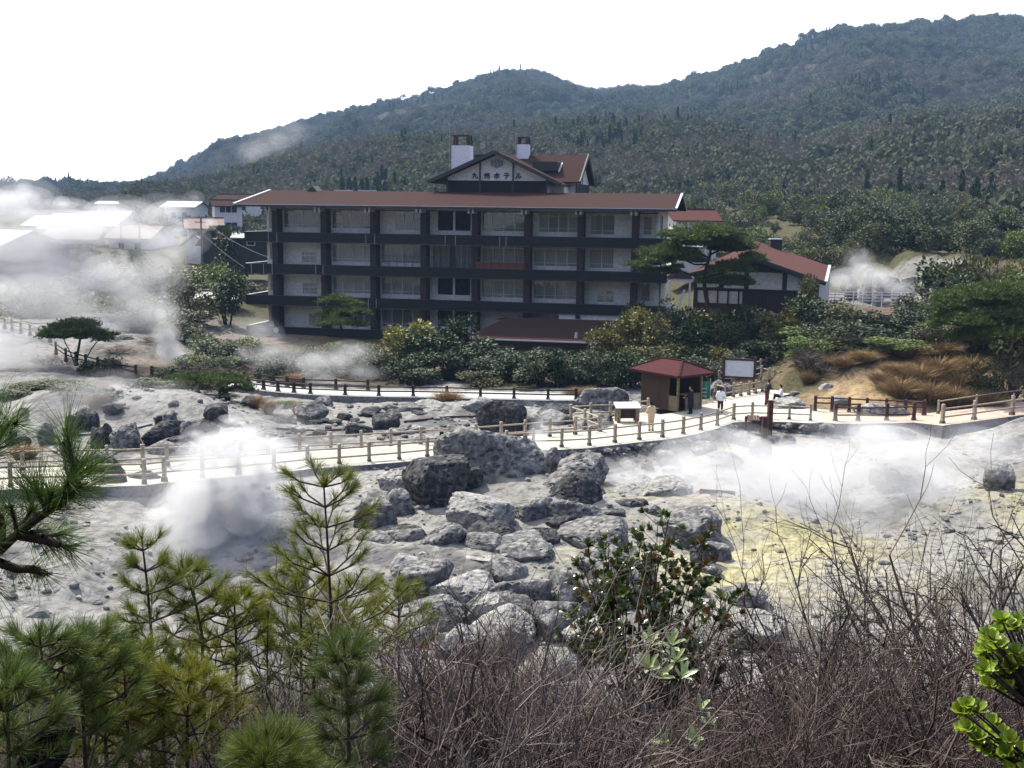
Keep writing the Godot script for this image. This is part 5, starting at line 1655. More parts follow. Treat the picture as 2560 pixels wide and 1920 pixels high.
func build_fences() -> void:
	for f in [
		["long cream rail fence along the near side of the walk", vs([-25.931, 1, -41.611, -22.606, 1, -42.275, -19.798, 1, -43.187, -17.391, 0.95, -43.843, -14.92, 0.9, -44.444, -14.393, 0.8, -45.365, -13.223, 0.6, -46.829, -12.032, 0.4, -48.331, -10.823, 0.2, -49.952, -9.5552, 0.05, -51.406, -8.1815, 0, -52.123, -6.8286, 0, -52.716, -5.4455, 0, -53.323, -4.1363, 0, -54.028, -2.8481, 0, -54.655, -1.5708, 0, -55.295, -0.24396, 0, -55.949, 1.1327, 0, -56.522, 2.6076, 0, -56.809, 4.0688, 0, -57.299, 5.4765, 0, -58.102, 6.8581, 0, -58.924, 8.1979, 0, -59.654, 9.471, 0, -60.62, 10.642, 0, -61.84, 11.812, 0, -63.227, 13.135, -1.776e-15, -65.194, 14.323, 0, -65.664, 15.406, -1.776e-15, -65.607, 16.512, 0, -65.552, 17.693, 0, -65.245]), 1.00, 0.14, [0.34, 0.78], 0.045, "cream"],
		["cream rail fence along the far side of the walk", vs([-27.854, 1, -44.804, -24.165, 1, -45.288, -20.572, 1, -46.067, -18.88, 1, -46.309, -17.25, 0.95, -46.764, -15.97, 0.85, -47.496, -15.174, 0.75, -48.288, -14.04, 0.55, -49.794, -12.86, 0.4, -51.199, -11.73, 0.2, -52.866, -10.489, 0.05, -54.354, -9.0545, 0, -55.045, -7.5915, 0, -55.514, -6.1553, 0, -56.086, -4.6696, 0, -56.671, -3.231, 0, -57.161, -1.8555, 0, -57.758, -0.53675, 0, -58.361, 0.74447, 0, -58.973, 2.0703, 0, -59.489, 3.4906, 0, -60.129, 4.9001, 0, -61.123]), 1.00, 0.14, [0.34, 0.78], 0.045, "cream"],
		["short cream fence round the rock bay left of the kiosk", vs([3.464, -1.776e-15, -64.411, 4.6737, 0, -65.006, 5.8352, 1.776e-15, -65.345, 7.1112, 0, -66.226, 8.2821, 0, -66.983]), 0.95, 0.14, [0.34, 0.76], 0.045, "cream"],
		["short cream return rail closing the rock bay", vs([3.464, -1.776e-15, -64.411, 4.1926, 0, -62.967, 4.9001, 0, -61.123]), 0.95, 0.14, [0.34, 0.76], 0.045, "cream"],
		["red-brown rail fence with stout posts at the near side of the side path", vs([19.153, 0, -65.215, 20.53, 0, -65.308, 22.295, 0, -65.556, 23.846, 0.1, -65.384]), 1.05, 0.18, [0.34, 0.78], 0.050, "red"],
		["weathered cream fence running off to the right beside drifting steam", vs([24.78, 0.3, -63.373, 26.942, 0.4, -64.24, 29.738, 0.5, -65.583, 33.253, 0.55, -67.472, 37.079, 0.6, -69.197]), 1.10, 0.17, [0.34, 0.8], 0.050, "cream"],
		["red-brown rail fence on the bank side of the side path", vs([18.833, 0, -68.559, 19.857, 0, -68.491, 20.863, 0, -68.28, 21.913, 0, -68.075, 23.033, 0, -67.876, 24.146, 0, -67.679, 25.017, 0.1, -66.918]), 0.95, 0.17, [0.5, 0.82], 0.050, "red"],
		["pale pipe rail at the bank side of the far right path", vs([25.985, 0.2, -67.252, 28.707, 0.4, -68.284, 32.598, 0.5, -70.354, 37.375, 0.6, -72.799]), 0.80, 0.10, [0.72], 0.040, "cream"],
		["long dark brown fence along the near side of the far walk", vs([-25.524, -1.776e-15, -78.487, -24.002, 0, -78.423, -22.163, 0, -77.628, -20.194, 0, -76.313, -17.822, 0, -74.904, -16.65, 0, -74.135, -15.561, 0, -73.543, -14.416, 0, -73.132, -13.258, 0, -72.727, -10.922, 0, -72.419, -8.7014, 0, -72.266, -6.4524, 0, -72.277, -4.2501, 0, -72.205, -2.0474, 0, -71.973, 0.14166, 0, -71.822, 2.3478, 1.776e-15, -71.674, 4.172, 0, -71.811]), 0.72, 0.17, [0.3, 0.58], 0.050, "dark"],
		["dark brown fence along the far side of the far walk", vs([-25.951, 0, -79.822, -24.569, 0, -79.544, -23.532, 0, -79.633, -22.439, 0, -79.529, -21.242, 0, -79.238, -20.014, 0, -78.567, -18.763, 0, -77.723, -17.633, 0, -77.072, -16.522, 1.776e-15, -76.432, -15.366, 0, -75.629, -14.133, 0, -75.025, -11.881, 0, -74.685, -9.6978, 0, -74.514]), 0.72, 0.17, [0.3, 0.58], 0.050, "dark"],
		["cream fence between the kiosk and the notice board", vs([13.575, -1.776e-15, -73.809, 14.042, 0, -72.872, 14.731, -1.776e-15, -73.57, 15.311, 0, -73.942, 15.959, 0, -74.488, 16.534, 0, -75.036, 17.194, 0, -75.942]), 0.95, 0.14, [0.34, 0.76], 0.045, "cream"],
		["cream fence behind the notice board", vs([14.854, 0, -79.558, 15.818, -1.776e-15, -79.637, 18.016, 0.3, -80.152, 18.496, 0.2, -79.692, 18.901, 0.1, -79.809, 19.257, 0.05, -79.594]), 0.95, 0.14, [0.34, 0.76], 0.045, "cream"],
		["brownish fence climbing away behind the notice board", vs([17.88, 0.5, -82.012, 18.341, 0.6, -81.98, 18.922, 0.65, -82.74, 19.448, 0.75, -83.373, 19.901, 0.85, -83.794]), 0.90, 0.13, [0.34, 0.72], 0.045, "cream"],
		["faint pale fence on the steamy slope at the far left", vs([-46.228, 1.5, -98.991, -44.83, 1.4, -98.395, -43.508, 1.4, -96.847, -42.358, 1.3, -95.949, -41.202, 1.2, -95.087, -39.763, 1.1, -93.676, -38.375, 1, -92.329]), 0.95, 0.15, [0.34, 0.78], 0.050, "cream"],
		["fence half hidden behind the umbrella pine on the left", vs([-35.09, 0.9, -85.423, -33.111, 0.8, -82.35, -31.928, 0.7, -81.198, -31.018, 0.6, -80.716, -29.832, 0.5, -79.853, -28.504, 0.3, -79.333, -26.782, 0.1, -78.87]), 0.80, 0.15, [0.3, 0.62], 0.050, "dark"],
	]:
		fence(f[0], f[1], f[2], f[3], f[4], f[5], {"cream": M.cream, "dark": M.dark_wood, "red": M.red_wood}[f[6]])


# ---------------------------------------------------------------- kiosk, boards and posts by the walk

func build_kiosk() -> void:
	var k := thing("kiosk", "brown plywood ticket kiosk with a dark red hipped roof beside the walk", "kiosk", Vector3(10.134, 0.012, -67.525), "", -0.914)
	# x along the long closed side, z along the counter side; the front corner is the origin
	var w := 3.2
	var dp := 2.15
	var h := 2.15
	for p in [["side_wall", Vector3(-w, 0, -0.06), Vector3(-w * 0.5 - 0.01, h, 0), M.ply], ["side_wall", Vector3(-w * 0.5 + 0.01, 0, -0.06), Vector3(-0.75, h, 0), M.ply], ["back_wall", Vector3(-w, 0, -dp), Vector3(-w + 0.06, h, -0.062), M.ply], ["end_wall", Vector3(-w + 0.062, 0, -dp), Vector3(-0.1, h, -dp + 0.06), M.ply], ["side_apron", Vector3(-0.748, 0, -0.06), Vector3(-0.1, 0.92, 0), M.ply_pale], ["counter_front", Vector3(-0.1, 0, -dp + 0.12), Vector3(-0.04, 0.95, -0.75), M.ply_pale], ["counter", Vector3(-0.45, 0.952, -dp + 0.12), Vector3(0.1, 1.0, -0.62), M.ply_pale], ["floor", Vector3(-w + 0.062, 0.0, -dp + 0.062), Vector3(-0.11, 0.03, -0.062), M.dark_wood], ["post", Vector3(-0.1, 0, -0.12), Vector3(0.02, h, 0.02), M.ply_pale], ["post", Vector3(-0.1, 0, -dp), Vector3(0.02, h, -dp + 0.115), M.ply_pale]]:
		var b := MB.new()
		b.box(p[1], p[2])
		part(p[0], b.done(p[3]), k)
	var b := MB.new()
	var e := 0.62
	var y0 := h + 0.02
	var lo := [Vector3(-w - e, y0, e), Vector3(e, y0, e), Vector3(e, y0, -dp - e), Vector3(-w - e, y0, -dp - e)]
	var up := Vector3(0, 0.14, 0)
	var r0 := Vector3(-w + 0.75, y0 + 0.82, -dp * 0.5)
	var r1 := Vector3(-0.75, y0 + 0.82, -dp * 0.5)
	for q in 4:
		b.quad(lo[q], lo[(q + 1) % 4], lo[(q + 1) % 4] + up, lo[q] + up)
	b.quad(lo[3], lo[2], lo[1], lo[0])
	b.quad(lo[0] + up, lo[1] + up, r1, r0)
	b.tri(lo[1] + up, lo[2] + up, r1)
	b.quad(lo[2] + up, lo[3] + up, r0, r1)
	b.tri(lo[3] + up, lo[0] + up, r0)
	var roof := part("roof", b.done(M.roof_kiosk), k)
	b = MB.new()
	var lift := Vector3(0, 0.02, 0)
	b.bar(r0 + lift, r1 + lift, 0.16, 0.06)
	part("ridge_cap", b.done(M.roof), roof)
	for q in [[lo[0], r0], [lo[1], r1], [lo[2], r1], [lo[3], r0]]:
		b = MB.new()
		b.bar(q[0] + up + lift, q[1] + lift, 0.14, 0.05)
		part("hip_cap", b.done(M.roof), roof)
	# a folded green sheet on a stand beside the counter
	var s := thing("green_banner", "green cloth banner stretched on a thin stand beside the kiosk", "banner", Vector3(12.387, 0, -71.645), "", -0.914 + 0.9)
	b = MB.new()
	b.tube(Vector3(-0.45, 0, 0), Vector3(-0.45, 1.35, 0), 0.02, 0.02, 6)
	part("pole", b.done(M.metal_pale), s)
	b = MB.new()
	b.tube(Vector3(0.45, 0, 0), Vector3(0.45, 1.5, 0), 0.02, 0.02, 6)
	part("pole", b.done(M.metal_pale), s)
	b = MB.new()
	for q in 10:
		var x0 := lerpf(-0.44, 0.44, q / 10.0)
		var x1 := lerpf(-0.44, 0.44, (q + 1) / 10.0)
		var z0 := 0.05 * sin(q * 1.3)
		var z1 := 0.05 * sin((q + 1) * 1.3)
		b.quad(Vector3(x0, 0.12 + 0.12 * x0, z0), Vector3(x1, 0.12 + 0.12 * x1, z1), Vector3(x1, 1.28 + 0.14 * x1, z1), Vector3(x0, 1.28 + 0.14 * x0, z0))
	part("cloth", b.done(M.green_sheet), s)
	for q in [0.3, 0.55, 0.8]:
		b = MB.new()
		b.box(Vector3(-0.3, q + 0.02, 0.07), Vector3(0.22, q + 0.08, 0.085))
		part("printed_line", b.done(M.metal_pale), s)
	# white map board in a red-brown frame
	var n := thing("notice_board", "large blank white notice board in a red-brown timber frame", "notice board", Vector3(15.661, 0, -76.519), "", -0.25)
	for x in [-1.05, 1.05]:
		b = MB.new()
		b.box(Vector3(x - 0.09, -0.5, -0.09), Vector3(x + 0.09, 2.35, 0.09))
		part("post", b.done(M.red_wood), n)
	b = MB.new()
	b.box(Vector3(-0.96, 0.95, -0.03), Vector3(0.96, 2.05, 0.03))
	part("panel", b.done(M.white), n)
	for y in [[0.84, 0.948], [2.052, 2.2]]:
		b = MB.new()
		b.box(Vector3(-0.959, y[0], -0.05), Vector3(0.959, y[1], 0.06))
		part("frame_rail", b.done(M.red_wood), n)
	# stone-topped table with stout legs
	var t := thing("display_table", "pale flat-topped display table on stout square legs behind the rail", "table", Vector3(6.71, 0.1, -64.124), "", 0.1)
	b = MB.new()
	b.obox(Transform3D(Basis(Vector3(1, 0, 0), 0.2) * Basis.from_scale(Vector3(1.45, 0.07, 0.95)), Vector3(0, 0.86, 0)))
	part("top", b.done(M.white), t)
	for x in [-0.55, 0.55]:
		for z in [-0.3, 0.3]:
			b = MB.new()
			b.box(Vector3(x - 0.1, -0.1, z - 0.1), Vector3(x + 0.1, 0.81 - 0.2 * z, z + 0.1))
			part("leg", b.done(M.ply_pale), t)
	b = MB.new()
	b.box(Vector3(-0.44, 0.12, -0.16), Vector3(0.44, 0.66, 0.16))
	part("cabinet", b.done(M.red_wood), t)
	# cross-shaped sign board on the rocks
	var c := thing("wooden_sign", "dark cross-shaped wooden sign standing on the boulders", "sign", Vector3(-3.1839, 1.027, -50.2))
	b = MB.new()
	b.box(Vector3(-0.09, -0.8, -0.05), Vector3(0.09, 1.02, 0.05))
	part("post", b.done(M.dark_wood), c)
	b = MB.new()
	b.box(Vector3(-0.27, 0.3, 0.052), Vector3(0.27, 0.74, 0.09))
	part("board", b.done(M.dark_wood), c)
	# lectern sign below the walk
	var l := thing("lectern_sign", "brown lectern sign with two pale lines below the walk", "sign", Vector3(14.13, -0.6, -64.394), "", -0.12)
	for x in [-0.42, 0.42]:
		b = MB.new()
		b.bar(Vector3(x * 1.05, -0.4, 0), Vector3(x, 0.95, 0), 0.13, 0.13)
		part("leg", b.done(M.red_wood), l)
	b = MB.new()
	b.obox(Transform3D(Basis(Vector3(1, 0, 0), 0.35) * Basis.from_scale(Vector3(0.72, 0.05, 0.62)), Vector3(0, 0.85, 0.02)))
	part("panel", b.done(M.brown_wood), l)
	for x in [0.02, 0.17]:
		b = MB.new()
		b.obox(Transform3D(Basis(Vector3(1, 0, 0), 0.35) * Basis.from_scale(Vector3(0.035, 0.02, 0.5)), Vector3(x, 0.885, 0.03)))
		part("printed_line", b.done(M.ply_pale), l)
	for q in [[Vector3(14.75, -0.75, -62.955), 2.25, "taller of the two square red-brown posts beside the lectern sign"], [Vector3(14.397, -0.75, -62.706), 1.35, "shorter of the two square red-brown posts beside the lectern sign"]]:
		b = MB.new()
		b.box(Vector3(-0.13, -0.6, -0.13), Vector3(0.13, q[1], 0.13))
		b.box(Vector3(-0.15, q[1] + 0.002, -0.15), Vector3(0.15, q[1] + 0.06, 0.15))
		solo("square_post", b.done(M.red_wood), q[2], "post", Transform3D(Basis(Vector3.UP, 0.2), q[0]))


# ---------------------------------------------------------------- other buildings

func build_restaurant() -> void:
	var o := thing("pavilion", "low restaurant pavilion with a broad red tented roof right of the hotel", "building")
	var L := Vector3(14.74, 6.8, -97.0)
	var P := Vector3(20.52, 8.37, -95.0)
	var R := Vector3(25.88, 6.53, -93.0)
	var A := Vector3(24.06, 9.41, -112.0)
	var bl := L + Vector3(7.0, 0.2, -20.0)
	var br := R + Vector3(5.0, 0.6, -17.0)
	var b := MB.new()
	var under := Vector3(0, -0.16, 0)
	for t in [[L, P, A], [P, R, A], [R, br, A], [br, bl, A], [bl, L, A]]:
		b.tri(t[0], t[1], t[2])
		b.tri(t[0] + under, t[2] + under, t[1] + under)
	for t in [[L, P], [P, R], [R, br], [br, bl], [bl, L]]:
		b.quad(t[0] + under, t[1] + under, t[1], t[0])
	var roof := part("roof", b.done(M.roof_red), o)
	b = MB.new()
	b.bar(L + Vector3(0, -0.12, 0.06), P + Vector3(0, -0.12, 0.06), 0.1, 0.34)
	b.bar(P + Vector3(0, -0.12, 0.062), R + Vector3(0, -0.12, 0.062), 0.1, 0.34)
	part("barge_board", b.done(M.trim), roof)
	b = MB.new()
	b.bar(R + Vector3(0.02, 0.05, 0), br + Vector3(0.02, 0.05, 0), 0.25, 0.1)
	part("verge_board", b.done(M.metal_pale), roof)
	b = MB.new()
	b.box(A + Vector3(1.0, -1.4, 1.0), A + Vector3(2.1, 0.2, 1.9))
	var ch := part("chimney", b.done(M.dark_wood), o)
	b = MB.new()
	b.box(A + Vector3(0.95, 0.202, 0.95), A + Vector3(2.15, 0.3, 1.95))
	part("chimney_cap", b.done(M.metal_pale), ch)
	# front wall set back under the roof: dark timbers, white panels, brown below
	var f := Node3D.new()
	f.name = "front"
	var along := Vector3(R.x - L.x, 0, R.z - L.z)
	var run := along.length()
	along = along.normalized()
	f.transform = Transform3D(Basis(along, Vector3.UP, along.cross(Vector3.UP)), Vector3(L.x, 0, L.z) - along.cross(Vector3.UP) * 0.9)
	o.add_child(f)
	var x0 := 0.7
	var x1 := run - 0.6
	var px := (P - L).dot(along)
	var top := func(x: float) -> float: return lerpf(L.y, P.y, x / px) if x < px else lerpf(P.y, R.y, (x - px) / (run - px))
	b = MB.new()
	b.prism(PackedVector2Array([Vector2(x0, 0.3), Vector2(x1, 0.3), Vector2(x1, top.call(x1) - 0.2), Vector2(px, P.y - 0.35), Vector2(x0, top.call(x0) - 0.2)]), 0.0, -0.3)
	part("timber_wall", b.done(M.brown_wood), f)
	for w in [[x0, L.y], [x1 - 0.3, R.y]]:
		b = MB.new()
		b.box(Vector3(w[0], 0.3, -12.0), Vector3(w[0] + 0.3, w[1] - 0.15, -0.31))
		part("side_wall", b.done(M.plaster), f)
	var xs := [x0 + 0.1, x0 + 2.4, px - 0.9, px + 2.3, x1 - 0.1]
	for k in 4:
		var a: float = xs[k] + 0.2
		var c: float = xs[k + 1] - 0.2
		var yb := 5.72
		b = MB.new()
		b.prism(PackedVector2Array([Vector2(a, yb), Vector2(c, yb), Vector2(c, minf(top.call(c) - 0.45, 7.15)), Vector2(a, minf(top.call(a) - 0.45, 7.15))]), 0.05, 0.004)
		part("wall_panel", b.done(M.plaster), f)
	b = MB.new()
	b.box(Vector3(x0 + 0.3, 4.4, 0.004), Vector3(px - 1.2, 5.45, 0.05))
	part("wall_panel", b.done(M.plaster), f)
	for k in 12:
		b = MB.new()
		var x := lerpf(x0 + 0.3, x1 - 0.3, k / 11.0)
		b.box(Vector3(x - 0.06, 4.4, 0.06), Vector3(x + 0.06, 5.55, 0.12))
		part("baluster", b.done(M.dark_wood), f)
	b = MB.new()
	b.box(Vector3(x0, 5.56, 0.06), Vector3(x1, 5.7, 0.14))
	part("rail", b.done(M.dark_wood), f)
	b = MB.new()
	b.box(Vector3(px + 2.6, 3.9, 0.6), Vector3(px + 4.0, 4.7, 1.4))
	b.box(Vector3(px + 2.7, 0.3, 0.7), Vector3(px + 3.9, 3.899, 1.3))
	part("air_unit", b.done(M.trim), f)
	# white roof-edge stair next to the hotel
	var s := thing("white_porch", "small white porch with a red roof between hotel and pavilion", "porch", Vector3(15.313, 3.658, -103))
	b = MB.new()
	for x in [-0.9, 0.9]:
		b.box(Vector3(x - 0.08, -3.0, -0.08), Vector3(x + 0.08, 2.3, 0.08))
	part("frame", b.done(M.white), s)
	b = MB.new()
	b.box(Vector3(-1.0, 2.302, -1.2), Vector3(1.0, 2.45, 0.1))
	part("beam", b.done(M.white), s)
	b = MB.new()
	b.prism(PackedVector2Array([Vector2(-1.2, 2.46), Vector2(1.2, 2.46), Vector2(0.3, 3.1), Vector2(-0.3, 3.1)]), 0.2, -1.4)
	part("roof", b.done(M.roof_red), s)
	b = MB.new()
	b.bar(Vector3(-0.6, -2.0, -0.5), Vector3(0.5, 1.4, -0.5), 0.7, 0.14)
	part("stair", b.done(M.white), s)


# a plain house with a pitched roof: size (width, wall height, depth), ridge along x
func house(label: String, at: Vector3, turn: float, size: Vector3, rise: float, roof: Material, wall: Material, windows: int, group := "village houses beyond the hotel") -> Node3D:
	var o := thing("house", label, "house", at, group, turn)
	var w := size.x * 0.5
	var d := size.z * 0.5
	var b := MB.new()
	b.prism(PackedVector2Array([Vector2(-d, -3.0), Vector2(d, -3.0), Vector2(d, size.y), Vector2(0, size.y + rise * 0.93), Vector2(-d, size.y)]), w, -w, Transform3D(Basis(Vector3(0, 0, -1), Vector3.UP, Vector3(1, 0, 0)), Vector3.ZERO))
	part("wall", b.done(wall), o)
	b = MB.new()
	var e := 0.6
	var y := size.y - e * rise / d
	roof_sheet(b, Vector3(-w - e, y, d + e), Vector3(w + e, y, d + e), Vector3(w + e, size.y + rise, 0), Vector3(-w - e, size.y + rise, 0), 0.16)
	roof_sheet(b, Vector3(w + e, y, -d - e), Vector3(-w - e, y, -d - e), Vector3(-w - e, size.y + rise, -0.004), Vector3(w + e, size.y + rise, -0.004), 0.16)
	var rf := part("roof", b.done(roof), o)
	b = MB.new()
	b.bar(Vector3(-w - e, size.y + rise + 0.04, 0), Vector3(w + e, size.y + rise + 0.04, 0), 0.4, 0.14)
	part("ridge_cap", b.done(roof), rf)
	for k in windows:
		var x := lerpf(-w + 0.9, w - 0.9, (k + 0.5) / windows)
		for fl in int(maxf(1.0, round(size.y / 3.0))):
			b = MB.new()
			b.box(Vector3(x - 0.55, 0.8 + fl * 2.9, d + 0.004), Vector3(x + 0.55, 2.0 + fl * 2.9, d + 0.05))
			var win := part("window", b.done(M.sash), o)
			b = MB.new()
			b.quad(Vector3(x - 0.47, 0.88 + fl * 2.9, d + 0.06), Vector3(x + 0.47, 0.88 + fl * 2.9, d + 0.06), Vector3(x + 0.47, 1.92 + fl * 2.9, d + 0.06), Vector3(x - 0.47, 1.92 + fl * 2.9, d + 0.06))
			part("pane", b.done(M.louver), win)
	return o


func build_village() -> void:
	var white_roof := textured(lin(0.2, 0.195, 0.19), M.roof.albedo_texture, 0.2, 0.5, null, 0.0, 0.5)
	var roofs := {"pale": white_roof, "red": M.roof_red, "salmon": textured(lin(0.15, 0.105, 0.09), M.roof.albedo_texture, 0.2, 0.8), "brown": M.roof}
	var walls := {"w": M.plaster, "g": textured(lin(0.196, 0.189, 0.189), M.roof.albedo_texture, 0.2, 0.9), "d": M.dark_wood}
	for q in [
		["broad house with a shiny pale roof and a dark skylight", Vector3(-83.314, 4.698, -215), -0.35, Vector3(8.5, 3.5, 9.0), 2.6, "pale", "g", 3],
		["shiny pale roofed house joined on the right of the broad one", Vector3(-76.731, 5.651, -218), -0.35, Vector3(7.0, 3.2, 8.5), 2.4, "pale", "g", 3],
		["small pale roofed house left of the broad one", Vector3(-91.114, 5.478, -222), -0.50, Vector3(6.0, 3.0, 7.0), 1.8, "pale", "g", 2],
		["long low white building behind the pale roofs", Vector3(-101.67, 9.349, -300), 0.05, Vector3(15.0, 3.5, 7.0), 0.6, "pale", "w", 6],
		["big glittering sheet roof at the left edge in steam", Vector3(-62.312, 4.661, -140), -0.75, Vector3(12.0, 2.5, 9.0), 2.0, "pale", "g", 0],
		["salmon roofed house below the broad pale roof", Vector3(-73.708, 3.905, -190), 0.10, Vector3(8.0, 3.0, 6.0), 1.7, "salmon", "g", 2],
		["salmon roofed house in the thick of the steam", Vector3(-62.585, 4.175, -190), -0.30, Vector3(8.0, 3.0, 7.0), 1.9, "salmon", "w", 2],
		["white house with a pale red roof behind the steam", Vector3(-66.598, 9.11, -230), -0.20, Vector3(6.5, 3.2, 6.0), 1.0, "pale", "w", 2],
		["white two-storey house with small dark windows left of the hotel", Vector3(-54.506, 7.41, -215), 0.35, Vector3(5.0, 5.2, 5.0), 0.9, "brown", "w", 3],
		["brown roofed house peeping out beside the hotel eave", Vector3(-58.024, 10.72, -240), 0.00, Vector3(8.0, 3.0, 7.0), 1.2, "brown", "w", 2],
		["white house with a salmon roof by the utility pole", Vector3(-49.355, 6.268, -180), 0.30, Vector3(5.0, 2.8, 6.0), 1.4, "salmon", "w", 2],
		["white gabled house just below the salmon roof by the pole", Vector3(-46.804, 4.34, -170), 1.20, Vector3(3.5, 2.5, 4.0), 1.3, "salmon", "w", 1],
		["dark little gabled house left of the hotel", Vector3(-43.252, 5.567, -165), 1.40, Vector3(4.0, 1.8, 3.5), 2.0, "brown", "d", 1],
		["dark shed with a pale roof edge beside the hotel", Vector3(-34.68, 6.373, -150), 0.10, Vector3(4.0, 2.0, 4.0), 0.5, "pale", "d", 1],
		["red hipped house behind the right end of the hotel", Vector3(23.302, 8.2, -150), 0.15, Vector3(5.5, 3.2, 6.0), 1.2, "red", "w", 2],
		["white parked-up shed roof behind the big pine", Vector3(21.37, 6.695, -140), 0.00, Vector3(4.0, 1.5, 4.0), 0.4, "pale", "w", 1],
		["steep gabled white house among trees on the lower hillside", Vector3(52.063, 6.492, -205), 1.45, Vector3(5.0, 3.0, 4.6), 3.0, "brown", "w", 1],
		["small hut with a pale roof left of the hotel garden", Vector3(-32.145, 1.006, -122), 0.10, Vector3(3.6, 1.6, 3.0), 0.5, "pale", "d", 0],
	]:
		house(q[0], q[1], q[2], q[3], q[4], roofs[q[5]], walls[q[6]], q[7])
	for q in [[Vector3(-64.349, 7.26, -185), 6.0, "utility pole with a street lamp arm in front of the pale roofs", true], [Vector3(-44.279, 5.222, -160), 5.3, "utility pole in front of the white house left of the hotel", false], [Vector3(-58.025, 5.704, -175), 3.7, "thin utility pole half lost in steam", false], [Vector3(83.537, 10.54, -230), 5.6, "slim pole rising from the trees on the right hillside", false]]:
		var o := thing("utility_pole", q[2], "pole", q[0], "utility poles by the village")
		var b := MB.new()
		b.tube(Vector3(0, -3, 0), Vector3(0, q[1], 0), 0.17, 0.12, 8)
		part("shaft", b.done(M.pole), o)
		b = MB.new()
		b.box(Vector3(-0.9, q[1] - 0.6, -0.05), Vector3(0.9, q[1] - 0.48, 0.05))
		part("crossarm", b.done(M.pole), o)
		if q[3]:
			b = MB.new()
			b.tube(Vector3(0.1, q[1] - 3.5, 0), Vector3(-1.6, q[1] - 2.7, 0), 0.04, 0.03, 6)
			b.tube(Vector3(-1.5, q[1] - 2.78, 0), Vector3(-2.2, q[1] - 2.85, 0), 0.1, 0.06, 6)
			part("lamp_arm", b.done(M.metal_pale), o)
	for q in [[Vector3(-44.119, 10.57, -160), Vector3(-24.869, 7, -115.21), 0.6, "thin wire from the white house pole to the hotel"], [Vector3(-44.119, 8.367, -160), Vector3(-24.869, 4.5, -115.21), 0.5, "lower thin wire from the white house pole to the hotel"], [Vector3(-64.106, 13.22, -185), Vector3(-44.119, 10.57, -160), 0.8, "thin wire strung between the two village poles"]]:
		var b := MB.new()
		for k in 16:
			var f := func(t: float) -> Vector3: return q[0].lerp(q[1], t) - Vector3(0, q[2] * 4.0 * t * (1.0 - t), 0)
			b.tube(f.call(k / 16.0), f.call((k + 1) / 16.0), 0.02, 0.02, 4, false)
		solo("overhead_wire", b.done(M.trim), q[3], "wire", Transform3D(), "overhead wires by the village")
	# white-railed bridge beyond the pavilion
	var br := thing("white_rail", "white horizontal railing of a small bridge beyond the pavilion", "railing", Vector3(31.179, 3.371, -112))
	var n := 9
	for k in n:
		var b := MB.new()
		b.box(Vector3(k * 0.95 - 0.05, -0.4, -0.05), Vector3(k * 0.95 + 0.05, 1.1, 0.05))
		part("post", b.done(M.white), br)
	for y in [0.2, 0.5, 0.8, 1.08]:
		var b := MB.new()
		b.box(Vector3(-0.1, y, 0.052), Vector3(n * 0.95, y + 0.09, 0.1))
		part("rail", b.done(M.white), br)


# ---------------------------------------------------------------- trees and shrubs of the valley

func shade(c: Color, spread: float) -> Color:
	var k := 1.0 + rng.randf_range(-spread, spread)
	return Color(c.r * k * rng.randf_range(0.92, 1.08), c.g * k, c.b * k * rng.randf_range(0.9, 1.1))


# leaf: a bent diamond
func leaf(mb: MB, p: Vector3, along: Vector3, nrm: Vector3, length: float, width: float) -> void:
	var side := along.cross(nrm).normalized() * width * 0.5
	var tip := p + along * length
	var mid := p + along * length * 0.5 + nrm * length * 0.06
	mb.tri(p, mid + side, tip)
	mb.tri(p, tip, mid - side)


# unit crown: lobes of leaves between y 0 and 2, radius about 1
func crown_mesh(kind: String, variant: int) -> ArrayMesh:
	var key := "crown_%s_%d" % [kind, variant]
	if mesh_store.has(key):
		return mesh_store[key]
	var look: Array = {
		"dark": [Color(0.018, 0.034, 0.010), 0.13, 1900, M.leaf_gloss], "olive": [Color(0.050, 0.055, 0.019), 0.12, 1800, M.leaf], "bright": [Color(0.123, 0.123, 0.022), 0.13, 1900, M.leaf],
		"grey": [Color(0.046, 0.055, 0.031), 0.13, 1800, M.leaf_gloss], "fresh": [Color(0.066, 0.092, 0.016), 0.12, 1800, M.leaf], "gold": [Color(0.084, 0.077, 0.018), 0.12, 1800, M.leaf],
	}[kind]
	rng.seed = hash(key)
	var lobes := []
	for k in 13 + variant:
		var a := rng.randf() * TAU
		var y := rng.randf_range(0.35, 1.6)
		var reach := rng.randf_range(0.3, 0.72) * sqrt(maxf(0.1, 1.0 - pow((y - 0.9) / 1.1, 2.0)))
		lobes.append([Vector3(cos(a) * reach, y, sin(a) * reach), rng.randf_range(0.22, 0.44), shade(look[0], 0.22)])
	var mb := MB.new()
	for k in look[2]:
		var l: Array = lobes[rng.randi() % lobes.size()]
		var q := Vector3(rng.randfn(), rng.randfn() * 0.8 + 0.25, rng.randfn()).normalized()
		var p: Vector3 = l[0] + q * l[1] * rng.randf_range(0.7, 1.12)
		if p.y < 0.02:
			continue
		var along := (q + Vector3(rng.randfn(), rng.randfn(), rng.randfn()) * 0.7).normalized()
		var nrm := (Vector3.UP + Vector3(rng.randfn(), rng.randfn(), rng.randfn()) * 0.6).normalized()
		mb.tint(shade(l[2], 0.28))
		leaf(mb, p, along, nrm, look[1] * rng.randf_range(0.7, 1.4), look[1] * rng.randf_range(0.45, 0.8))
	mesh_store[key] = mb.done(look[3])
	return mesh_store[key]


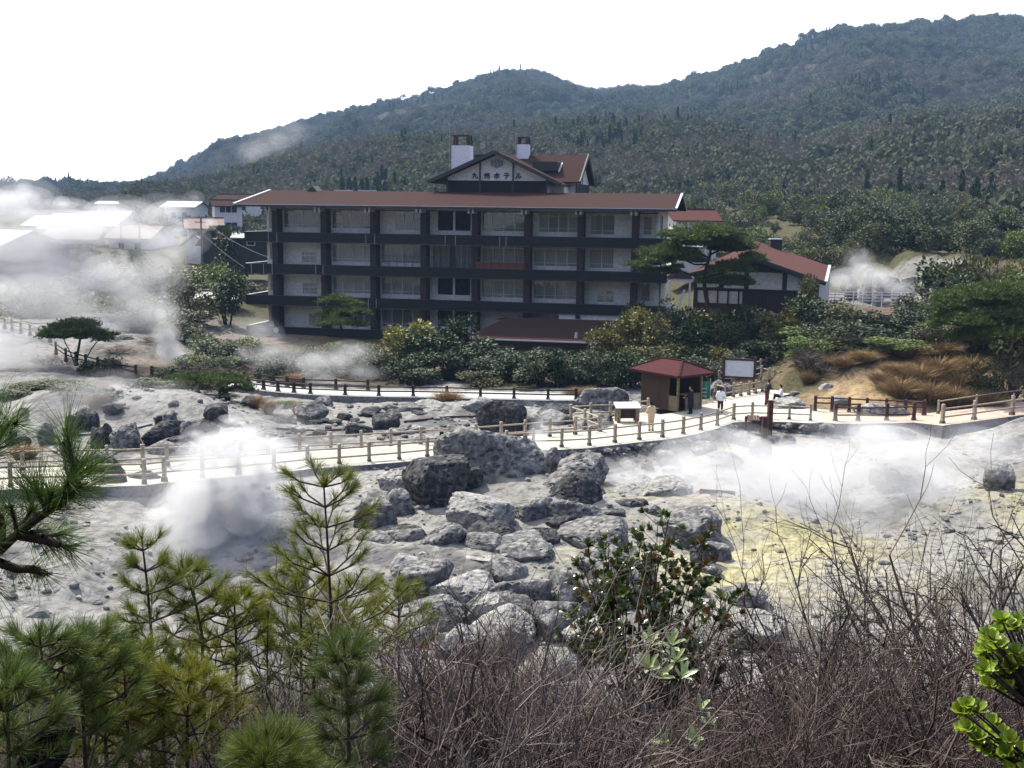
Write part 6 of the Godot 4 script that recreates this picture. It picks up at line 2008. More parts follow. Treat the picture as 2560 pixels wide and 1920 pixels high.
func stems_mesh(variant: int) -> ArrayMesh:
	var key := "stems%d" % variant
	if mesh_store.has(key):
		return mesh_store[key]
	rng.seed = 400 + variant
	var mb := MB.new()
	for k in 4:
		var a := rng.randf() * TAU
		var p := Vector3(cos(a), 0, sin(a)) * 0.08 - Vector3(0, 0.15, 0)
		var mid := Vector3(cos(a) * 0.25, 0.6, sin(a) * 0.25)
		var end := Vector3(cos(a) * 0.5, 1.3, sin(a) * 0.5)
		mb.tube(p, mid, 0.05, 0.035, 5)
		mb.tube(mid, end, 0.035, 0.012, 5)
		mb.tube(mid, Vector3(cos(a + 1.4) * 0.4, 1.1, sin(a + 1.4) * 0.4), 0.025, 0.01, 4)
	mesh_store[key] = mb.done(M.bark)
	return mesh_store[key]


func twist(mb: MB, p: Vector3, dir: Vector3, length: float, r: float, level: int, kids: int, wild: float, up: float) -> void:
	var n := 3
	var step := length / n
	for k in n:
		var q := p + dir * step
		var r2 := r * 0.86
		mb.tube(p, q, r, r2, 3 if r < 0.012 else 5, false)
		p = q
		r = r2
		dir = (dir + Vector3(rng.randfn(), rng.randfn(), rng.randfn()) * wild * 0.4 + Vector3(0, up, 0)).normalized()
		if level > 0:
			for j in kids:
				if rng.randf() < 0.74:
					var out := dir.cross(Vector3(rng.randfn(), rng.randfn(), rng.randfn())).normalized()
					twist(mb, p, (dir * 0.75 + out * rng.randf_range(0.5, 0.95)).normalized(), length * rng.randf_range(0.45, 0.68), r * 0.62, level - 1, kids, wild, up)


# bare shrub of unit height 1, many thin stems
func bare_mesh(variant: int, tone: Color, stems: int, level: int, kids: int, spread: float, r0: float) -> ArrayMesh:
	var key := "bare%d_%s_%d_%d" % [variant, tone.to_html(), stems, level]
	if mesh_store.has(key):
		return mesh_store[key]
	rng.seed = 900 + variant
	var mb := MB.new()
	for k in stems:
		var a := TAU * (k + rng.randf()) / stems
		var lean := rng.randf_range(0.1, spread)
		mb.tint(shade(tone, 0.25))
		twist(mb, Vector3(cos(a), 0, sin(a)) * 0.03 - Vector3(0, 0.06, 0), Vector3(cos(a) * lean, 1, sin(a) * lean).normalized(), rng.randf_range(0.45, 0.62), r0 * rng.randf_range(0.7, 1.2), level, kids, 0.42, 0.06)
	mesh_store[key] = mb.done(M.twig)
	return mesh_store[key]


func grass_mesh(variant: int, tone: Color) -> ArrayMesh:
	var key := "grass%d_%s" % [variant, tone.to_html()]
	if mesh_store.has(key):
		return mesh_store[key]
	rng.seed = 70 + variant
	var mb := MB.new()
	for k in 800:
		var a := rng.randf() * TAU
		var lean := pow(rng.randf(), 0.9) * 0.75
		var base := Vector3(cos(a), 0, sin(a)) * rng.randf() * 0.28
		var dir := Vector3(cos(a) * lean, 1.0 - lean * 0.35, sin(a) * lean).normalized()
		var l := rng.randf_range(0.55, 1.05)
		var mid := base + dir * l * 0.6
		var tip := mid + (dir + Vector3(cos(a), -0.7, sin(a)) * 0.5).normalized() * l * 0.45
		var s := dir.cross(Vector3(rng.randfn(), rng.randfn(), rng.randfn())).normalized() * 0.008
		mb.tint(shade(tone, 0.3))
		mb.tri(base - s, base + s, mid + s)
		mb.tri(base - s, mid + s, mid - s)
		mb.tri(mid - s, mid + s, tip)
	mesh_store[key] = mb.done(M.grass)
	return mesh_store[key]


func bush(kind: String, at: Vector3, w: float, h: float, label: String, group: String) -> void:
	if kind.begins_with("straw"):
		h = clampf(h, 1.0, 1.7)
	var turn := rng.randf() * TAU
	var v := rng.randi() % 3
	var keep := rng.state
	if kind == "bare":
		var o := thing("bare_shrub", label, "shrub", at, group, turn)
		part("twigs", bare_mesh(v, Color(0.080, 0.058, 0.046), 9, 3, 2, 0.9, 0.02), o, Transform3D(Basis.from_scale(Vector3(w, h, w)), Vector3.ZERO))
	elif kind == "straw":
		var o := thing("grass_clump", label, "grass", at, group, turn)
		part("blades", grass_mesh(v, Color(0.176, 0.119, 0.060)), o, Transform3D(Basis.from_scale(Vector3(w * 0.75, h, w * 0.75)), Vector3.ZERO))
	elif kind == "straw_pale":
		var o := thing("grass_clump", label, "grass", at, group, turn)
		part("blades", grass_mesh(v, Color(0.234, 0.154, 0.092)), o, Transform3D(Basis.from_scale(Vector3(w * 0.62, h, w * 0.62)), Vector3.ZERO))
	else:
		var o := thing("leafy_shrub" if h < 3.2 else "leafy_tree", label, "shrub" if h < 3.2 else "tree", at, group, turn)
		var t := Transform3D(Basis.from_scale(Vector3(w * 0.5, h * 0.5, w * 0.5)), Vector3.ZERO)
		part("trunk", stems_mesh(v), o, t)
		part("crown", crown_mesh(kind, v), o, t)
	rng.state = keep
	rng.randf()


# flat cushions of needle tufts on bent limbs
func pine(label: String, limbs: Array, pads: Array, r0: float, group: String, tuft: float) -> void:
	var at: Vector3 = limbs[0][0]
	var o := thing("pine_tree", label, "tree", at, group)
	var first := true
	for l in limbs:
		var mb := MB.new()
		for k in l.size() - 1:
			var ra: float = r0 * (1.0 if first else 0.45) * (1.0 - 0.6 * k / l.size())
			mb.tube(l[k] - at, l[k + 1] - at, ra, ra * 0.8, 7)
		part("trunk" if first else "limb", mb.done(M.bark), o)
		first = false
	for p in pads:
		var mb := MB.new()
		var c: Vector3 = p[0] - at
		var n := int(110.0 + 300.0 * p[1] * p[1])
		var clumps := []
		for k in 7 + int(p[1] * 6.0):
			var a := rng.randf() * TAU
			var q := sqrt(rng.randf())
			clumps.append([Vector3(cos(a) * q * p[1], p[2] * (0.7 - q * q) * rng.randf_range(0.5, 1.2), sin(a) * q * p[1] * 0.85), rng.randf_range(0.22, 0.42) * p[1] + 0.12])
		for k in n:
			var cl: Array = clumps[rng.randi() % clumps.size()]
			var s: Vector3 = cl[0] + Vector3(rng.randfn() * 0.5, absf(rng.randfn()) * 0.22 - 0.06, rng.randfn() * 0.5) * cl[1]
			mb.tint(shade(Color(0.046, 0.068, 0.013), 0.35))
			for j in 7:
				var dir := Vector3(rng.randfn() * 0.75, absf(rng.randfn()) * 0.8 + 0.15, rng.randfn() * 0.75).normalized()
				var side := dir.cross(Vector3(rng.randfn(), rng.randfn(), rng.randfn())).normalized() * tuft * 0.11
				mb.tri(c + s - side, c + s + side, c + s + dir * tuft * rng.randf_range(0.8, 1.3))
		part("needle_pad", mb.done(M.needle), o)


func build_plants() -> void:
	rng.seed = 55
	var groups := ["shrubs in front of the hotel", "hedge-like row before the annex", "shrubs left of the hotel", "shrubs between kiosk and pavilion", "plants on the right-hand bank", "tawny grass clumps on the ochre bank", "low shrubs filling the ground before the hotel, grey", "low shrubs filling the ground before the hotel, dark", "low shrubs filling the ground before the hotel, bare", "low shrubs filling the ground before the hotel, olive", "thicket behind kiosk and notice board, gold", "thicket behind kiosk and notice board, dark", "thicket behind kiosk and notice board, olive", "scrub on the right bank, fresh", "scrub on the right bank, bare", "scrub on the right bank, olive", "scrub on the right bank, grey", "scrub on the right bank, dark", "low shrubs dotted over the pale left slope, bare", "low shrubs dotted over the pale left slope, grey", "low shrubs dotted over the pale left slope, dark", "low shrubs dotted over the pale left slope, olive", "garden thicket left of the hotel, dark", "garden thicket left of the hotel, fresh", "garden thicket left of the hotel, olive", "garden thicket left of the hotel, bare", "garden thicket left of the hotel, grey", "shrubs hugging the hotel plinth, bare", "shrubs hugging the hotel plinth, olive", "shrubs hugging the hotel plinth, dark", "shrubs hugging the hotel plinth, grey", "shrubs hugging the hotel plinth, fresh", "wood on the right bank, dark", "wood on the right bank, olive", "wood on the right bank, grey"]
	var labels := ["bright yellow-green bushy tree in front of the hotel", "tall dark grey-green tree beside the bright yellow-green one", "olive shrub left of the bright yellow-green tree", "dark shrub at the foot of the bright yellow-green tree", "dark shrub at the foot of the tall dark tree", "low dark shrub behind the far walk fence", "grey-green shrub left of the annex windows", "shrub in the glossy hedge-like row before the annex", "olive shrub in drifting steam behind the far walk", "round olive shrub behind the far walk", "bare brown shrub behind the far walk", "bare shrub with steam in front of it", "olive shrub in front of the hotel plinth", "pale dead grass behind the far walk", "fresh green shrub at the left corner of the hotel", "dark shrub left of the hotel corner", "light green shrub left of the dark one", "small light green shrub above the far walk", "dark low shrub above the far walk", "olive shrub under the hotel corner balcony", "olive thicket beside the small hut", "dark thicket by the garden left of the hotel", "olive thicket behind the steam", "tall dark tree behind the hotel's left end", "grey-green shrub in the steamy garden", "olive shrub in the steamy garden", "dark tree lost in the steam on the left", "olive tree in the steam below the salmon roofs", "second olive tree in the steam below the salmon roofs", "grey tree in the steam on the left", "grey shrub behind the umbrella pine", "bare shrub near the bright steam jet", "grey shrub right of the umbrella pine", "olive shrub on the left slope behind the walk", "broad olive shrub on the slope left of the pale mound", "bare shrub on the mound above the split boulders", "grey shrub above the split boulders", "dark shrub above the split boulders", "small bare shrub on the pale mound", "dark shrub left of the split boulders", "small green bush beside the stone pillar", "pale dead grass left of the small green bush", "pale dead grass under the small green bush", "dead grass between the rounded boulders", "tawny grass beside the ledge-like boulder", "second tawny grass clump beside the ledge-like boulder", "tawny grass at the end of the far walk", "tuft of dry grass in the cleft of the boulder pile", "dry grass above the thin pale pipe", "dry grass behind the walk at the left", "dark tree directly below the big pine's trunk", "olive tree in front of the pavilion's dark base", "dark tree in front of the pavilion's dark base", "grey-green tree in front of the pavilion's right corner", "golden-green shrub under the annex eave", "second golden-green tree below the big pine", "golden-green tree below the big pine", "golden-green shrub at the end of the annex roof", "dark shrub against the hotel's right end", "broad dark tree below the big pine", "olive tree in front of the pavilion", "olive shrub behind the kiosk roof", "grey-green shrub behind the banner", "grey-green shrub behind the notice board", "bare brown shrub behind the kiosk", "dark tree where the path goes in under the trees", "silvery shrub at the foot of the big pine", "olive tree right of the dark path mouth", "dark shrub above the kiosk roof", "green shrub leaning over the path corner", "dark shrub left of the kiosk roof", "grey-green tree in front of the pavilion's right half", "slender olive tree in front of the pavilion gable end", "large grey-green tree with a pale crooked stem on the bank", "grey tree right of the crooked one", "dark round shrub above the tawny grass", "olive shrub in the middle of the bank", "bare brown thicket in the middle of the bank", "second bare brown thicket on the bank", "bare grey thicket high on the bank", "olive tree high on the right", "fresh green tree at the right edge", "bare shrub over the sandy corner", "olive shrub low on the right bank", "bare shrub at the right edge", "bare shrub under the right-hand pine", "small tawny tuft at the sandy corner", "olive shrub under the right-hand pine", "dark shrub under the right-hand pine", "tawny pampas-like grass clump on the ochre bank", "grey-green low shrub filling the ground before the hotel", "dark low shrub filling the ground before the hotel", "bare low shrub filling the ground before the hotel", "olive low shrub filling the ground before the hotel", "golden-green shrub in the thicket behind kiosk and notice board", "dark shrub in the thicket behind kiosk and notice board", "olive shrub in the thicket behind kiosk and notice board", "fresh green shrub in the scrub high on the right bank", "bare shrub in the scrub high on the right bank", "olive shrub in the scrub high on the right bank", "grey-green shrub in the scrub high on the right bank", "dark shrub in the scrub high on the right bank", "bare low shrub dotted over the pale left slope", "grey-green low shrub dotted over the pale left slope", "dark low shrub dotted over the pale left slope", "olive low shrub dotted over the pale left slope", "broad dark tree right of the tall dark one", "broad dark tree between the bright and the tall one", "dark tree at the left end of the annex windows", "tall olive shrub before the hotel plinth", "dark tree right of the pavilion", "olive tree right of the pavilion", "grey tree below the white railing", "dark tree above the right-hand pine", "olive tree at the right edge above the pine", "grey-green tree left of the right-hand pine", "olive tree above the tawny grass", "dark tree in the middle of the bank", "golden-green tree right of the dark path mouth", "dark shrub in the garden thicket left of the hotel", "fresh green shrub in the garden thicket left of the hotel", "olive shrub in the garden thicket left of the hotel", "bare shrub in the garden thicket left of the hotel", "grey-green shrub in the garden thicket left of the hotel", "bare shrub hugging the hotel plinth at its left half", "olive shrub hugging the hotel plinth at its left half", "dark shrub hugging the hotel plinth at its left half", "grey-green shrub hugging the hotel plinth at its left half", "fresh green shrub hugging the hotel plinth at its left half", "dark tree in the wood on the right bank", "olive tree in the wood on the right bank", "grey-green tree in the wood on the right bank"]
	for q in [
		["bright", -7.76, -86.00, 3.75, 5.07, 0, 0],
		["dark", -4.48, -88.00, 4.51, 3.93, 1, 0],
		["olive", -9.64, -83.00, 1.76, 3.85, 2, 0],
		["dark", -5.78, -82.00, 2.05, 4.39, 3, 0],
		["dark", -3.17, -83.00, 2.14, 3.56, 4, 0],
		["dark", -7.80, -80.00, 1.57, 3.43, 5, 0],
		["grey", -1.47, -83.00, 1.86, 2.67, 6, 0],
		["grey", 0.32, -82.00, 2.01, 2.93, 7, 1],
		["grey", 1.85, -80.50, 2.39, 3.45, 7, 1],
		["dark", 3.37, -79.00, 2.81, 3.10, 7, 1],
		["grey", 4.83, -82.00, 2.07, 3.51, 7, 1],
		["grey", 6.33, -80.50, 2.62, 3.16, 7, 1],
		["dark", 7.58, -79.00, 2.58, 3.10, 7, 1],
		["dark", 1.31, -82.00, 1.04, 3.22, 7, 1],
		["dark", 4.04, -80.50, 1.13, 3.45, 7, 1],
		["dark", 6.25, -79.00, 1.22, 3.10, 7, 1],
		["olive", -17.57, -84.00, 0.90, 3.60, 8, 2],
		["olive", -15.45, -84.00, 1.38, 3.00, 9, 0],
		["bare", -19.39, -84.00, 0.66, 3.30, 10, 2],
		["bare", -13.18, -83.00, 0.72, 3.56, 11, 0],
		["olive", -11.38, -83.00, 1.50, 3.26, 12, 0],
		["straw_pale", -15.35, -78.00, 0.66, 2.23, 13, 0],
		["fresh", -22.76, -93.00, 1.62, 3.65, 14, 2],
		["dark", -23.08, -89.00, 1.31, 3.50, 15, 2],
		["fresh", -25.32, -92.00, 1.80, 3.29, 16, 2],
		["fresh", -21.96, -84.00, 0.94, 2.70, 17, 2],
		["dark", -24.46, -87.00, 0.84, 3.42, 18, 2],
		["olive", -21.21, -92.00, 0.85, 3.29, 19, 2],
		["olive", -30.91, -108.00, 5.50, 5.40, 20, 2],
		["dark", -28.64, -112.00, 6.02, 4.80, 21, 2],
		["olive", -37.04, -122.00, 6.14, 6.54, 22, 2],
		["dark", -37.12, -150.00, 10.55, 6.16, 23, 2],
		["grey", -30.23, -104.00, 2.77, 4.83, 24, 2],
		["olive", -34.06, -108.00, 3.34, 5.40, 25, 2],
		["dark", -47.45, -112.00, 4.67, 6.00, 26, 2],
		["olive", -42.40, -125.00, 5.95, 8.48, 27, 2],
		["olive", -46.39, -125.00, 6.12, 8.04, 28, 2],
		["grey", -47.23, -118.00, 4.73, 6.32, 29, 2],
		["grey", -35.44, -104.00, 2.70, 5.94, 30, 2],
		["bare", -30.73, -96.00, 1.37, 3.77, 31, 2],
		["grey", -29.26, -80.00, 1.65, 2.86, 32, 2],
		["olive", -30.71, -72.00, 0.79, 3.86, 33, 2],
		["olive", -25.45, -66.00, 0.80, 4.01, 34, 2],
		["bare", -19.66, -68.00, 1.49, 4.13, 35, 2],
		["grey", -20.37, -67.00, 0.82, 2.87, 36, 2],
		["dark", -17.82, -67.00, 0.85, 2.63, 37, 2],
		["bare", -23.31, -70.00, 0.29, 2.75, 38, 2],
		["dark", -23.89, -64.00, 0.67, 2.74, 39, 2],
		["fresh", -14.18, -68.50, 0.27, 1.52, 40, 2],
		["straw_pale", -15.54, -67.00, -0.11, 1.44, 41, 2],
		["straw_pale", -14.54, -66.00, -0.04, 1.30, 42, 2],
		["straw_pale", -12.89, -66.50, -0.35, 1.19, 43, 0],
		["straw", 4.29, -74.00, 0.26, 1.85, 44, 0],
		["straw", 5.29, -75.00, 0.30, 1.61, 45, 0],
		["straw", -4.10, -71.00, 0.19, 2.03, 46, 0],
		["straw_pale", -1.84, -50.50, 0.47, 0.40, 47, 0],
		["straw_pale", -23.77, -63.00, 0.27, 1.57, 48, 2],
		["straw_pale", -24.00, -54.00, 0.20, 2.12, 49, 2],
		["dark", 14.01, -94.00, 4.77, 4.36, 50, 3],
		["olive", 16.38, -94.00, 4.27, 4.70, 51, 3],
		["dark", 18.86, -93.00, 4.58, 4.65, 52, 3],
		["grey", 21.30, -92.00, 4.36, 4.60, 53, 3],
		["gold", 7.04, -90.00, 2.97, 3.54, 54, 3],
		["gold", 11.73, -89.00, 3.61, 4.45, 55, 3],
		["gold", 10.98, -91.00, 4.55, 5.53, 56, 3],
		["gold", 8.41, -91.00, 3.38, 3.90, 57, 3],
		["dark", 10.24, -95.00, 5.23, 3.05, 58, 3],
		["dark", 13.79, -88.00, 4.05, 5.34, 59, 3],
		["olive", 16.50, -89.00, 3.92, 4.77, 60, 3],
		["olive", 11.14, -83.00, 2.44, 4.45, 61, 3],
		["grey", 13.81, -81.00, 1.92, 4.05, 62, 3],
		["grey", 16.37, -83.00, 2.21, 4.15, 63, 3],
		["bare", 9.18, -84.00, 1.88, 3.90, 64, 3],
		["dark", 18.64, -84.00, 2.91, 4.50, 65, 3],
		["grey", 13.66, -94.00, 5.34, 3.69, 66, 3],
		["olive", 21.14, -87.00, 3.45, 4.66, 67, 3],
		["dark", 14.15, -85.00, 2.49, 3.34, 68, 3],
		["fresh", 20.67, -80.00, 2.51, 3.43, 69, 3],
		["dark", 7.98, -84.00, 1.62, 3.00, 70, 3],
		["grey", 19.45, -91.00, 4.17, 4.55, 71, 3],
		["olive", 23.56, -91.00, 7.85, 3.58, 72, 3],
		["grey", 26.16, -86.00, 5.77, 5.22, 73, 4],
		["grey", 32.65, -90.00, 5.87, 4.50, 74, 4],
		["dark", 30.26, -84.00, 5.07, 3.60, 75, 4],
		["olive", 24.54, -86.00, 4.61, 4.30, 76, 4],
		["bare", 25.03, -80.00, 4.06, 4.00, 77, 4],
		["bare", 26.73, -79.00, 3.68, 3.95, 78, 4],
		["bare", 34.65, -92.00, 6.24, 4.93, 79, 4],
		["olive", 36.04, -88.00, 9.79, 4.71, 80, 4],
		["fresh", 37.28, -84.00, 9.19, 4.50, 81, 4],
		["bare", 21.28, -77.00, 2.94, 3.58, 82, 4],
		["olive", 30.64, -71.00, 3.01, 3.55, 83, 4],
		["bare", 32.99, -73.00, 3.83, 3.65, 84, 4],
		["bare", 31.64, -82.00, 4.53, 3.51, 85, 4],
		["straw", 20.28, -76.00, 1.11, 1.36, 86, 4],
		["olive", 32.83, -80.00, 5.31, 3.71, 87, 4],
		["dark", 35.03, -78.00, 6.07, 4.18, 88, 4],
		["straw", 24.95, -71.00, 2.03, 2.79, 89, 5],
		["straw", 26.77, -73.00, 2.83, 3.13, 89, 5],
		["straw", 28.61, -74.50, 3.33, 3.46, 89, 5],
		["straw", 29.40, -73.00, 2.73, 2.87, 89, 5],
		["straw", 26.69, -70.50, 2.00, 2.77, 89, 5],
		["straw", 28.03, -70.00, 1.83, 2.25, 89, 5],
		["straw", 29.28, -70.00, 2.11, 2.25, 89, 5],
		["straw", 27.62, -77.00, 3.29, 3.30, 89, 5],
		["straw", 29.90, -78.00, 3.63, 3.06, 89, 5],
		["straw", 25.55, -74.00, 2.55, 2.38, 89, 5],
		["straw", 30.98, -75.00, 3.03, 2.95, 89, 5],
		["straw", 24.32, -73.00, 2.14, 2.09, 89, 5],
		["straw", 24.04, -76.00, 2.40, 2.44, 89, 5],
		["straw", 22.69, -76.00, 2.11, 2.17, 89, 5],
		["straw", 29.87, -69.00, 2.01, 2.22, 89, 5],
		["grey", -23.25, -89.41, 0.04, 3.30, 90, 6],
		["dark", -21.98, -88.43, -0.63, 3.12, 91, 7],
		["dark", -21.31, -91.57, -0.83, 3.36, 91, 7],
		["dark", -17.24, -79.78, 1.50, 3.01, 91, 7],
		["bare", -17.55, -84.53, 1.00, 3.80, 92, 8],
		["grey", -16.14, -84.55, 0.84, 3.17, 90, 6],
		["grey", -14.49, -81.39, 0.44, 3.28, 90, 6],
		["dark", -14.17, -81.65, 0.44, 2.84, 91, 7],
		["dark", -13.25, -84.96, 0.79, 3.89, 91, 7],
		["dark", -11.78, -85.27, 0.91, 3.69, 91, 7],
		["dark", -11.36, -85.42, -0.07, 3.08, 91, 7],
		["bare", -9.59, -81.94, 0.91, 3.99, 92, 8],
		["dark", -8.99, -85.58, 0.18, 3.10, 91, 7],
		["dark", -7.39, -83.24, 1.30, 3.57, 91, 7],
		["grey", -6.47, -79.24, 1.04, 3.42, 90, 6],
		["dark", -5.11, -83.28, 0.24, 3.14, 91, 7],
		["grey", -4.70, -82.96, 0.42, 3.51, 90, 6],
		["grey", -3.04, -81.56, 1.51, 3.92, 90, 6],
		["olive", -2.30, -79.13, 0.82, 3.42, 93, 9],
		["dark", -0.17, -80.89, 1.63, 3.03, 91, 7],
		["grey", 1.87, -79.18, 1.88, 3.68, 90, 6],
		["dark", 4.54, -82.96, 1.14, 3.85, 91, 7],
		["dark", 6.46, -81.61, 0.61, 3.29, 91, 7],
		["grey", 7.88, -83.85, 1.31, 3.24, 90, 6],
		["dark", 8.59, -80.21, 1.89, 3.98, 91, 7],
		["dark", 9.61, -79.43, 1.37, 2.71, 91, 7],
		["gold", 8.78, -90.39, 1.89, 3.57, 94, 10],
		["gold", 9.34, -84.69, 2.05, 3.49, 94, 10],
		["dark", 11.19, -89.63, 2.45, 4.10, 95, 11],
		["gold", 12.46, -89.31, 1.49, 4.53, 94, 10],
		["gold", 12.64, -86.21, 2.31, 4.52, 94, 10],
		["dark", 14.29, -90.87, 2.16, 4.60, 95, 11],
		["gold", 14.84, -87.11, 2.03, 4.12, 94, 10],
		["gold", 15.42, -84.53, 2.09, 3.64, 94, 10],
		["gold", 17.61, -88.30, 1.76, 4.13, 94, 10],
		["dark", 19.66, -91.64, 0.72, 4.35, 95, 11],
		["olive", 19.54, -89.60, 1.28, 3.65, 96, 12],
		["gold", 20.96, -89.43, 0.99, 4.44, 94, 10],
		["olive", 21.95, -90.58, 0.88, 3.86, 96, 12],
		["gold", 23.22, -88.78, 1.13, 3.53, 94, 10],
		["gold", 23.27, -85.51, 2.41, 3.44, 94, 10],
		["olive", 25.26, -89.00, 2.66, 3.53, 96, 12],
		["fresh", 32.73, -85.34, 3.90, 4.07, 97, 13],
		["bare", 44.71, -104.33, 8.43, 6.65, 98, 14],
		["olive", 40.75, -85.54, 3.85, 4.80, 99, 15],
		["bare", 30.62, -84.43, 4.75, 3.43, 98, 14],
		["olive", 23.12, -81.40, 3.80, 4.71, 99, 15],
		["grey", 31.37, -85.51, 3.75, 3.53, 100, 16],
		["fresh", 21.37, -79.30, 3.74, 3.99, 97, 13],
		["olive", 47.88, -103.56, 8.39, 5.15, 99, 15],
		["grey", 42.26, -92.74, 5.63, 4.16, 100, 16],
		["grey", 23.16, -82.70, 4.49, 3.64, 100, 16],
		["bare", 28.08, -81.75, 3.08, 5.00, 98, 14],
		["olive", 35.66, -76.99, 3.86, 3.87, 99, 15],
		["dark", 29.93, -84.14, 4.33, 5.07, 101, 17],
		["grey", 29.86, -84.87, 4.52, 4.32, 100, 16],
		["bare", 41.82, -90.72, 5.91, 4.48, 98, 14],
		["dark", 28.09, -83.57, 4.70, 3.72, 101, 17],
		["fresh", 26.77, -77.44, 3.73, 4.93, 97, 13],
		["fresh", 42.48, -90.41, 4.96, 4.03, 97, 13],
		["olive", 32.85, -85.95, 4.16, 4.28, 99, 15],
		["dark", 25.77, -81.45, 3.64, 4.14, 101, 17],
		["bare", 20.78, -77.16, 3.64, 3.05, 98, 14],
		["bare", 46.65, -101.92, 8.29, 5.77, 98, 14],
		["bare", 30.76, -81.77, 3.53, 4.02, 98, 14],
		["bare", 41.47, -91.40, 5.51, 4.41, 98, 14],
		["bare", 46.12, -99.35, 7.21, 5.89, 98, 14],
		["bare", 41.38, -96.60, 7.47, 5.45, 98, 14],
		["fresh", 22.65, -83.22, 3.97, 5.30, 97, 13],
		["dark", 24.46, -85.09, 4.25, 4.79, 101, 17],
		["fresh", 27.26, -86.04, 4.09, 4.98, 97, 13],
		["grey", 23.00, -82.60, 4.49, 3.63, 100, 16],
		["olive", 37.54, -86.99, 4.73, 4.16, 99, 15],
		["bare", 41.75, -98.94, 7.68, 4.39, 98, 14],
		["dark", 39.59, -96.42, 5.70, 6.04, 101, 17],
		["olive", 37.90, -90.83, 5.57, 5.38, 99, 15],
		["bare", -21.37, -75.48, 0.51, 3.37, 102, 18],
		["grey", -21.71, -81.34, 1.20, 2.46, 103, 19],
		["bare", -26.00, -79.19, 0.34, 2.27, 102, 18],
		["dark", -31.13, -68.81, -0.20, 2.69, 104, 20],
		["grey", -27.25, -69.05, 0.37, 1.78, 103, 19],
		["bare", -26.03, -68.27, 0.24, 2.72, 102, 18],
		["dark", -27.23, -68.07, 0.04, 2.63, 104, 20],
		["bare", -20.23, -66.89, 0.01, 2.80, 102, 18],
		["bare", -21.78, -79.09, 1.20, 3.67, 102, 18],
		["bare", -33.44, -77.02, 0.22, 3.02, 102, 18],
		["grey", -29.60, -71.89, 0.25, 3.34, 103, 19],
		["bare", -22.04, -70.31, 0.46, 3.04, 102, 18],
		["bare", -35.49, -84.58, 0.93, 2.58, 102, 18],
		["bare", -34.35, -85.51, 0.84, 2.82, 102, 18],
		["bare", -25.89, -77.75, 0.60, 1.99, 102, 18],
		["olive", -24.53, -78.64, 0.98, 2.40, 105, 21],
		["grey", -21.42, -75.46, 0.51, 3.03, 103, 19],
		["bare", -32.11, -71.65, -0.11, 1.88, 102, 18],
		["grey", -22.05, -66.95, 0.08, 2.41, 103, 19],
		["dark", -30.34, -80.03, 0.93, 2.78, 104, 20],
		["dark", -27.46, -67.74, 0.24, 2.80, 104, 20],
		["bare", -34.48, -76.47, 0.53, 2.51, 102, 18],
		["bare", -24.91, -64.16, 0.18, 2.61, 102, 18],
		["dark", -2.98, -86.00, 2.63, 5.30, 106, 0],
		["dark", -6.00, -85.00, 3.31, 5.24, 107, 0],
		["dark", -0.19, -84.00, 1.97, 4.49, 108, 0],
		["olive", -10.24, -86.00, 2.07, 4.59, 109, 0],
		["dark", 23.46, -88.00, 5.90, 5.42, 110, 4],
		["olive", 25.11, -86.00, 5.30, 5.30, 111, 4],
		["grey", 27.87, -85.00, 5.11, 5.24, 112, 4],
		["dark", 33.77, -80.00, 7.89, 5.91, 113, 4],
		["olive", 34.58, -76.00, 7.31, 4.99, 114, 4],
		["grey", 33.86, -86.00, 7.55, 5.30, 115, 4],
		["olive", 30.01, -80.00, 4.70, 4.60, 116, 4],
		["dark", 25.46, -81.00, 4.55, 4.99, 117, 4],
		["gold", 21.31, -88.00, 4.77, 5.06, 118, 0],
		["dark", -45.90, -123.90, 5.31, 5.55, 119, 22],
		["fresh", -40.99, -108.26, 3.09, 4.32, 120, 23],
		["fresh", -24.79, -84.84, 0.95, 3.08, 120, 23],
		["olive", -42.92, -128.22, 6.39, 4.60, 121, 24],
		["bare", -38.18, -122.36, 5.66, 6.91, 122, 25],
		["bare", -32.27, -91.09, 0.87, 3.85, 122, 25],
		["fresh", -31.62, -102.41, 1.66, 4.77, 120, 23],
		["bare", -20.72, -88.50, 0.54, 4.04, 122, 25],
		["fresh", -29.98, -103.27, 1.77, 3.87, 120, 23],
		["grey", -23.91, -90.11, 1.42, 4.14, 123, 26],
		["dark", -31.53, -108.57, 2.24, 5.01, 119, 22],
		["olive", -34.17, -107.59, 2.63, 3.87, 121, 24],
		["olive", -34.05, -100.67, 1.36, 4.82, 121, 24],
		["grey", -34.65, -101.66, 2.58, 5.53, 123, 26],
		["bare", -33.88, -112.15, 2.81, 6.41, 122, 25],
		["dark", -40.79, -123.50, 4.77, 6.25, 119, 22],
		["grey", -36.72, -110.54, 2.55, 4.62, 123, 26],
		["grey", -39.00, -106.14, 2.07, 5.18, 123, 26],
		["fresh", -31.48, -123.48, 6.04, 5.19, 120, 23],
		["dark", -33.80, -104.54, 2.76, 5.27, 119, 22],
		["olive", -45.85, -126.75, 5.73, 6.88, 121, 24],
		["grey", -36.89, -109.43, 2.60, 4.96, 123, 26],
		["grey", -34.02, -95.41, 0.75, 3.60, 123, 26],
		["grey", -24.99, -94.54, 1.13, 3.90, 123, 26],
		["dark", -35.23, -100.26, 1.44, 4.64, 119, 22],
		["dark", -33.32, -111.85, 3.18, 5.11, 119, 22],
		["grey", -40.42, -127.23, 5.55, 6.53, 123, 26],
		["bare", -44.42, -126.39, 6.29, 5.75, 122, 25],
		["bare", -44.40, -122.89, 5.52, 5.83, 122, 25],
		["grey", -31.57, -124.19, 5.29, 5.06, 123, 26],
		["olive", -29.49, -99.23, 2.24, 4.32, 121, 24],
		["dark", -35.13, -113.63, 3.43, 5.38, 119, 22],
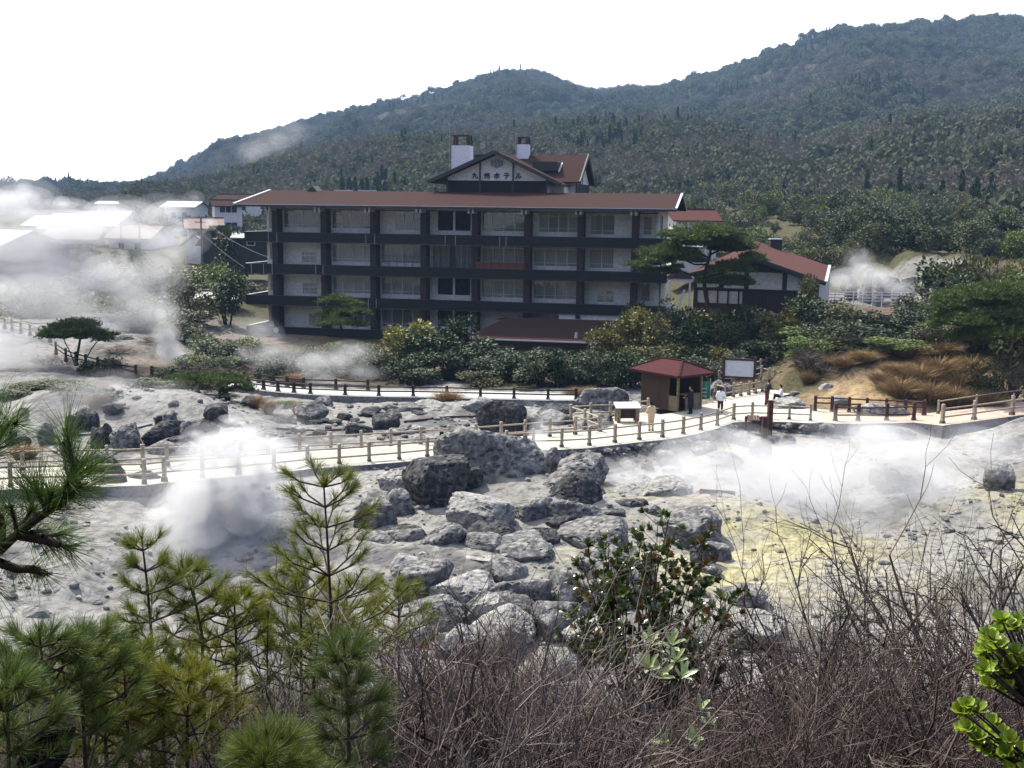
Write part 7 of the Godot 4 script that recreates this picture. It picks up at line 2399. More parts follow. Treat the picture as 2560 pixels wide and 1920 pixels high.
		["fresh", -35.21, -126.26, 6.58, 6.09, 120, 23],
		["bare", -22.95, -88.94, 1.55, 3.71, 124, 27],
		["olive", -22.16, -88.60, 0.46, 2.84, 125, 28],
		["dark", -21.29, -87.99, 0.44, 3.53, 126, 29],
		["grey", -21.98, -93.86, -0.35, 3.02, 127, 30],
		["olive", -20.05, -90.57, 0.59, 3.37, 125, 28],
		["fresh", -19.71, -91.25, 0.42, 2.97, 128, 31],
		["bare", -19.17, -92.24, 0.74, 3.97, 124, 27],
		["olive", -18.63, -94.61, 0.01, 2.87, 125, 28],
		["dark", -17.82, -95.30, -0.22, 3.60, 126, 29],
		["grey", -15.98, -89.71, 1.22, 2.93, 127, 30],
		["olive", -15.19, -86.10, 1.72, 2.72, 125, 28],
		["fresh", -15.77, -95.36, 1.00, 3.55, 128, 31],
		["bare", -13.64, -88.09, 1.78, 3.59, 124, 27],
		["olive", -13.26, -90.80, 0.56, 3.46, 125, 28],
		["dark", -12.04, -88.25, 1.54, 3.81, 126, 29],
		["grey", -12.80, -95.14, 0.72, 2.94, 127, 30],
		["olive", -11.30, -89.94, 0.80, 3.08, 125, 28],
		["fresh", -10.65, -94.20, 0.32, 3.22, 128, 31],
		["dark", 38.09, -97.65, 8.53, 6.69, 129, 32],
		["olive", 42.76, -91.44, 6.49, 6.26, 130, 33],
		["dark", 42.91, -90.06, 6.07, 5.92, 129, 32],
		["grey", 36.75, -93.03, 6.92, 5.84, 131, 34],
		["dark", 42.85, -95.01, 7.66, 5.24, 129, 32],
		["olive", 38.29, -96.78, 8.22, 6.70, 130, 33],
		["dark", 41.99, -93.43, 7.12, 5.64, 129, 32],
		["grey", 42.70, -94.16, 7.37, 6.04, 131, 34],
		["dark", 23.48, -80.02, 3.18, 5.05, 129, 32],
		["olive", 27.17, -84.41, 4.29, 5.33, 130, 33],
		["dark", 26.81, -83.20, 3.98, 5.78, 129, 32],
		["grey", 25.27, -82.10, 3.69, 5.58, 131, 34],
		["dark", 23.21, -80.99, 3.40, 4.46, 129, 32],
		["olive", 24.27, -80.94, 3.40, 4.54, 130, 33],
		["dark", 25.08, -83.27, 3.97, 6.15, 129, 32],
		["grey", 31.66, -84.36, 4.33, 5.68, 131, 34],
	]:
		var p := ground_at(q[1], q[2])
		bush(q[0], p, q[4], maxf(q[3] - p.y, 0.5), labels[q[5]], groups[q[6]])
	for q in [
		["big spreading pine with flat cushions of needles before the hotel's right end", [vs([16.035, 4.56, -92, 15.72, 5.803, -92, 15.617, 6.867, -92, 15.815, 7.93, -92, 16.016, 8.462, -92, 16.077, 9.167, -92]), vs([15.61, 6.351, -91.737, 14.76, 7.026, -92.126, 13.745, 7.345, -92.56, 12.54, 7.555, -91.625]), vs([15.627, 6.899, -91.437, 16.955, 7.262, -91.539, 18.453, 7.783, -92.075]), vs([16.038, 8.457, -92.124, 14.696, 8.987, -91.621, 13.205, 8.793, -91.628]), vs([16.07, 8.722, -92.113, 16.994, 9.172, -92.176, 17.887, 9.27, -92.228]), vs([15.715, 5.962, -92.275, 16.551, 6.027, -91.474, 17.603, 6.449, -91.982]), vs([15.884, 7.912, -92.402, 14.884, 7.893, -92.549, 13.952, 8.269, -91.782]), vs([16.157, 8.977, -92.42, 15.726, 9.86, -92.174, 15.237, 10.2, -92.512])], [[Vector3(15.223, 10.18, -91.35), 3.18, 0.78], [Vector3(16.858, 9.47, -92.472), 2.31, 0.80], [Vector3(17.386, 9.023, -92.818), 1.44, 0.52], [Vector3(12.81, 8.732, -91.944), 2.12, 0.80], [Vector3(11.573, 7.878, -91.042), 1.83, 0.71], [Vector3(10.562, 7.372, -91.279), 1.06, 0.54], [Vector3(13.86, 8.294, -91.176), 1.44, 0.65], [Vector3(17.549, 7.604, -91.023), 1.64, 0.71], [Vector3(19.217, 8.273, -91.165), 1.25, 0.78], [Vector3(17.392, 6.428, -92.278), 2.12, 0.62], [Vector3(18.518, 6.507, -91.24), 0.87, 0.58], [Vector3(14.566, 9.57, -92.619), 1.73, 0.65], [Vector3(12.5, 7.24, -92.567), 1.15, 0.52]], 0.20, "pines in the valley", 0.28],
		["small trained pine with three cushions against the hotel front", [vs([-15.465, 0.8458, -101, -15.632, 2.117, -101, -15.331, 3.208, -101, -15.612, 3.927, -101]), vs([-15.505, 2.446, -101.38, -16.408, 2.618, -101.36]), vs([-15.446, 2.821, -101.26, -14.432, 2.702, -101.51])], [[Vector3(-15.967, 3.581, -102.1), 1.75, 0.73], [Vector3(-14.576, 3.554, -101.3), 1.09, 0.52], [Vector3(-16.459, 2.366, -102.12), 1.64, 0.73], [Vector3(-14.404, 2.762, -100.05), 1.56, 0.63], [Vector3(-15.489, 1.778, -100.05), 1.95, 0.73]], 0.12, "pines in the valley", 0.20],
		["umbrella pine with several trunks in the steam on the left", [vs([-32.256, 0.3197, -82, -32.059, 1.365, -82, -31.87, 2.258, -82, -31.695, 2.853, -82]), vs([-32.05, 0.3942, -81.477, -32.51, 1.403, -81.648, -32.989, 2.261, -81.849]), vs([-31.792, 0.3323, -81.95, -31.094, 1.648, -82.217, -30.497, 2.391, -82.292])], [[Vector3(-31.449, 3.079, -81.001), 2.21, 0.76], [Vector3(-32.939, 2.626, -81.768), 1.42, 0.59], [Vector3(-30.569, 2.559, -82.104), 1.42, 0.59], [Vector3(-31.748, 2.412, -81.7), 1.90, 0.68]], 0.12, "pines in the valley", 0.26],
		["low wind-shaped pine on the mound above the split boulders", [vs([-17.923, 0.3109, -68, -18.008, 0.809, -68, -17.702, 1.186, -68, -17.327, 1.44, -68]), vs([-17.788, 0.8858, -67.541, -18.718, 1.156, -68.117, -19.619, 1.434, -67.849]), vs([-17.76, 1.151, -68.22, -16.966, 1.072, -67.995])], [[Vector3(-18.106, 1.388, -69.11), 1.31, 0.42], [Vector3(-17.157, 1.148, -68.778), 0.79, 0.35], [Vector3(-18.879, 1.65, -66.973), 1.31, 0.49], [Vector3(-20.582, 1.307, -68.606), 1.05, 0.49], [Vector3(-16.815, 0.8159, -68.361), 0.73, 0.28], [Vector3(-18.309, 1.327, -67.524), 1.05, 0.35]], 0.10, "pines in the valley", 0.20],
		["large pine reaching in from the right edge", [vs([33.918, 2.918, -72, 33.508, 4.735, -72, 32.866, 6.278, -72, 32.248, 7.555, -72]), vs([33.166, 4.78, -71.54, 30.959, 4.187, -71.975, 29.388, 3.665, -71.825]), vs([33.017, 5.997, -72.285, 30.228, 6.461, -72.502, 28.137, 6.873, -71.859]), vs([33.071, 5.53, -71.749, 30.869, 5.479, -71.999, 28.923, 5.172, -72.236])], [[Vector3(29.78, 6.57, -72.694), 2.50, 0.75], [Vector3(31.332, 7.145, -72.182), 2.22, 0.82], [Vector3(28.056, 6.132, -71.51), 1.39, 0.52], [Vector3(30.446, 5.511, -71.609), 3.05, 0.82], [Vector3(28.906, 5.06, -72.835), 1.67, 0.52], [Vector3(32.393, 6.01, -72.046), 1.94, 0.89], [Vector3(31.736, 4.828, -70.921), 2.22, 0.75], [Vector3(29.848, 4.321, -71.81), 1.67, 0.52]], 0.14, "pines in the valley", 0.26],
	]:
		rng.seed = hash(q[0])
		pine(q[0], q[1], q[2], q[3], q[4], q[5])
	# the belt of scrub between the hotel grounds and the hill foot
	rng.seed = 81
	var kinds := ["dark", "olive", "grey", "fresh", "bare"]
	var lists := {}
	for s in kinds:
		lists[s] = []
	for k in 2600:
		var d := 104.0 + 120.0 * pow(rng.randf(), 0.9)
		var x := rng.randf_range(-0.75, 0.75) * (d + 10.0)
		if absf(x + 4.0 - (d - 108.0) * 0.2) < 25.0 and d < 140.0:
			continue
		if x > 13.0 and x < 33.0 and d < 119.0:
			continue
		if x > 29.0 and x < 46.0 and d > 104.0 and d < 128.0:
			continue
		var skip := false
		for hq in [Vector2(-83.31, 215.00), Vector2(-76.73, 218.00), Vector2(-91.11, 222.00), Vector2(-101.67, 300.00), Vector2(-62.31, 140.00), Vector2(-73.71, 190.00), Vector2(-62.59, 190.00), Vector2(-66.60, 230.00), Vector2(-54.51, 215.00), Vector2(-58.02, 240.00), Vector2(-49.35, 180.00), Vector2(-46.80, 170.00), Vector2(-43.25, 165.00), Vector2(-34.68, 150.00), Vector2(23.30, 150.00), Vector2(21.37, 140.00), Vector2(52.06, 205.00), Vector2(-32.15, 122.00)]:
			if absf(x - hq.x) < 7.5 and d < hq.y + 7.0 and d > hq.y - 16.0:
				skip = true
		if skip:
			continue
		var n := fbm.get_noise_2d(x * 0.03, d * 0.03)
		var s: String = kinds[clampi(int((n + 0.5) * 4.0 + rng.randf_range(-1.0, 1.0)), 0, 4)]
		var w := rng.randf_range(2.6, 5.2)
		var h := w * rng.randf_range(0.65, 1.05)
		if x < -20.0:
			w *= 0.85
			h *= 0.55
		var scale3 := Vector3(w * 0.5, h * 0.5, w * 0.5) if s != "bare" else Vector3(w * 0.8, h, w * 0.8)
		lists[s].append(Transform3D(Basis(Vector3.UP, rng.randf() * TAU).scaled(scale3), ground_at(x, -d)))
	var f := Node3D.new()
	f.name = numbered("scrub_belt")
	tag(f, "mixed scrub filling the ground behind and beside the buildings", "scrub", "", "stuff")
	add_child(f)
	for s in kinds:
		var mm := MultiMesh.new()
		mm.transform_format = MultiMesh.TRANSFORM_3D
		mm.mesh = bare_mesh(1, Color(0.080, 0.058, 0.046), 9, 3, 2, 0.9, 0.02) if s == "bare" else crown_mesh(s, 1)
		mm.instance_count = lists[s].size()
		for k in lists[s].size():
			mm.set_instance_transform(k, lists[s][k])
		var mi := MultiMeshInstance3D.new()
		mi.name = s + "_bushes"
		mi.multimesh = mm
		f.add_child(mi, true)


# ---------------------------------------------------------------- people: one smooth skin round a jointed figure

# caps: [a, b, radius a, radius b, colour]
func skin(caps: Array, cell: float, k: float, st: Dictionary) -> void:
	var lo := Vector3.ONE * 1e6
	var hi := -lo
	for c in caps:
		var r: float = maxf(c[2], c[3]) + k + cell * 2.0
		lo = lo.min(c[0] - Vector3.ONE * r).min(c[1] - Vector3.ONE * r)
		hi = hi.max(c[0] + Vector3.ONE * r).max(c[1] + Vector3.ONE * r)
	var n := Vector3i(((hi - lo) / cell).ceil()) + Vector3i.ONE
	var f := PackedFloat32Array()
	f.resize(n.x * n.y * n.z)
	f.fill(1.0)
	for c in caps:
		var r: float = maxf(c[2], c[3]) + k + cell * 1.5
		var a0 := Vector3i(((c[0].min(c[1]) - Vector3.ONE * r - lo) / cell).floor()).clamp(Vector3i.ZERO, n - Vector3i.ONE)
		var a1 := Vector3i(((c[0].max(c[1]) + Vector3.ONE * r - lo) / cell).ceil()).clamp(Vector3i.ZERO, n - Vector3i.ONE)
		for z in range(a0.z, a1.z + 1):
			for y in range(a0.y, a1.y + 1):
				for x in range(a0.x, a1.x + 1):
					var d := cap_distance(lo + Vector3(x, y, z) * cell, c)
					var i := (z * n.y + y) * n.x + x
					var h := maxf(k - absf(f[i] - d), 0.0) / k
					f[i] = minf(f[i], d) - h * h * k * 0.25
	var at := {}
	var verts: PackedVector3Array = st.v
	var cols: PackedColorArray = st.c
	var idx: PackedInt32Array = st.i
	var off := [Vector3i(0, 0, 0), Vector3i(1, 0, 0), Vector3i(0, 1, 0), Vector3i(1, 1, 0), Vector3i(0, 0, 1), Vector3i(1, 0, 1), Vector3i(0, 1, 1), Vector3i(1, 1, 1)]
	var edges := [[0, 1], [2, 3], [4, 5], [6, 7], [0, 2], [1, 3], [4, 6], [5, 7], [0, 4], [1, 5], [2, 6], [3, 7]]
	for z in n.z - 1:
		for y in n.y - 1:
			for x in n.x - 1:
				var v := []
				var inside := 0
				for o in off:
					var q := f[((z + o.z) * n.y + y + o.y) * n.x + x + o.x]
					v.append(q)
					if q < 0.0:
						inside += 1
				if inside == 0 or inside == 8:
					continue
				var sum := Vector3.ZERO
				var m := 0
				for e in edges:
					var qa: float = v[e[0]]
					var qb: float = v[e[1]]
					if (qa < 0.0) != (qb < 0.0):
						sum += Vector3(off[e[0]]).lerp(Vector3(off[e[1]]), qa / (qa - qb))
						m += 1
				var p := lo + (Vector3(x, y, z) + sum / m) * cell
				at[Vector3i(x, y, z)] = verts.size()
				verts.append(p)
				var best := 1e6
				var col := Color.WHITE
				for c in caps:
					var d := cap_distance(p, c)
					if d < best:
						best = d
						col = c[4]
				cols.append(col)
	for key in at:
		var g: Vector3i = key
		for ax in 3:
			var step := Vector3i.ZERO
			step[ax] = 1
			var u := Vector3i.ZERO
			u[(ax + 1) % 3] = 1
			var w := Vector3i.ZERO
			w[(ax + 2) % 3] = 1
			if not (at.has(g - u) and at.has(g - w) and at.has(g - u - w)):
				continue
			var g2: Vector3i = g + step
			var fa := f[(g.z * n.y + g.y) * n.x + g.x]
			var fb := f[(g2.z * n.y + g2.y) * n.x + g2.x]
			if (fa < 0.0) == (fb < 0.0):
				continue
			var q := [at[g], at[g - u], at[g - u - w], at[g - w]]
			if fa < 0.0:
				q.reverse()
			idx.append_array(PackedInt32Array([q[0], q[1], q[2], q[0], q[2], q[3]]))
	st.v = verts
	st.c = cols
	st.i = idx


func cap_distance(p: Vector3, c: Array) -> float:
	var ab: Vector3 = c[1] - c[0]
	var t := clampf((p - c[0]).dot(ab) / maxf(ab.length_squared(), 1e-8), 0.0, 1.0)
	return p.distance_to(c[0] + ab * t) - lerpf(c[2], c[3], t)


func hand_caps(wrist: Vector3, dir: Vector3, side: Vector3, col: Color) -> Array:
	var nrm := dir.cross(side).normalized()
	var out := [[wrist, wrist + dir * 0.08 + side * 0.012, 0.026, 0.03, col], [wrist + dir * 0.05, wrist + dir * 0.085 - side * 0.02, 0.022, 0.02, col]]
	for k in 4:
		var root := wrist + dir * 0.085 + side * (0.03 - 0.02 * k)
		var l: float = [0.05, 0.062, 0.057, 0.045][k]
		var mid := root + dir * l * 0.55 + nrm * 0.006
		out.append([root, mid, 0.0095, 0.009, col])
		out.append([mid, mid + (dir * 0.8 + nrm * 0.55).normalized() * l * 0.5, 0.009, 0.0075, col])
	var t0 := wrist + dir * 0.03 + side * 0.03
	out.append([t0, t0 + (dir * 0.6 + side * 0.7).normalized() * 0.04, 0.012, 0.0105, col])
	out.append([t0 + (dir * 0.6 + side * 0.7).normalized() * 0.04, t0 + (dir * 0.6 + side * 0.7).normalized() * 0.04 + dir * 0.03, 0.0105, 0.009, col])
	return out


# pose: joints in metres for a figure of 1.65 m that faces +z
func person(label: String, at: Vector3, turn: float, j: Dictionary, look: Dictionary, tall := 1.0) -> Node3D:
	var o := thing("person", label, "person", at, "visitors on the walk", turn)
	var st := {"v": PackedVector3Array(), "c": PackedColorArray(), "i": PackedInt32Array()}
	var caps := []
	var top: Color = look.top
	var leg: Color = look.leg
	var skin_c := Color(0.42, 0.26, 0.18)
	var hair: Color = look.get("hair", Color(0.012, 0.01, 0.01))
	var loose: float = look.get("loose", 1.0)
	var hip: Vector3 = j.hip
	var chest: Vector3 = j.chest
	var neck: Vector3 = j.neck
	var head: Vector3 = j.head
	var across: Vector3 = j.get("across", Vector3.RIGHT)
	for s in [-1.0, 1.0]:
		caps.append([hip + across * s * 0.07, hip.lerp(chest, 0.4) + across * s * 0.06, 0.115 * loose, 0.105 * loose, top])
		caps.append([hip.lerp(chest, 0.4) + across * s * 0.06, chest + across * s * 0.09, 0.105 * loose, 0.11 * loose, top])
		caps.append([chest + across * s * 0.05, neck + across * s * 0.1 - Vector3(0, 0.05, 0), 0.12, 0.07, top])
		var side := "l" if s < 0 else "r"
		var h2: Vector3 = hip + across * s * 0.085 - Vector3(0, 0.03, 0)
		caps.append([h2, j["knee_" + side], 0.1 * look.get("leg_loose", 1.0), 0.072 * look.get("leg_loose", 1.0), leg])
		caps.append([j["knee_" + side], j["ankle_" + side], 0.07 * look.get("leg_loose", 1.0), 0.052 * look.get("leg_loose", 1.0), leg])
		var fwd: Vector3 = j.get("toes", Vector3(0, 0, 1))
		var an: Vector3 = j["ankle_" + side]
		caps.append([an - Vector3(0, 0.025, 0) - fwd * 0.03, an + fwd * 0.15 - Vector3(0, 0.045, 0), 0.045, 0.034, look.get("shoe", Color(0.02, 0.018, 0.016))])
		var sh: Vector3 = neck + across * s * 0.175 - Vector3(0, 0.085, 0)
		caps.append([sh, j["elbow_" + side], 0.064 * loose, 0.052 * loose, top])
		caps.append([j["elbow_" + side], j["wrist_" + side], 0.052 * loose, 0.04, top])
	caps.append([neck - Vector3(0, 0.04, 0), neck + (head - neck) * 0.6, 0.055, 0.05, skin_c])
	if look.has("coat"):
		caps.append([hip, hip - Vector3(0, look.coat, 0), 0.17, 0.19, top])
	skin(caps, 0.022, 0.05, st)
	# head with nose, chin, ears
	var face: Vector3 = j.get("face", Vector3(0, 0, 1))
	var ear := face.cross(Vector3.UP).normalized()
	var hc := [[head - Vector3(0, 0.05, 0) + face * 0.022, head + Vector3(0, 0.045, 0), 0.07, 0.088, skin_c], [head - Vector3(0, 0.085, 0) + face * 0.04, head - Vector3(0, 0.05, 0) + face * 0.045, 0.035, 0.04, skin_c], [head + face * 0.09, head - Vector3(0, 0.03, 0) + face * 0.105, 0.011, 0.015, skin_c]]
	for s in [-1.0, 1.0]:
		hc.append([head + ear * s * 0.082, head + ear * s * 0.086 - Vector3(0, 0.035, 0), 0.018, 0.014, skin_c])
		hc.append([head + face * 0.08 + ear * s * 0.03, head + face * 0.082 + ear * s * 0.034, 0.012, 0.012, Color(0.05, 0.03, 0.025)])
	hc.append([head + face * 0.083 - Vector3(0, 0.062, 0) - ear * 0.015, head + face * 0.083 - Vector3(0, 0.062, 0) + ear * 0.015, 0.008, 0.008, Color(0.3, 0.12, 0.1)])
	skin(hc, 0.011, 0.02, st)
	for s in ["l", "r"]:
		var w: Vector3 = j["wrist_" + s]
		var dir: Vector3 = (w - j["elbow_" + s]).normalized()
		var sd := dir.cross(Vector3(0.2, 0.3, 1.0)).normalized() * (1.0 if s == "l" else -1.0)
		skin(hand_caps(w, dir, sd, skin_c), 0.007, 0.008, st)
	for k in st.v.size():
		st.v[k] *= tall
	part("body", smooth_mesh(st.v, st.i, st.c, M.body), o)
	# hair: a cap round the back of the head
	var hs := {"v": PackedVector3Array(), "c": PackedColorArray(), "i": PackedInt32Array()}
	var hcaps := [[head + Vector3(0, 0.06, 0) - face * 0.008, head + Vector3(0, 0.02, 0) - face * 0.032, 0.088, 0.086, hair], [head - face * 0.045, head - Vector3(0, look.get("long", 0.05), 0) - face * 0.05, 0.07, 0.055, hair]]
	if look.has("cap"):
		hcaps.append([head + Vector3(0, 0.085, 0), head + Vector3(0, 0.085, 0) + face * 0.14, 0.06, 0.012, hair])
	skin(hcaps, 0.013, 0.02, hs)
	for k in hs.v.size():
		hs.v[k] *= tall
	part("cap" if look.has("cap") else "hair", smooth_mesh(hs.v, hs.i, hs.c, M.body), o)
	return o


func standing() -> Dictionary:
	return {"hip": Vector3(0, 0.9, 0), "chest": Vector3(0, 1.2, 0.01), "neck": Vector3(0, 1.4, -0.01), "head": Vector3(0, 1.53, 0.015), "knee_l": Vector3(-0.1, 0.48, 0.02), "knee_r": Vector3(0.1, 0.48, 0.02), "ankle_l": Vector3(-0.1, 0.08, -0.02), "ankle_r": Vector3(0.1, 0.08, -0.02), "elbow_l": Vector3(-0.25, 1.06, -0.02), "elbow_r": Vector3(0.25, 1.06, -0.02), "wrist_l": Vector3(-0.25, 0.84, 0.05), "wrist_r": Vector3(0.25, 0.84, 0.05)}


func build_people() -> void:
	var p := standing()
	# hands together in front, back to us
	p.merge({"elbow_l": Vector3(-0.26, 1.08, 0.04), "elbow_r": Vector3(0.26, 1.08, 0.04), "wrist_l": Vector3(-0.08, 1.16, 0.22), "wrist_r": Vector3(0.07, 1.17, 0.23), "head": Vector3(0, 1.52, 0.05)}, true)
	person("person in a tan jacket and khaki trousers standing by the display table", Vector3(7.7817, 0.004, -61.423), PI + 0.35, p, {"top": Color(0.46, 0.34, 0.21), "leg": Color(0.4, 0.34, 0.25), "loose": 1.12, "leg_loose": 1.15, "coat": 0.06}, 1.0)
	p = standing()
	p.merge({"elbow_l": Vector3(-0.26, 1.1, 0.08), "elbow_r": Vector3(0.27, 1.08, 0.05), "wrist_l": Vector3(-0.16, 1.05, 0.3), "wrist_r": Vector3(0.2, 0.98, 0.26)}, true)
	person("person in a long dark coat at the kiosk counter", Vector3(10.838, 0.004, -66.905), PI + 0.9, p, {"top": Color(0.012, 0.013, 0.018), "leg": Color(0.012, 0.012, 0.015), "loose": 1.15, "leg_loose": 1.15, "coat": 0.42}, 1.04)
	p = standing()
	p.merge({"knee_l": Vector3(-0.09, 0.49, 0.1), "ankle_l": Vector3(-0.09, 0.1, 0.06), "ankle_r": Vector3(0.09, 0.1, -0.18), "knee_r": Vector3(0.09, 0.48, -0.02), "elbow_l": Vector3(-0.3, 1.08, -0.05), "wrist_l": Vector3(-0.28, 0.9, 0.04)}, true)
	person("person in a white blouse and dark trousers walking with a shoulder bag", Vector3(12.687, 0.004, -67.154), PI - 0.35, p, {"top": Color(0.62, 0.61, 0.6), "leg": Color(0.02, 0.012, 0.014), "loose": 1.1}, 0.98)
	var bag := MB.new()
	bag.prism(PackedVector2Array([Vector2(-0.17, 0.0), Vector2(0.17, 0.0), Vector2(0.13, 0.26), Vector2(-0.13, 0.26)]), 0.06, -0.06)
	var strap := MB.new()
	strap.bar(Vector3(0.1, 0.25, 0.0), Vector3(-0.1, 0.66, 0.0), 0.03, 0.012)
	var b := thing("shoulder_bag", "dark purple-grey shoulder bag hanging at the side of the person in white", "bag", Vector3(12.778, 0.72, -69.613), "", 0.5)
	part("pouch", bag.done(flat(0.07, 0.06, 0.08, 0.8)), b)
	part("strap", strap.done(flat(0.06, 0.05, 0.06, 0.8)), b)
	p = standing()
	p.merge({"chest": Vector3(0, 1.19, 0.06), "neck": Vector3(0, 1.37, 0.1), "head": Vector3(0, 1.48, 0.16), "elbow_r": Vector3(0.25, 1.08, 0.14), "wrist_r": Vector3(0.16, 1.0, 0.36), "elbow_l": Vector3(-0.25, 1.07, 0.13), "wrist_l": Vector3(-0.14, 1.0, 0.34)}, true)
	person("person in a dark jacket and maroon trousers bending over the seated one", Vector3(16.237, 0.004, -70.407), PI * 0.5 + 0.25, p, {"top": Color(0.03, 0.02, 0.024), "leg": Color(0.09, 0.022, 0.03), "loose": 1.1, "long": 0.06}, 1.03)
	p = standing()
	p.merge({"hip": Vector3(0, 0.12, 0), "chest": Vector3(0, 0.42, 0.04), "neck": Vector3(0, 0.62, 0.05), "head": Vector3(0, 0.75, 0.1), "knee_l": Vector3(-0.11, 0.2, 0.42), "knee_r": Vector3(0.12, 0.18, 0.42), "ankle_l": Vector3(-0.11, -0.18, 0.5), "ankle_r": Vector3(0.12, -0.19, 0.48), "elbow_l": Vector3(-0.25, 0.34, 0.12), "elbow_r": Vector3(0.25, 0.33, 0.12), "wrist_l": Vector3(-0.1, 0.3, 0.34), "wrist_r": Vector3(0.1, 0.31, 0.34)}, true)
	person("person in a white shirt and dark trousers sitting on the yellowish rock", Vector3(17.329, 0.36, -71.034), -PI * 0.5 - 0.2, p, {"top": Color(0.62, 0.61, 0.6), "leg": Color(0.02, 0.02, 0.03), "cap": true}, 1.0)


# ---------------------------------------------------------------- the near slope: pines, shrubs, twigs

func needle(mb: MB, p: Vector3, dir: Vector3, length: float, w: float) -> void:
	var side := dir.cross(Vector3(rng.randfn(), rng.randfn(), rng.randfn())).normalized() * w
	var tip := p + dir * length + Vector3(0, -0.06 * length, 0)
	mb.tri(p - side, p + side, tip + side * 0.3)
	mb.tri(p - side, tip + side * 0.3, tip - side * 0.3)


# needles all round the end of a shoot that runs from a to b
func shoot(nd: MB, wood: MB, a: Vector3, b: Vector3, r: float, count: int, length: float, w: float, tone: Color, start := 0.25) -> void:
	wood.tube(a, b, r, r * 0.7, 5, false)
	var dir := (b - a).normalized()
	for k in count:
		var t := lerpf(start, 1.0, pow(rng.randf(), 0.75))
		var out := dir.cross(Vector3(rng.randfn(), rng.randfn(), rng.randfn())).normalized()
		var open := rng.randf_range(0.35, 1.0) * lerpf(1.15, 0.7, t)
		nd.tint(shade(tone, 0.35))
		needle(nd, a.lerp(b, t), (dir + out * open).normalized(), length * rng.randf_range(0.75, 1.1), w)


func young_pine(label: String, group: String, path: Array, whorls: int, reach: float, length: float, tone: Color, sd: int, w: float, count: int) -> void:
	rng.seed = sd
	var at := ground_at(path[0].x, path[0].z)
	var o := thing("young_pine", label, "pine", at, group)
	var nd := MB.new()
	var wood := MB.new()
	var pts := [Vector3.ZERO - Vector3(0, 0.1, 0)]
	for q in path:
		pts.append(q - at)
	var total := pts.size() - 1
	for k in total:
		wood.tube(pts[k], pts[k + 1], lerpf(0.012, 0.005, float(k) / total), lerpf(0.012, 0.005, float(k + 1) / total), 6, false)
	var along := func(t: float) -> Vector3:
		var f := t * total
		var i := mini(int(f), total - 1)
		return pts[i].lerp(pts[i + 1], f - i)
	shoot(nd, wood, pts[-1], pts[-1] + (pts[-1] - pts[-2]).normalized() * length * 0.9, 0.005, count, length, w, tone, 0.0)
	for k in whorls:
		var t := 1.0 - 0.82 * float(k) / whorls
		var c: Vector3 = along.call(t)
		var n := 4 + rng.randi() % 2
		var out: float = reach * (0.3 + 0.7 * float(k + 0.6) / whorls)
		var ph := rng.randf() * TAU
		for q in n:
			var a := ph + TAU * q / n + rng.randf_range(-0.25, 0.25)
			var lean := Vector3(cos(a), rng.randf_range(0.25, 0.6), sin(a)).normalized()
			var l := out * rng.randf_range(0.6, 1.1)
			var mid := c + lean * l * 0.6
			var end := mid + (lean + Vector3(0, 0.5, 0)).normalized() * l * 0.4
			wood.tube(c, mid, 0.006, 0.005, 5, false)
			shoot(nd, wood, mid, end, 0.0045, count, length, w, tone, 0.1)
			if rng.randf() < 0.75:
				var off := (lean + Vector3(cos(a + 1.3), 0.5, sin(a + 1.3)) * 0.8).normalized()
				shoot(nd, wood, mid, mid + off * l * 0.35, 0.004, count * 3 / 4, length, w, tone, 0.1)
			if rng.randf() < 0.6:
				var off := (lean + Vector3(cos(a - 1.3), 0.6, sin(a - 1.3)) * 0.8).normalized()
				shoot(nd, wood, c + lean * l * 0.4, c + lean * l * 0.4 + off * l * 0.33, 0.004, count * 3 / 4, length, w, tone, 0.1)
	part("trunk", wood.done(M.bark), o)
	part("needles", nd.done(M.needle), o)


# a real leaf: six points, folded along the rib
func broad_leaf(mb: MB, p: Vector3, dir: Vector3, nrm: Vector3, l: float, w: float) -> void:
	var side := dir.cross(nrm).normalized()
	nrm = side.cross(dir).normalized()
	var rib := [p, p + dir * l * 0.25 + nrm * l * 0.02, p + dir * l * 0.55 + nrm * l * 0.03, p + dir * l * 0.85, p + dir * l - nrm * l * 0.05]
	var half := [0.0, 0.34, 0.5, 0.36, 0.0]
	for s in [1.0, -1.0]:
		for k in 4:
			var a: Vector3 = rib[k]
			var b: Vector3 = rib[k + 1]
			var a2: Vector3 = a + side * s * w * half[k] + nrm * w * half[k] * 0.25
			var b2: Vector3 = b + side * s * w * half[k + 1] + nrm * w * half[k + 1] * 0.25
			if s > 0:
				mb.tri(a, a2, b2)
				mb.tri(a, b2, b)
			else:
				mb.tri(a, b2, a2)
				mb.tri(a, b, b2)


func rosette(mb: MB, p: Vector3, dir: Vector3, n: int, l: float, w: float, tone: Color, open: float) -> void:
	var s := dir.cross(Vector3(0.3, 0.2, 0.9)).normalized()
	var u := s.cross(dir)
	var ph := rng.randf() * TAU
	for k in n:
		var a := ph + k * 2.4
		var q := s * cos(a) + u * sin(a)
		var f := open * lerpf(0.5, 1.2, float(k) / n)
		var d := (dir + q * f).normalized()
		mb.tint(shade(tone, 0.3))
		broad_leaf(mb, p - dir * l * 0.25 * float(k) / n, d, (dir * 1.2 - q * 0.5).normalized(), l * rng.randf_range(0.75, 1.1), w * rng.randf_range(0.8, 1.1))


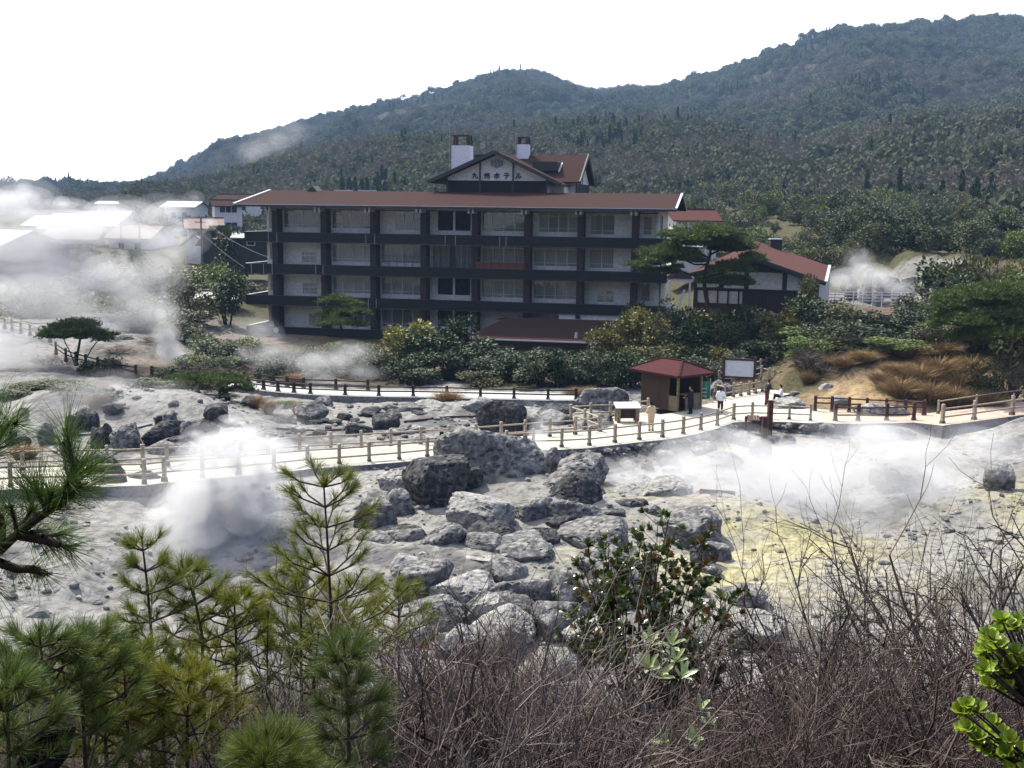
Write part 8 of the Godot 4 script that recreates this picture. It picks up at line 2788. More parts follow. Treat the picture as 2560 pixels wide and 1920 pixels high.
func build_near() -> void:
	# the big pine outside the frame whose branch reaches in
	rng.seed = 21
	var anchor := Vector3(-1.0397, 11.3, -2.1)
	var foot := ground_at(anchor.x - 0.5, anchor.z - 0.3)
	var o := thing("pine_tree", "old pine standing at the left with a long-needled branch hanging into view", "tree", foot)
	var wood := MB.new()
	wood.tube(Vector3(0, -0.3, 0), Vector3(0.05, 2.2, 0), 0.11, 0.09, 10)
	part("trunk", wood.done(M.bark), o)
	wood = MB.new()
	var nd := MB.new()
	for b in [vs([-1.0614, 11.3, -2.1, -1.0154, 11.32, -2.1, -0.98841, 11.34, -2.1, -0.95589, 11.37, -2.1, -0.9179, 11.4, -2.1, -0.87462, 11.43, -2.1, -0.8548, 11.46, -2.1, -0.8419, 11.5, -2.1]), vs([-1.0614, 11.3, -2.1, -1.0154, 11.32, -2.1, -0.98742, 11.31, -2.1, -0.95989, 11.3, -2.1, -0.9262, 11.3, -2.1, -0.90409, 11.29, -2.1]), vs([-1.0629, 11.46, -2.1, -1.0214, 11.5, -2.1, -1.0027, 11.53, -2.1, -0.98452, 11.56, -2.1, -0.96947, 11.58, -2.1]), vs([-0.98841, 11.34, -2.1, -0.98518, 11.38, -2.1, -0.98773, 11.41, -2.1]), vs([-0.87462, 11.43, -2.1, -0.82832, 11.47, -2.1]), vs([-0.95589, 11.37, -2.1, -0.90598, 11.36, -2.1, -0.87315, 11.35, -2.1])]:
		for k in b.size() - 1:
			wood.tube(b[k] - foot, b[k + 1] - foot, lerpf(0.011, 0.006, float(k) / b.size()), lerpf(0.011, 0.006, float(k + 1) / b.size()), 6, false)
	wood.tube(Vector3(0.04, anchor.y - foot.y - 0.1, 0), anchor - foot, 0.03, 0.012, 6, false)
	for b in [[Vector3(-0.9877, 11.54, -2.0685), Vector3(-0.98333, 11.57, -2.1332), 150], [Vector3(-0.99652, 11.51, -2.0488), Vector3(-0.96393, 11.55, -2.0542), 110], [Vector3(-0.96203, 11.56, -2.0515), Vector3(-0.98444, 11.62, -2.0955), 110], [Vector3(-0.9949, 11.57, -2.1582), Vector3(-0.94753, 11.59, -2.1083), 90], [Vector3(-1.0193, 11.52, -2.0864), Vector3(-1.0529, 11.56, -2.1868), 90], [Vector3(-0.83487, 11.48, -2.051), Vector3(-0.8287, 11.51, -2.0712), 170], [Vector3(-0.89016, 11.42, -2.1373), Vector3(-0.81027, 11.5, -2.001), 150], [Vector3(-0.85469, 11.49, -2.1319), Vector3(-0.846, 11.56, -2.0722), 130], [Vector3(-0.81715, 11.52, -2.042), Vector3(-0.83053, 11.59, -2.0502), 70], [Vector3(-0.84832, 11.47, -2.095), Vector3(-0.80101, 11.51, -2.0766), 120], [Vector3(-0.87546, 11.43, -2.102), Vector3(-0.79307, 11.49, -2.0106), 150], [Vector3(-0.815, 11.47, -2.0662), Vector3(-0.83634, 11.45, -2.1949), 110], [Vector3(-0.91489, 11.41, -2.0931), Vector3(-0.87228, 11.43, -2.0944), 130], [Vector3(-0.87644, 11.43, -2.0502), Vector3(-0.89521, 11.48, -2.0558), 120], [Vector3(-0.9416, 11.39, -2.1546), Vector3(-0.95121, 11.45, -2.1374), 110], [Vector3(-0.95631, 11.37, -2.1009), Vector3(-0.92301, 11.45, -2.0106), 120], [Vector3(-0.98235, 11.35, -2.0871), Vector3(-1.0139, 11.39, -2.1557), 130], [Vector3(-0.98011, 11.38, -2.0922), Vector3(-1.0093, 11.42, -2.1187), 110], [Vector3(-0.97786, 11.36, -2.1483), Vector3(-0.93833, 11.41, -2.129), 120], [Vector3(-1.0233, 11.31, -2.1163), Vector3(-0.95199, 11.39, -2.0072), 110], [Vector3(-0.99859, 11.34, -2.0429), Vector3(-1.0321, 11.36, -2.1539), 110], [Vector3(-0.90149, 11.37, -2.0896), Vector3(-0.89408, 11.35, -2.1748), 110], [Vector3(-0.90899, 11.34, -2.1391), Vector3(-0.89016, 11.32, -2.1831), 100], [Vector3(-0.92154, 11.38, -2.0854), Vector3(-0.93357, 11.35, -2.1998), 110], [Vector3(-0.95581, 11.36, -2.1307), Vector3(-0.93458, 11.33, -2.1784), 90], [Vector3(-0.96757, 11.33, -2.0578), Vector3(-0.98267, 11.28, -2.1562), 60], [Vector3(-0.95562, 11.3, -2.0907), Vector3(-0.96493, 11.27, -2.1944), 60], [Vector3(-0.95236, 11.28, -2.1593), Vector3(-0.87702, 11.31, -2.0433), 60], [Vector3(-0.89368, 11.42, -2.0906), Vector3(-0.86234, 11.47, -2.0542), 110], [Vector3(-1.023, 11.3, -2.0964), Vector3(-0.98935, 11.28, -2.0573), 70]]:
		shoot(nd, wood, b[0] - foot, b[1] - foot, 0.0045, b[2], 0.088, 0.00075, Color(0.053, 0.092, 0.018), 0.0)
	part("branch", wood.done(M.bark), o)
	part("needles", nd.done(M.needle), o)
	for q in [
		["young pine with a forked grey stem and bare lower trunk", "young pines on the near slope", vs([-1.8308, 9.319, -5.6, -1.8625, 9.519, -5.6, -1.874, 9.789, -5.6, -1.8855, 10.05, -5.6, -1.8997, 10.24, -5.6]), 7, 0.34, 0.085, Color(0.1, 0.12, 0.016), 1, 0.0012, 82],
		["slim young pine right of the forked one", "young pines on the near slope", vs([-1.6663, 9.434, -5.8, -1.6669, 9.713, -5.8, -1.6966, 9.897, -5.8, -1.7444, 10.05, -5.8]), 6, 0.34, 0.085, Color(0.1, 0.12, 0.016), 2, 0.0012, 82],
		["tallest young pine standing against the white steam", "young pines on the near slope", vs([-1.0202, 9.267, -6.2, -1.0328, 9.782, -6.2, -1.0469, 10.15, -6.2, -1.0617, 10.44, -6.2]), 8, 0.63, 0.085, Color(0.1, 0.12, 0.016), 3, 0.0013, 90],
		["bushy young pine under the tallest one", "young pines on the near slope", vs([-1.2868, 9.194, -6.6, -1.2816, 9.511, -6.6, -1.2973, 9.772, -6.6]), 6, 0.57, 0.085, Color(0.14, 0.145, 0.016), 4, 0.0013, 90],
		["young pine at the left of the group with dense tufts", "young pines on the near slope", vs([-1.8509, 9.657, -4.6, -1.8529, 9.92, -4.6, -1.8507, 10.12, -4.6]), 7, 0.39, 0.090, Color(0.06, 0.088, 0.018), 6, 0.0012, 105],
		["low bushy young pine in the thick of the group", "young pines on the near slope", vs([-1.7981, 9.373, -5, -1.8038, 9.62, -5, -1.8093, 9.864, -5]), 7, 0.46, 0.090, Color(0.1, 0.12, 0.016), 8, 0.0012, 97],
		["yellowish bushy young pine in the middle of the group", "young pines on the near slope", vs([-1.5396, 9.348, -6, -1.5323, 9.637, -6, -1.5371, 9.809, -6]), 6, 0.46, 0.085, Color(0.14, 0.145, 0.016), 5, 0.0013, 82],
		["short young pine beside the rock coloured dark for shade", "young pines on the near slope", vs([-1.9168, 9.829, -4.4, -1.9261, 10.04, -4.4, -1.9316, 10.2, -4.4]), 6, 0.34, 0.090, Color(0.06, 0.088, 0.018), 7, 0.0012, 90],
		["young pine low at the left behind the short one", "young pines on the near slope", vs([-2.0647, 9.428, -5.4, -2.0552, 9.648, -5.4, -2.0413, 9.778, -5.4]), 6, 0.41, 0.085, Color(0.1, 0.12, 0.016), 16, 0.0013, 90],
		["yellowish low young pine below the forked one", "young pines on the near slope", vs([-1.5279, 9.327, -5, -1.5197, 9.583, -5, -1.5056, 9.787, -5]), 6, 0.41, 0.090, Color(0.14, 0.145, 0.016), 9, 0.0012, 90],
		["young pine at the lower left edge", "young pines on the near slope", vs([-1.7153, 9.983, -3.6, -1.7091, 10.19, -3.6, -1.7047, 10.37, -3.6]), 6, 0.28, 0.095, Color(0.06, 0.088, 0.018), 10, 0.0011, 97],
		["long-needled young pine right of the group", "young pines on the near slope", vs([-0.66106, 9.591, -4.4, -0.66502, 9.882, -4.4, -0.67571, 10.16, -4.4]), 6, 0.25, 0.100, Color(0.06, 0.085, 0.022), 11, 0.0010, 135],
		["low long-needled young pine at the bottom", "young pines on the near slope", vs([-0.77743, 10.05, -3.4, -0.77771, 10.16, -3.4, -0.77847, 10.25, -3.4]), 5, 0.23, 0.100, Color(0.075, 0.1, 0.02), 12, 0.0010, 120],
		["small pine top left of the boulder pile", "young pines on the near slope", vs([-1.0731, 8.944, -7.2, -1.0813, 9.232, -7.2, -1.0903, 9.426, -7.2]), 6, 0.57, 0.085, Color(0.14, 0.145, 0.016), 13, 0.0013, 90],
		["small pine sprouting among the twigs near the pile", "young pines on the near slope", vs([-0.82469, 8.737, -8, -0.8239, 8.993, -8, -0.82328, 9.195, -8]), 5, 0.46, 0.080, Color(0.1, 0.12, 0.016), 14, 0.0013, 75],
		["bushy young pine in the thick of the group", "young pines on the near slope", vs([-2.7961, 8.716, -6.4, -2.7797, 9.042, -6.4, -2.7355, 9.301, -6.4]), 6, 0.48, 0.085, Color(0.14, 0.145, 0.016), 60, 0.0013, 66],
		["bushy young pine in the thick of the group", "young pines on the near slope", vs([-2.6706, 8.529, -7, -2.6439, 8.883, -7, -2.5908, 9.166, -7]), 6, 0.50, 0.085, Color(0.1, 0.12, 0.016), 61, 0.0013, 66],
		["bushy young pine in the thick of the group", "young pines on the near slope", vs([-1.8935, 9.115, -5.6, -1.8959, 9.4, -5.6, -1.9057, 9.627, -5.6]), 6, 0.45, 0.085, Color(0.1, 0.12, 0.016), 62, 0.0013, 66],
		["bushy young pine in the thick of the group", "young pines on the near slope", vs([-2.0787, 8.267, -7.4, -2.0673, 8.642, -7.4, -2.0292, 8.942, -7.4]), 6, 0.43, 0.085, Color(0.14, 0.145, 0.016), 63, 0.0013, 66],
		["bushy young pine in the thick of the group", "young pines on the near slope", vs([-1.6252, 8.13, -8, -1.7299, 8.532, -8, -1.6774, 8.854, -8]), 6, 0.52, 0.085, Color(0.1, 0.12, 0.016), 64, 0.0013, 66],
		["bushy young pine in the thick of the group", "young pines on the near slope", vs([-1.0503, 9.041, -6, -1.102, 9.344, -6, -1.076, 9.585, -6]), 6, 0.46, 0.085, Color(0.1, 0.12, 0.016), 65, 0.0013, 66],
		["bushy young pine in the thick of the group", "young pines on the near slope", vs([-2.0253, 9.321, -5, -1.9687, 9.577, -5, -1.9661, 9.781, -5]), 6, 0.52, 0.085, Color(0.14, 0.145, 0.016), 66, 0.0013, 66],
	]:
		young_pine(q[0], q[1], q[2], q[3], q[4], q[5], q[6], q[7], q[8], q[9])
	# glossy broadleaf shrub in the middle
	rng.seed = 33
	var c := Vector3(0.98295, 9.303, -7.5)
	var base := ground_at(Vector3(0.97343, 8.232, -7.5).x, Vector3(0.97343, 8.232, -7.5).z)
	o = thing("broadleaf_shrub", "glossy dark-leaved shrub with bronze tips in front of the boulders", "shrub", base)
	wood = MB.new()
	var lf := MB.new()
	var fork := (c - base) * 0.45
	wood.tube(Vector3(0, -0.1, 0), fork, 0.022, 0.016, 7, false)
	for k in 66:
		var q := Vector3(rng.randfn(), rng.randfn() * 0.8, rng.randfn()).normalized() * pow(rng.randf(), 0.22)
		var end: Vector3 = c - base + q * Vector3(0.72, 0.6, 0.62)
		if k == 0:
			end = c - base + Vector3(0.12, 0.66, 0)
		var mid := fork.lerp(end, 0.55) + Vector3(rng.randfn(), rng.randfn(), rng.randfn()) * 0.05 - Vector3(0, 0.06, 0)
		wood.tube(fork, mid, 0.009, 0.006, 5, false)
		wood.tube(mid, end, 0.006, 0.003, 5, false)
		for t in 9:
			var dir := ((end - fork).normalized() * 0.6 + Vector3(rng.randfn(), rng.randfn() + 0.6, rng.randfn()) * 0.8).normalized()
			var p := mid.lerp(end, rng.randf_range(0.2, 1.0))
			var tip := p + dir * rng.randf_range(0.06, 0.14)
			wood.tube(p, tip, 0.003, 0.002, 3, false)
			rosette(lf, tip, dir, 8, 0.062, 0.03, Color(0.037, 0.055, 0.011) if rng.randf() < 0.78 else Color(0.088, 0.057, 0.013), 1.2)
	part("stems", wood.done(M.bark), o)
	part("leaves", lf.done(M.leaf_shine), o)
	# sprigs with large pale leaves, and the bright rosettes at the right edge
	for s in [["sprig with large pale shining leaves in front of the glossy shrub", Vector3(0.83568, 9.436, -5.6), vs([0.74601, 9.752, -5.64, 0.83828, 9.801, -5.5096, 0.78757, 9.626, -5.5206, 0.9131, 9.597, -5.5898, 0.72091, 9.678, -5.4977, 0.87562, 9.693, -5.5715]), 7, 0.100, Color(0.2, 0.25, 0.11), 5, "leafy_sprig", 0.30], ["lower sprig with pale leaves below the first one", Vector3(0.94255, 9.37, -5.2), vs([0.95743, 9.546, -5.2954, 1.0046, 9.452, -5.2925, 0.91728, 9.469, -5.1272, 0.7552, 9.488, -5.0844]), 6, 0.085, Color(0.16, 0.21, 0.1), 6, "leafy_sprig", 0.32], ["upper clump of bright green rounded leaves at the right edge", Vector3(1.6865, 10.45, -3.3), vs([1.5803, 10.59, -3.3788, 1.6192, 10.71, -3.4106, 1.5224, 10.58, -3.3237, 1.538, 10.68, -3.2127, 1.5281, 10.65, -3.2368, 1.5276, 10.64, -3.4008, 1.5414, 10.52, -3.405, 1.4243, 10.66, -3.1875, 1.4801, 10.72, -3.2244, 1.5864, 10.79, -3.283, 1.5124, 10.78, -3.244, 1.6683, 10.53, -3.3609, 1.4627, 10.69, -3.2695, 1.5078, 10.68, -3.366, 1.5199, 10.78, -3.2165, 1.5722, 10.77, -3.3044, 1.5454, 10.54, -3.414, 1.5485, 10.66, -3.3485, 1.5144, 10.71, -3.2016, 1.4731, 10.81, -3.2066, 1.6098, 10.54, -3.3344, 1.6157, 10.64, -3.27, 1.5029, 10.71, -3.2685, 1.5785, 10.62, -3.2946, 1.4818, 10.72, -3.3196, 1.5729, 10.61, -3.4118, 1.5683, 10.69, -3.2378, 1.5407, 10.65, -3.3165, 1.4696, 10.7, -3.2431, 1.5357, 10.59, -3.3109, 1.5018, 10.63, -3.3555, 1.4529, 10.65, -3.2121, 1.5183, 10.63, -3.2955, 1.4885, 10.65, -3.3494, 1.437, 10.76, -3.182, 1.58, 10.52, -3.3651, 1.5411, 10.56, -3.2805, 1.4956, 10.56, -3.301, 1.5276, 10.73, -3.3265]), 10, 0.040, Color(0.13, 0.185, 0.016), 7, "green_shrub", 0.66], ["lower clump of bright green rounded leaves at the right edge", Vector3(1.6775, 10.29, -3.2), vs([1.4131, 10.43, -3.2703, 1.3252, 10.57, -3.0935, 1.3939, 10.51, -3.2001, 1.3404, 10.59, -3.0892, 1.3852, 10.48, -3.1725, 1.4098, 10.44, -3.163, 1.3658, 10.58, -3.0851, 1.4054, 10.46, -3.1515, 1.438, 10.46, -3.188, 1.4551, 10.44, -3.2372, 1.498, 10.39, -3.302, 1.4438, 10.42, -3.1689, 1.4745, 10.48, -3.2072, 1.4968, 10.37, -3.2512, 1.5299, 10.33, -3.305, 1.5418, 10.35, -3.3079, 1.5535, 10.4, -3.3171, 1.4763, 10.47, -3.1524, 1.4799, 10.43, -3.12, 1.5656, 10.31, -3.3037, 1.4758, 10.48, -3.0986, 1.5327, 10.35, -3.1877, 1.573, 10.35, -3.2567, 1.5668, 10.33, -3.2069, 1.5501, 10.41, -3.1733, 1.6219, 10.28, -3.3019, 1.5568, 10.39, -3.1518, 1.5839, 10.38, -3.2124, 1.6343, 10.32, -3.2791, 1.5468, 10.38, -3.1131]), 10, 0.040, Color(0.13, 0.185, 0.016), 8, "green_shrub", 0.66]]:
		rng.seed = s[6]
		var f := ground_at(s[1].x, s[1].z)
		o = thing(s[7], s[0], "plant", f)
		wood = MB.new()
		lf = MB.new()
		for q in s[2]:
			var hub: Vector3 = s[1] - f
			wood.tube(hub, q - f, 0.006, 0.003, 5, false)
			var dir: Vector3 = ((q - s[1]).normalized() * 0.7 + Vector3(rng.randf_range(-0.4, 0.4), 0.7, 0.5)).normalized()
			rosette(lf, q - f, dir, s[3], s[4], s[4] * s[8], s[5], 1.2)
		wood.tube(Vector3(0, -0.1, 0), s[1] - f, 0.012, 0.008, 6, false)
		part("stems", wood.done(M.bark), o)
		part("leaves", lf.done(M.leaf_shine), o)
	# bare shrubs, one by one
	for q in [
		[-2.61, -5.00, 9.51, 0.76, 3, 0, "", "", 0.00],
		[-2.54, -5.00, 9.22, 0.79, 1, 1, "", "", 0.00],
		[-2.36, -5.00, 9.51, 0.96, 0, 2, "", "", 0.00],
		[-2.34, -5.00, 9.38, 0.91, 3, 3, "", "", 0.00],
		[-2.25, -5.00, 9.37, 0.71, 0, 4, "", "", 0.00],
		[-2.09, -5.00, 9.46, 0.78, 0, 5, "", "", 0.00],
		[-2.05, -5.00, 9.40, 0.78, 0, 6, "", "", 0.00],
		[-1.98, -5.00, 9.41, 0.72, 1, 7, "", "", 0.00],
		[-1.90, -5.00, 9.56, 0.78, 0, 8, "", "", 0.00],
		[-1.75, -5.00, 9.34, 0.73, 0, 9, "", "", 0.00],
		[-1.68, -5.00, 9.55, 0.78, 0, 10, "", "", 0.00],
		[-1.60, -5.00, 9.61, 0.96, 1, 11, "", "", 0.00],
		[-1.53, -5.00, 9.75, 0.82, 1, 12, "", "", 0.00],
		[-1.41, -5.00, 9.66, 1.08, 1, 13, "", "", 0.00],
		[-1.29, -5.00, 9.54, 1.06, 1, 14, "", "", 0.00],
		[-1.24, -5.00, 9.57, 0.74, 1, 15, "", "", 0.00],
		[-1.19, -5.00, 9.60, 0.85, 1, 16, "", "", 0.00],
		[-1.03, -5.00, 9.74, 1.06, 1, 17, "", "", 0.00],
		[-0.97, -5.00, 9.64, 0.75, 0, 18, "", "", 0.00],
		[-0.92, -5.00, 9.88, 1.02, 3, 19, "", "", 0.00],
		[-0.80, -5.00, 10.01, 1.05, 0, 20, "", "", 0.00],
		[-0.71, -5.00, 9.77, 0.83, 0, 21, "", "", 0.00],
		[-0.61, -5.00, 9.86, 0.72, 3, 22, "", "", 0.00],
		[-0.54, -5.00, 10.12, 1.09, 1, 23, "", "", 0.00],
		[-0.46, -5.00, 10.13, 0.89, 0, 24, "", "", 0.00],
		[-0.35, -5.00, 10.17, 1.09, 3, 25, "", "", 0.00],
		[-0.26, -5.00, 10.32, 0.84, 3, 26, "", "", 0.00],
		[-0.25, -5.00, 10.29, 0.88, 1, 27, "", "", 0.00],
		[-0.07, -5.00, 10.35, 1.05, 1, 28, "", "", 0.00],
		[-0.07, -5.00, 10.19, 1.02, 0, 29, "", "", 0.00],
		[0.10, -5.00, 10.07, 0.92, 0, 30, "", "", 0.00],
		[0.15, -5.00, 10.18, 0.86, 1, 31, "", "", 0.00],
		[0.23, -5.00, 10.03, 0.82, 3, 32, "", "", 0.00],
		[0.35, -5.00, 10.07, 0.75, 1, 33, "", "", 0.00],
		[0.43, -5.00, 9.90, 0.98, 1, 34, "", "", 0.00],
		[0.50, -5.00, 10.07, 0.99, 0, 35, "", "", 0.00],
		[0.55, -5.00, 10.03, 0.78, 1, 36, "", "", 0.00],
		[0.70, -5.00, 9.96, 0.80, 1, 37, "", "", 0.00],
		[0.78, -5.00, 9.79, 0.71, 0, 38, "", "", 0.00],
		[0.86, -5.00, 9.77, 0.91, 0, 39, "", "", 0.00],
		[0.92, -5.00, 9.89, 0.86, 1, 40, "", "", 0.00],
		[1.09, -5.00, 9.95, 0.82, 0, 42, "", "", 0.00],
		[1.24, -5.00, 9.82, 0.98, 3, 44, "", "", 0.00],
		[1.44, -5.00, 9.94, 0.71, 2, 46, "", "", 0.00],
		[1.57, -5.00, 10.33, 0.81, 0, 48, "", "", 0.00],
		[1.75, -5.00, 10.21, 0.86, 0, 50, "", "", 0.00],
		[1.92, -5.00, 10.17, 1.01, 3, 52, "", "", 0.00],
		[2.11, -5.00, 10.45, 0.90, 3, 54, "", "", 0.00],
		[2.28, -5.00, 10.31, 0.86, 2, 56, "", "", 0.00],
		[2.47, -5.00, 10.46, 0.80, 3, 58, "", "", 0.00],
		[-0.50, -7.00, 9.79, 0.90, 0, 100, "tall bare shrub with a forked dark stem below the boulder pile", "tall bare shrubs on the near slope", -0.05],
		[-0.30, -8.50, 9.29, 0.80, 3, 101, "slender bare shrub right of the forked one", "tall bare shrubs on the near slope", 0.10],
		[1.90, -7.00, 9.85, 0.70, 2, 102, "tall reddish bare shrub with one long straight shoot", "tall bare shrubs on the near slope", 0.00],
		[2.58, -8.00, 10.12, 0.75, 0, 103, "tall bare tree leaning left before the right-hand steam", "tall bare shrubs on the near slope", 0.25],
		[3.18, -8.60, 10.11, 0.80, 0, 104, "tallest bare tree before the right-hand steam", "tall bare shrubs on the near slope", 0.20],
		[3.27, -8.00, 10.31, 0.75, 3, 105, "tall dark bare tree right of the tallest one", "tall bare shrubs on the near slope", 0.20],
		[3.36, -7.40, 10.36, 0.80, 0, 106, "tall bare tree at the right edge", "tall bare shrubs on the near slope", 0.15],
		[2.42, -9.50, 8.86, 0.90, 2, 107, "dense low reddish shrub under the sulphur flat", "tall bare shrubs on the near slope", 0.00],
		[1.90, -8.20, 8.77, 1.20, 2, 108, "rounded reddish-green shrub right of the glossy one", "tall bare shrubs on the near slope", 0.00],
		[-1.39, -6.00, 10.07, 0.45, 3, 109, "thin bare stem between the young pines", "tall bare shrubs on the near slope", 0.00],
		[-0.72, -6.20, 9.77, 0.60, 3, 200, "dark-stemmed bare shrub left of the forked one", "tall bare shrubs on the near slope", 0.10],
		[-0.06, -6.60, 9.77, 0.55, 3, 201, "dark-stemmed bare shrub in the middle of the thicket", "tall bare shrubs on the near slope", -0.08],
		[0.28, -6.00, 9.81, 0.60, 0, 202, "dark-stemmed bare shrub left of the glossy shrub", "tall bare shrubs on the near slope", 0.05],
		[0.42, -5.40, 9.86, 0.50, 2, 203, "thin reddish shrub at the foot of the glossy shrub", "tall bare shrubs on the near slope", 0.00],
		[1.14, -5.80, 9.81, 0.50, 2, 204, "thin reddish shrub right of the pale sprigs", "tall bare shrubs on the near slope", 0.05],
		[1.51, -6.60, 9.84, 0.55, 3, 205, "dark-stemmed bare shrub right of the glossy shrub", "tall bare shrubs on the near slope", -0.05],
		[1.84, -6.20, 10.21, 0.60, 3, 206, "dark-stemmed bare shrub left of the tall bare trees", "tall bare shrubs on the near slope", 0.12],
		[2.29, -6.60, 10.30, 0.55, 3, 207, "dark-stemmed bare tree among the tall ones", "tall bare shrubs on the near slope", 0.22],
		[2.44, -6.20, 10.46, 0.60, 0, 208, "grey-stemmed bare tree among the tall ones", "tall bare shrubs on the near slope", 0.20],
		[2.63, -6.00, 10.46, 0.60, 3, 209, "dark-stemmed bare tree near the bright green clumps", "tall bare shrubs on the near slope", 0.10],
		[-3.03, -9.30, 7.32, 0.80, 0, 300, "", "", 0.06],
		[-1.93, -6.27, 8.95, 1.00, 3, 301, "", "", 0.05],
		[-2.48, -8.63, 7.70, 0.77, 0, 302, "", "", 0.01],
		[-1.99, -7.32, 8.56, 0.78, 0, 303, "", "", 0.03],
		[-2.08, -8.12, 8.04, 0.89, 3, 304, "", "", -0.07],
		[-2.10, -8.89, 8.12, 0.87, 1, 305, "", "", 0.02],
		[-1.33, -6.14, 9.36, 0.96, 0, 306, "", "", -0.09],
		[-1.37, -7.14, 8.87, 0.94, 2, 307, "", "", 0.08],
		[-1.36, -7.59, 8.56, 0.84, 3, 308, "", "", 0.07],
		[-1.35, -8.25, 8.56, 0.89, 0, 309, "", "", -0.05],
		[-1.36, -9.33, 8.10, 0.79, 1, 310, "", "", 0.02],
		[-0.85, -7.01, 9.52, 0.90, 1, 311, "", "", 0.06],
		[-0.58, -5.70, 9.82, 0.91, 1, 312, "", "", -0.05],
		[-0.62, -7.06, 9.60, 0.73, 2, 313, "", "", 0.07],
		[-0.43, -5.82, 9.95, 0.75, 1, 314, "", "", 0.02],
		[-0.53, -8.84, 8.90, 0.93, 0, 315, "", "", 0.04],
		[-0.30, -8.71, 8.92, 0.77, 2, 316, "", "", 0.02],
		[-0.12, -6.33, 9.78, 0.94, 2, 317, "", "", -0.01],
		[-0.07, -7.81, 9.21, 0.92, 2, 318, "", "", -0.07],
		[0.08, -5.81, 9.82, 0.92, 3, 319, "", "", -0.01],
		[0.21, -5.94, 9.84, 0.90, 2, 320, "", "", -0.03],
		[0.40, -9.06, 8.50, 0.80, 0, 321, "", "", -0.03],
		[0.56, -8.30, 8.75, 0.79, 3, 322, "", "", 0.04],
		[0.65, -7.74, 8.98, 0.96, 0, 323, "", "", 0.05],
		[0.82, -7.78, 8.74, 0.72, 0, 324, "", "", 0.06],
		[0.81, -6.70, 9.36, 0.72, 0, 325, "", "", -0.02],
		[1.24, -9.34, 8.19, 0.73, 0, 326, "", "", -0.02],
		[0.88, -5.90, 9.66, 0.72, 3, 327, "", "", -0.02],
		[1.40, -8.50, 8.35, 0.73, 3, 328, "", "", -0.05],
		[1.49, -7.81, 8.75, 0.81, 0, 329, "", "", -0.01],
		[1.67, -7.99, 8.78, 0.91, 2, 330, "", "", -0.05],
		[1.13, -5.28, 9.96, 0.88, 0, 331, "", "", 0.08],
		[1.38, -6.01, 9.91, 0.84, 1, 332, "", "", -0.01],
		[1.54, -6.20, 9.82, 0.90, 1, 333, "", "", 0.09],
	]:
		var tone: Color = [Color(0.075, 0.056, 0.049), Color(0.106, 0.084, 0.075), Color(0.075, 0.037, 0.033), Color(0.044, 0.033, 0.031)][q[4]]
		var m := bare_mesh(20 + q[4] * 2 + q[5] % 2, tone, 7, 3, 2, 0.7, 0.013)
		var p := ground_at(q[0], q[1])
		var h: float = clampf(q[2] - p.y, 0.45, 3.4)
		var look: String = ["grey-brown", "pale-stemmed", "reddish", "dark"][q[4]]
		var root := thing("bare_shrub", q[6] if q[6] else look + " bare shrub on the near slope", "shrub", p, q[7] if q[7] else look + " bare shrubs on the near slope", q[5] * 1.7)
		part("twigs", m, root, Transform3D(Basis(Vector3(0, 0, 1), q[8]) * Basis.from_scale(Vector3(h * q[3], h, h * q[3])), Vector3.ZERO))
	# low undergrowth over the whole slope
	rng.seed = 91
	var mm := MultiMesh.new()
	mm.transform_format = MultiMesh.TRANSFORM_3D
	mm.mesh = bare_mesh(31, Color(0.066, 0.051, 0.044), 9, 2, 2, 1.1, 0.012)
	var mm2 := MultiMesh.new()
	mm2.transform_format = MultiMesh.TRANSFORM_3D
	mm2.mesh = crown_mesh("olive", 2)
	var l1 := []
	var l2 := []
	for k in 950:
		var d := rng.randf_range(3.0, 29.0)
		var x := rng.randf_range(-0.62, 0.62) * (d + 1.5)
		var p := ground_at(x, -d)
		var s := rng.randf_range(0.35, 0.8)
		if k % 5:
			l1.append(Transform3D(Basis(Vector3.UP, rng.randf() * TAU).scaled(Vector3(s * 1.2, s, s * 1.2)), p))
		else:
			s *= 0.26
			l2.append(Transform3D(Basis(Vector3.UP, rng.randf() * TAU).scaled(Vector3(s, s * 0.8, s)), p))
	for q in [[mm, l1, "low dry twiggy undergrowth covering the near slope", "undergrowth"], [mm2, l2, "low olive ground plants dotted over the near slope", "ground_plants"]]:
		q[0].instance_count = q[1].size()
		for k in q[1].size():
			q[0].set_instance_transform(k, q[1][k])
		var mi := MultiMeshInstance3D.new()
		mi.name = q[3]
		mi.multimesh = q[0]
		tag(mi, q[2], "undergrowth", "", "stuff")
		add_child(mi)
	var dark := boulder_mesh(41, 4, 0.6, M.shaded_rock)  # the shadow over this rock is put into its material colour
	solo("boulder", dark, "rock coloured nearly black for deep shade at the bottom left corner under the pines", "boulder", Transform3D(Basis.from_euler(Vector3(0.2, 0.4, -0.5)) * Basis.from_scale(Vector3(0.1, 0.16, 0.16)), Vector3(-1.7268, 10.03, -3.9)))


# ---------------------------------------------------------------- steam: banks of real mist, each a cloud of soft nested puffs

var fogs := {}


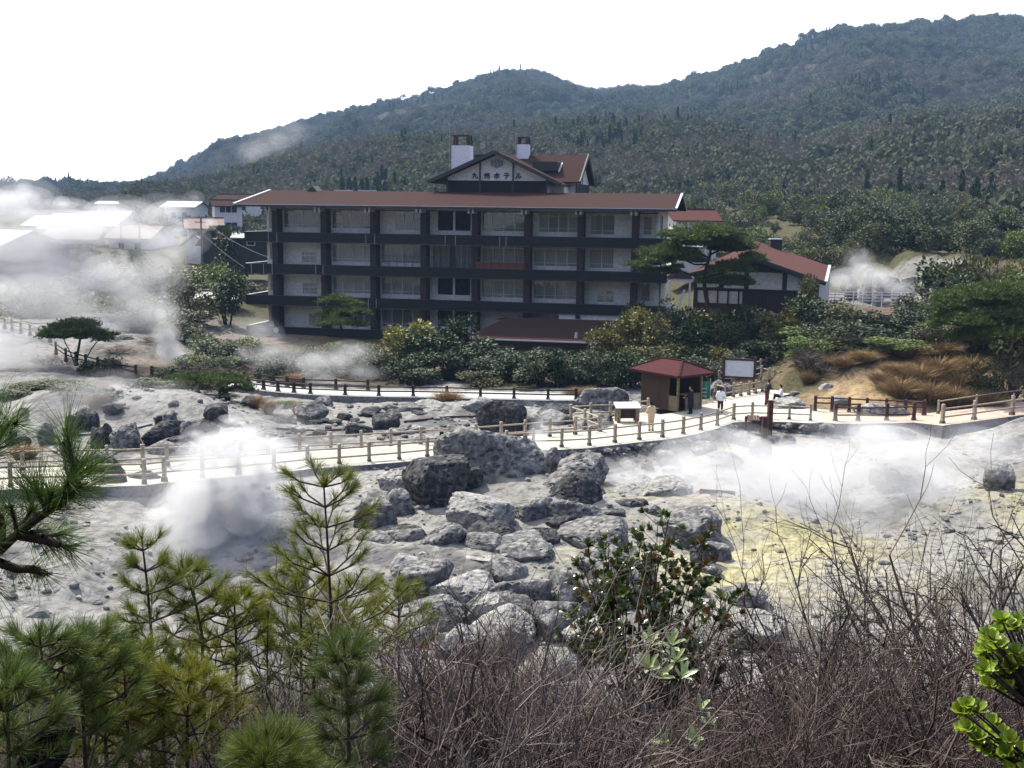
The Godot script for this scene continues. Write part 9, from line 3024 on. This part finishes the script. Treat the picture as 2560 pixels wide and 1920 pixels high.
func puff_cloud(o: Node3D, c: Vector3, r: Vector3, tau: float, n: int) -> void:
	# thin at the rim, thicker inwards, so that no edge shows
	var total := 0.0
	for i in n:
		total += (1.0 - float(i) / n) * (i + 1.0)
	var turn := rng.randf_range(-0.4, 0.4)
	for i in n:
		var k := 1.0 - float(i) / n
		var j := 0.17 * (1.0 - k * 0.5)
		var dens := maxf(snappedf(tau * (i + 1.0) / (2.0 * r.z * total), 0.001), 0.001)
		if not fogs.has(dens):
			fogs[dens] = FogMaterial.new()
			fogs[dens].density = dens
			fogs[dens].albedo = Color(1, 1, 1)
		var f := FogVolume.new()
		f.name = "puff"
		f.shape = RenderingServer.FOG_VOLUME_SHAPE_ELLIPSOID
		f.size = r * 2.0 * k * Vector3(rng.randf_range(0.88, 1.12), rng.randf_range(0.85, 1.15), 1.0)
		f.material = fogs[dens]
		f.position = c + r * Vector3(rng.randf_range(-j, j), rng.randf_range(-j, j), rng.randf_range(-j, j))
		f.rotation = Vector3(0.0, turn + rng.randf_range(-0.3, 0.3), rng.randf_range(-0.3, 0.3))
		o.add_child(f, true)


# each core: centre, half-width, half-height, depth of the mist at its middle
func build_steam() -> void:
	for s in [
		["dense white steam plume rising from the basin before the walk", [[Vector3(-11.38, 1.17, -43), 1.77, 1.15, 2.70], [Vector3(-11.651, -0.05192, -43), 1.69, 1.00, 4.59], [Vector3(-11.367, -1.277, -43), 1.38, 0.84, 6.08], [Vector3(-10.878, 2.305, -43), 1.61, 0.92, 2.03], [Vector3(-12.415, 0.833, -43), 1.23, 1.07, 2.43], [Vector3(-10.289, 0.6167, -43), 1.15, 0.92, 2.43], [Vector3(-10.623, 3.109, -43), 1.31, 0.65, 1.49], [Vector3(-12.77, -0.393, -43), 1.07, 0.77, 2.70], [Vector3(-10.087, -0.932, -43), 1.38, 0.84, 4.32], [Vector3(-9.5544, 1.759, -43), 1.07, 0.77, 1.08], [Vector3(-8.1534, 0.8064, -43), 1.15, 0.69, 0.68], [Vector3(-6.7296, 1.068, -43), 1.00, 0.61, 0.47], [Vector3(-12.047, 2.611, -43), 1.15, 0.77, 2.16]], 3.6, 44, 0.8, 5],
		["broad white bank of steam lying over the pools on the right", [[Vector3(15.092, -1.445, -52.5), 3.38, 1.16, 3.58], [Vector3(12.724, -0.2914, -52.5), 3.19, 1.09, 3.40], [Vector3(10.222, -0.1267, -52.5), 2.81, 0.94, 2.84], [Vector3(7.549, -0.5542, -52.5), 2.44, 0.86, 2.09], [Vector3(5.2493, -0.7807, -52.5), 2.06, 0.79, 1.51], [Vector3(17.137, -0.2352, -52.5), 3.00, 1.09, 3.40], [Vector3(19.373, 0.7739, -52.5), 2.44, 0.94, 2.09], [Vector3(16.123, -2.624, -52.5), 2.62, 0.94, 3.40], [Vector3(17.603, 1.532, -52.5), 2.44, 0.82, 1.71], [Vector3(11.712, 0.872, -52.5), 2.44, 0.79, 1.51], [Vector3(20.631, -0.7815, -52.5), 2.06, 1.03, 1.71], [Vector3(8.0839, 0.6304, -52.5), 2.06, 0.68, 0.95], [Vector3(22.191, 1.493, -52.5), 2.25, 1.03, 0.95]], 2.6, 16, 2.0, 5],
		["thin jet of steam behind the domed boulder", [[Vector3(1.4623, -0.572, -53.5), 0.65, 0.57, 1.40], [Vector3(1.4103, 0.2273, -53.5), 0.54, 0.76, 1.12], [Vector3(1.297, 1.221, -53.5), 0.57, 0.76, 0.56], [Vector3(1.9763, -0.8663, -53.5), 0.86, 0.48, 0.84]], 2.0, 5, 0.4, 4],
		["wide veil of steam drifting over the village and left slope", [[Vector3(-37.085, 9.16, -84), 4.50, 2.70, 1.50], [Vector3(-33.718, 10.97, -84), 3.90, 1.80, 1.20], [Vector3(-36.398, 5.294, -84), 4.50, 3.00, 1.65], [Vector3(-32.382, 7.734, -84), 3.60, 2.70, 1.05], [Vector3(-37.801, 1.652, -84), 4.50, 2.40, 1.50], [Vector3(-28.938, 4.185, -84), 2.70, 2.40, 0.90], [Vector3(-27.322, 7.202, -84), 2.70, 2.10, 0.83], [Vector3(-35.188, -0.4513, -84), 3.90, 1.80, 1.05], [Vector3(-32.907, 2.927, -84), 3.00, 1.80, 1.20], [Vector3(-28.95, 11.32, -84), 3.30, 1.50, 1.05], [Vector3(-37.5, 12.39, -84), 3.30, 1.50, 1.20], [Vector3(-25.446, 9.599, -84), 2.70, 1.80, 0.75], [Vector3(-30.066, 5.973, -84), 2.40, 1.80, 0.75], [Vector3(-31.968, 10.26, -84), 3.90, 1.50, 1.35], [Vector3(-28.706, 10, -84), 3.30, 1.35, 1.20], [Vector3(-25.376, 11.66, -84), 2.70, 1.20, 0.75]], 1.4, 34, 5.0, 5],
		["bright steam jet on the slope left of the far walk", [[Vector3(-27.109, 0.838, -88), 1.26, 0.94, 1.68], [Vector3(-27.381, 2.108, -88), 1.32, 1.41, 1.26], [Vector3(-27.799, 3.686, -88), 1.73, 1.73, 0.70], [Vector3(-26.652, 0.269, -88), 1.73, 0.63, 1.12]], 1.6, 5, 0.8, 6],
		["wisps of steam before the shrubs under the hotel", [[Vector3(-13.969, 1.249, -79), 2.26, 1.27, 0.72], [Vector3(-11.399, 1.999, -79), 1.98, 0.99, 0.48], [Vector3(-13.702, -0.043, -79), 1.98, 0.71, 0.48], [Vector3(-16.802, 1.931, -79), 2.26, 1.27, 0.42], [Vector3(-17.903, 3.63, -79), 1.98, 1.13, 0.36], [Vector3(-10.842, 0.5696, -79), 1.69, 0.85, 0.36]], 1.2, 8, 1.5, 6],
		["thin steam drifting among the rocks behind the walk", [[Vector3(-23.804, 1.248, -62), 2.88, 1.55, 0.40], [Vector3(-20.216, 1.065, -62), 2.21, 1.33, 0.35], [Vector3(-16.214, -0.6015, -62), 2.44, 0.89, 0.50], [Vector3(-13.044, -0.102, -62), 2.21, 0.78, 0.30], [Vector3(2.0473, 0.6616, -62), 1.11, 0.89, 0.30], [Vector3(-27.025, -0.1643, -62), 2.66, 1.33, 0.30]], 1.2, 8, 2.0, 6],
		["steam over the white rocks beyond the pavilion", [[Vector3(32.968, 5.668, -112), 2.80, 1.60, 0.91], [Vector3(36.131, 6.105, -112), 2.40, 1.40, 1.04], [Vector3(38.199, 4.936, -112), 2.80, 1.20, 0.65], [Vector3(34.467, 7.274, -112), 1.80, 1.60, 0.39], [Vector3(44.024, 7.195, -112), 1.36, 1.00, 0.65]], 1.2, 6, 2.0, 6],
		["faint wisp of steam above the hotel's left shoulder", [[Vector3(-31.345, 21.16, -150), 3.75, 2.25, 0.22], [Vector3(-33.997, 19.84, -150), 3.75, 1.71, 0.18], [Vector3(-28.7, 22.47, -150), 2.41, 1.61, 0.12]], 1.2, 6, 2.0, 6],
	]:
		rng.seed = hash(s[0])
		var at: Vector3 = s[1][0][0]
		var o := Node3D.new()
		o.name = numbered("steam_plume")
		o.position = at
		tag(o, s[0], "steam", "", "stuff")
		add_child(o)
		for q in s[1]:
			puff_cloud(o, q[0] - at + Vector3(0, 0, rng.randf_range(-0.5, 0.5) * s[4]), Vector3(q[1], q[2], q[1] * s[2]), q[3], s[5])
		for k in s[3]:
			var q: Array = s[1][rng.randi() % s[1].size()]
			var a := rng.randf() * TAU
			var w := rng.randf_range(0.22, 0.45)
			var c: Vector3 = q[0] - at + Vector3(cos(a) * q[1], sin(a) * q[2] + 0.1 * q[2], 0) * rng.randf_range(0.6, 1.15) + Vector3(0, 0, rng.randf_range(-1.0, 1.0) * s[4])
			puff_cloud(o, c, Vector3(q[1] * w * rng.randf_range(0.6, 1.3), q[2] * w * rng.randf_range(0.8, 1.6), q[1] * w), q[3] * rng.randf_range(0.2, 0.5), 2)
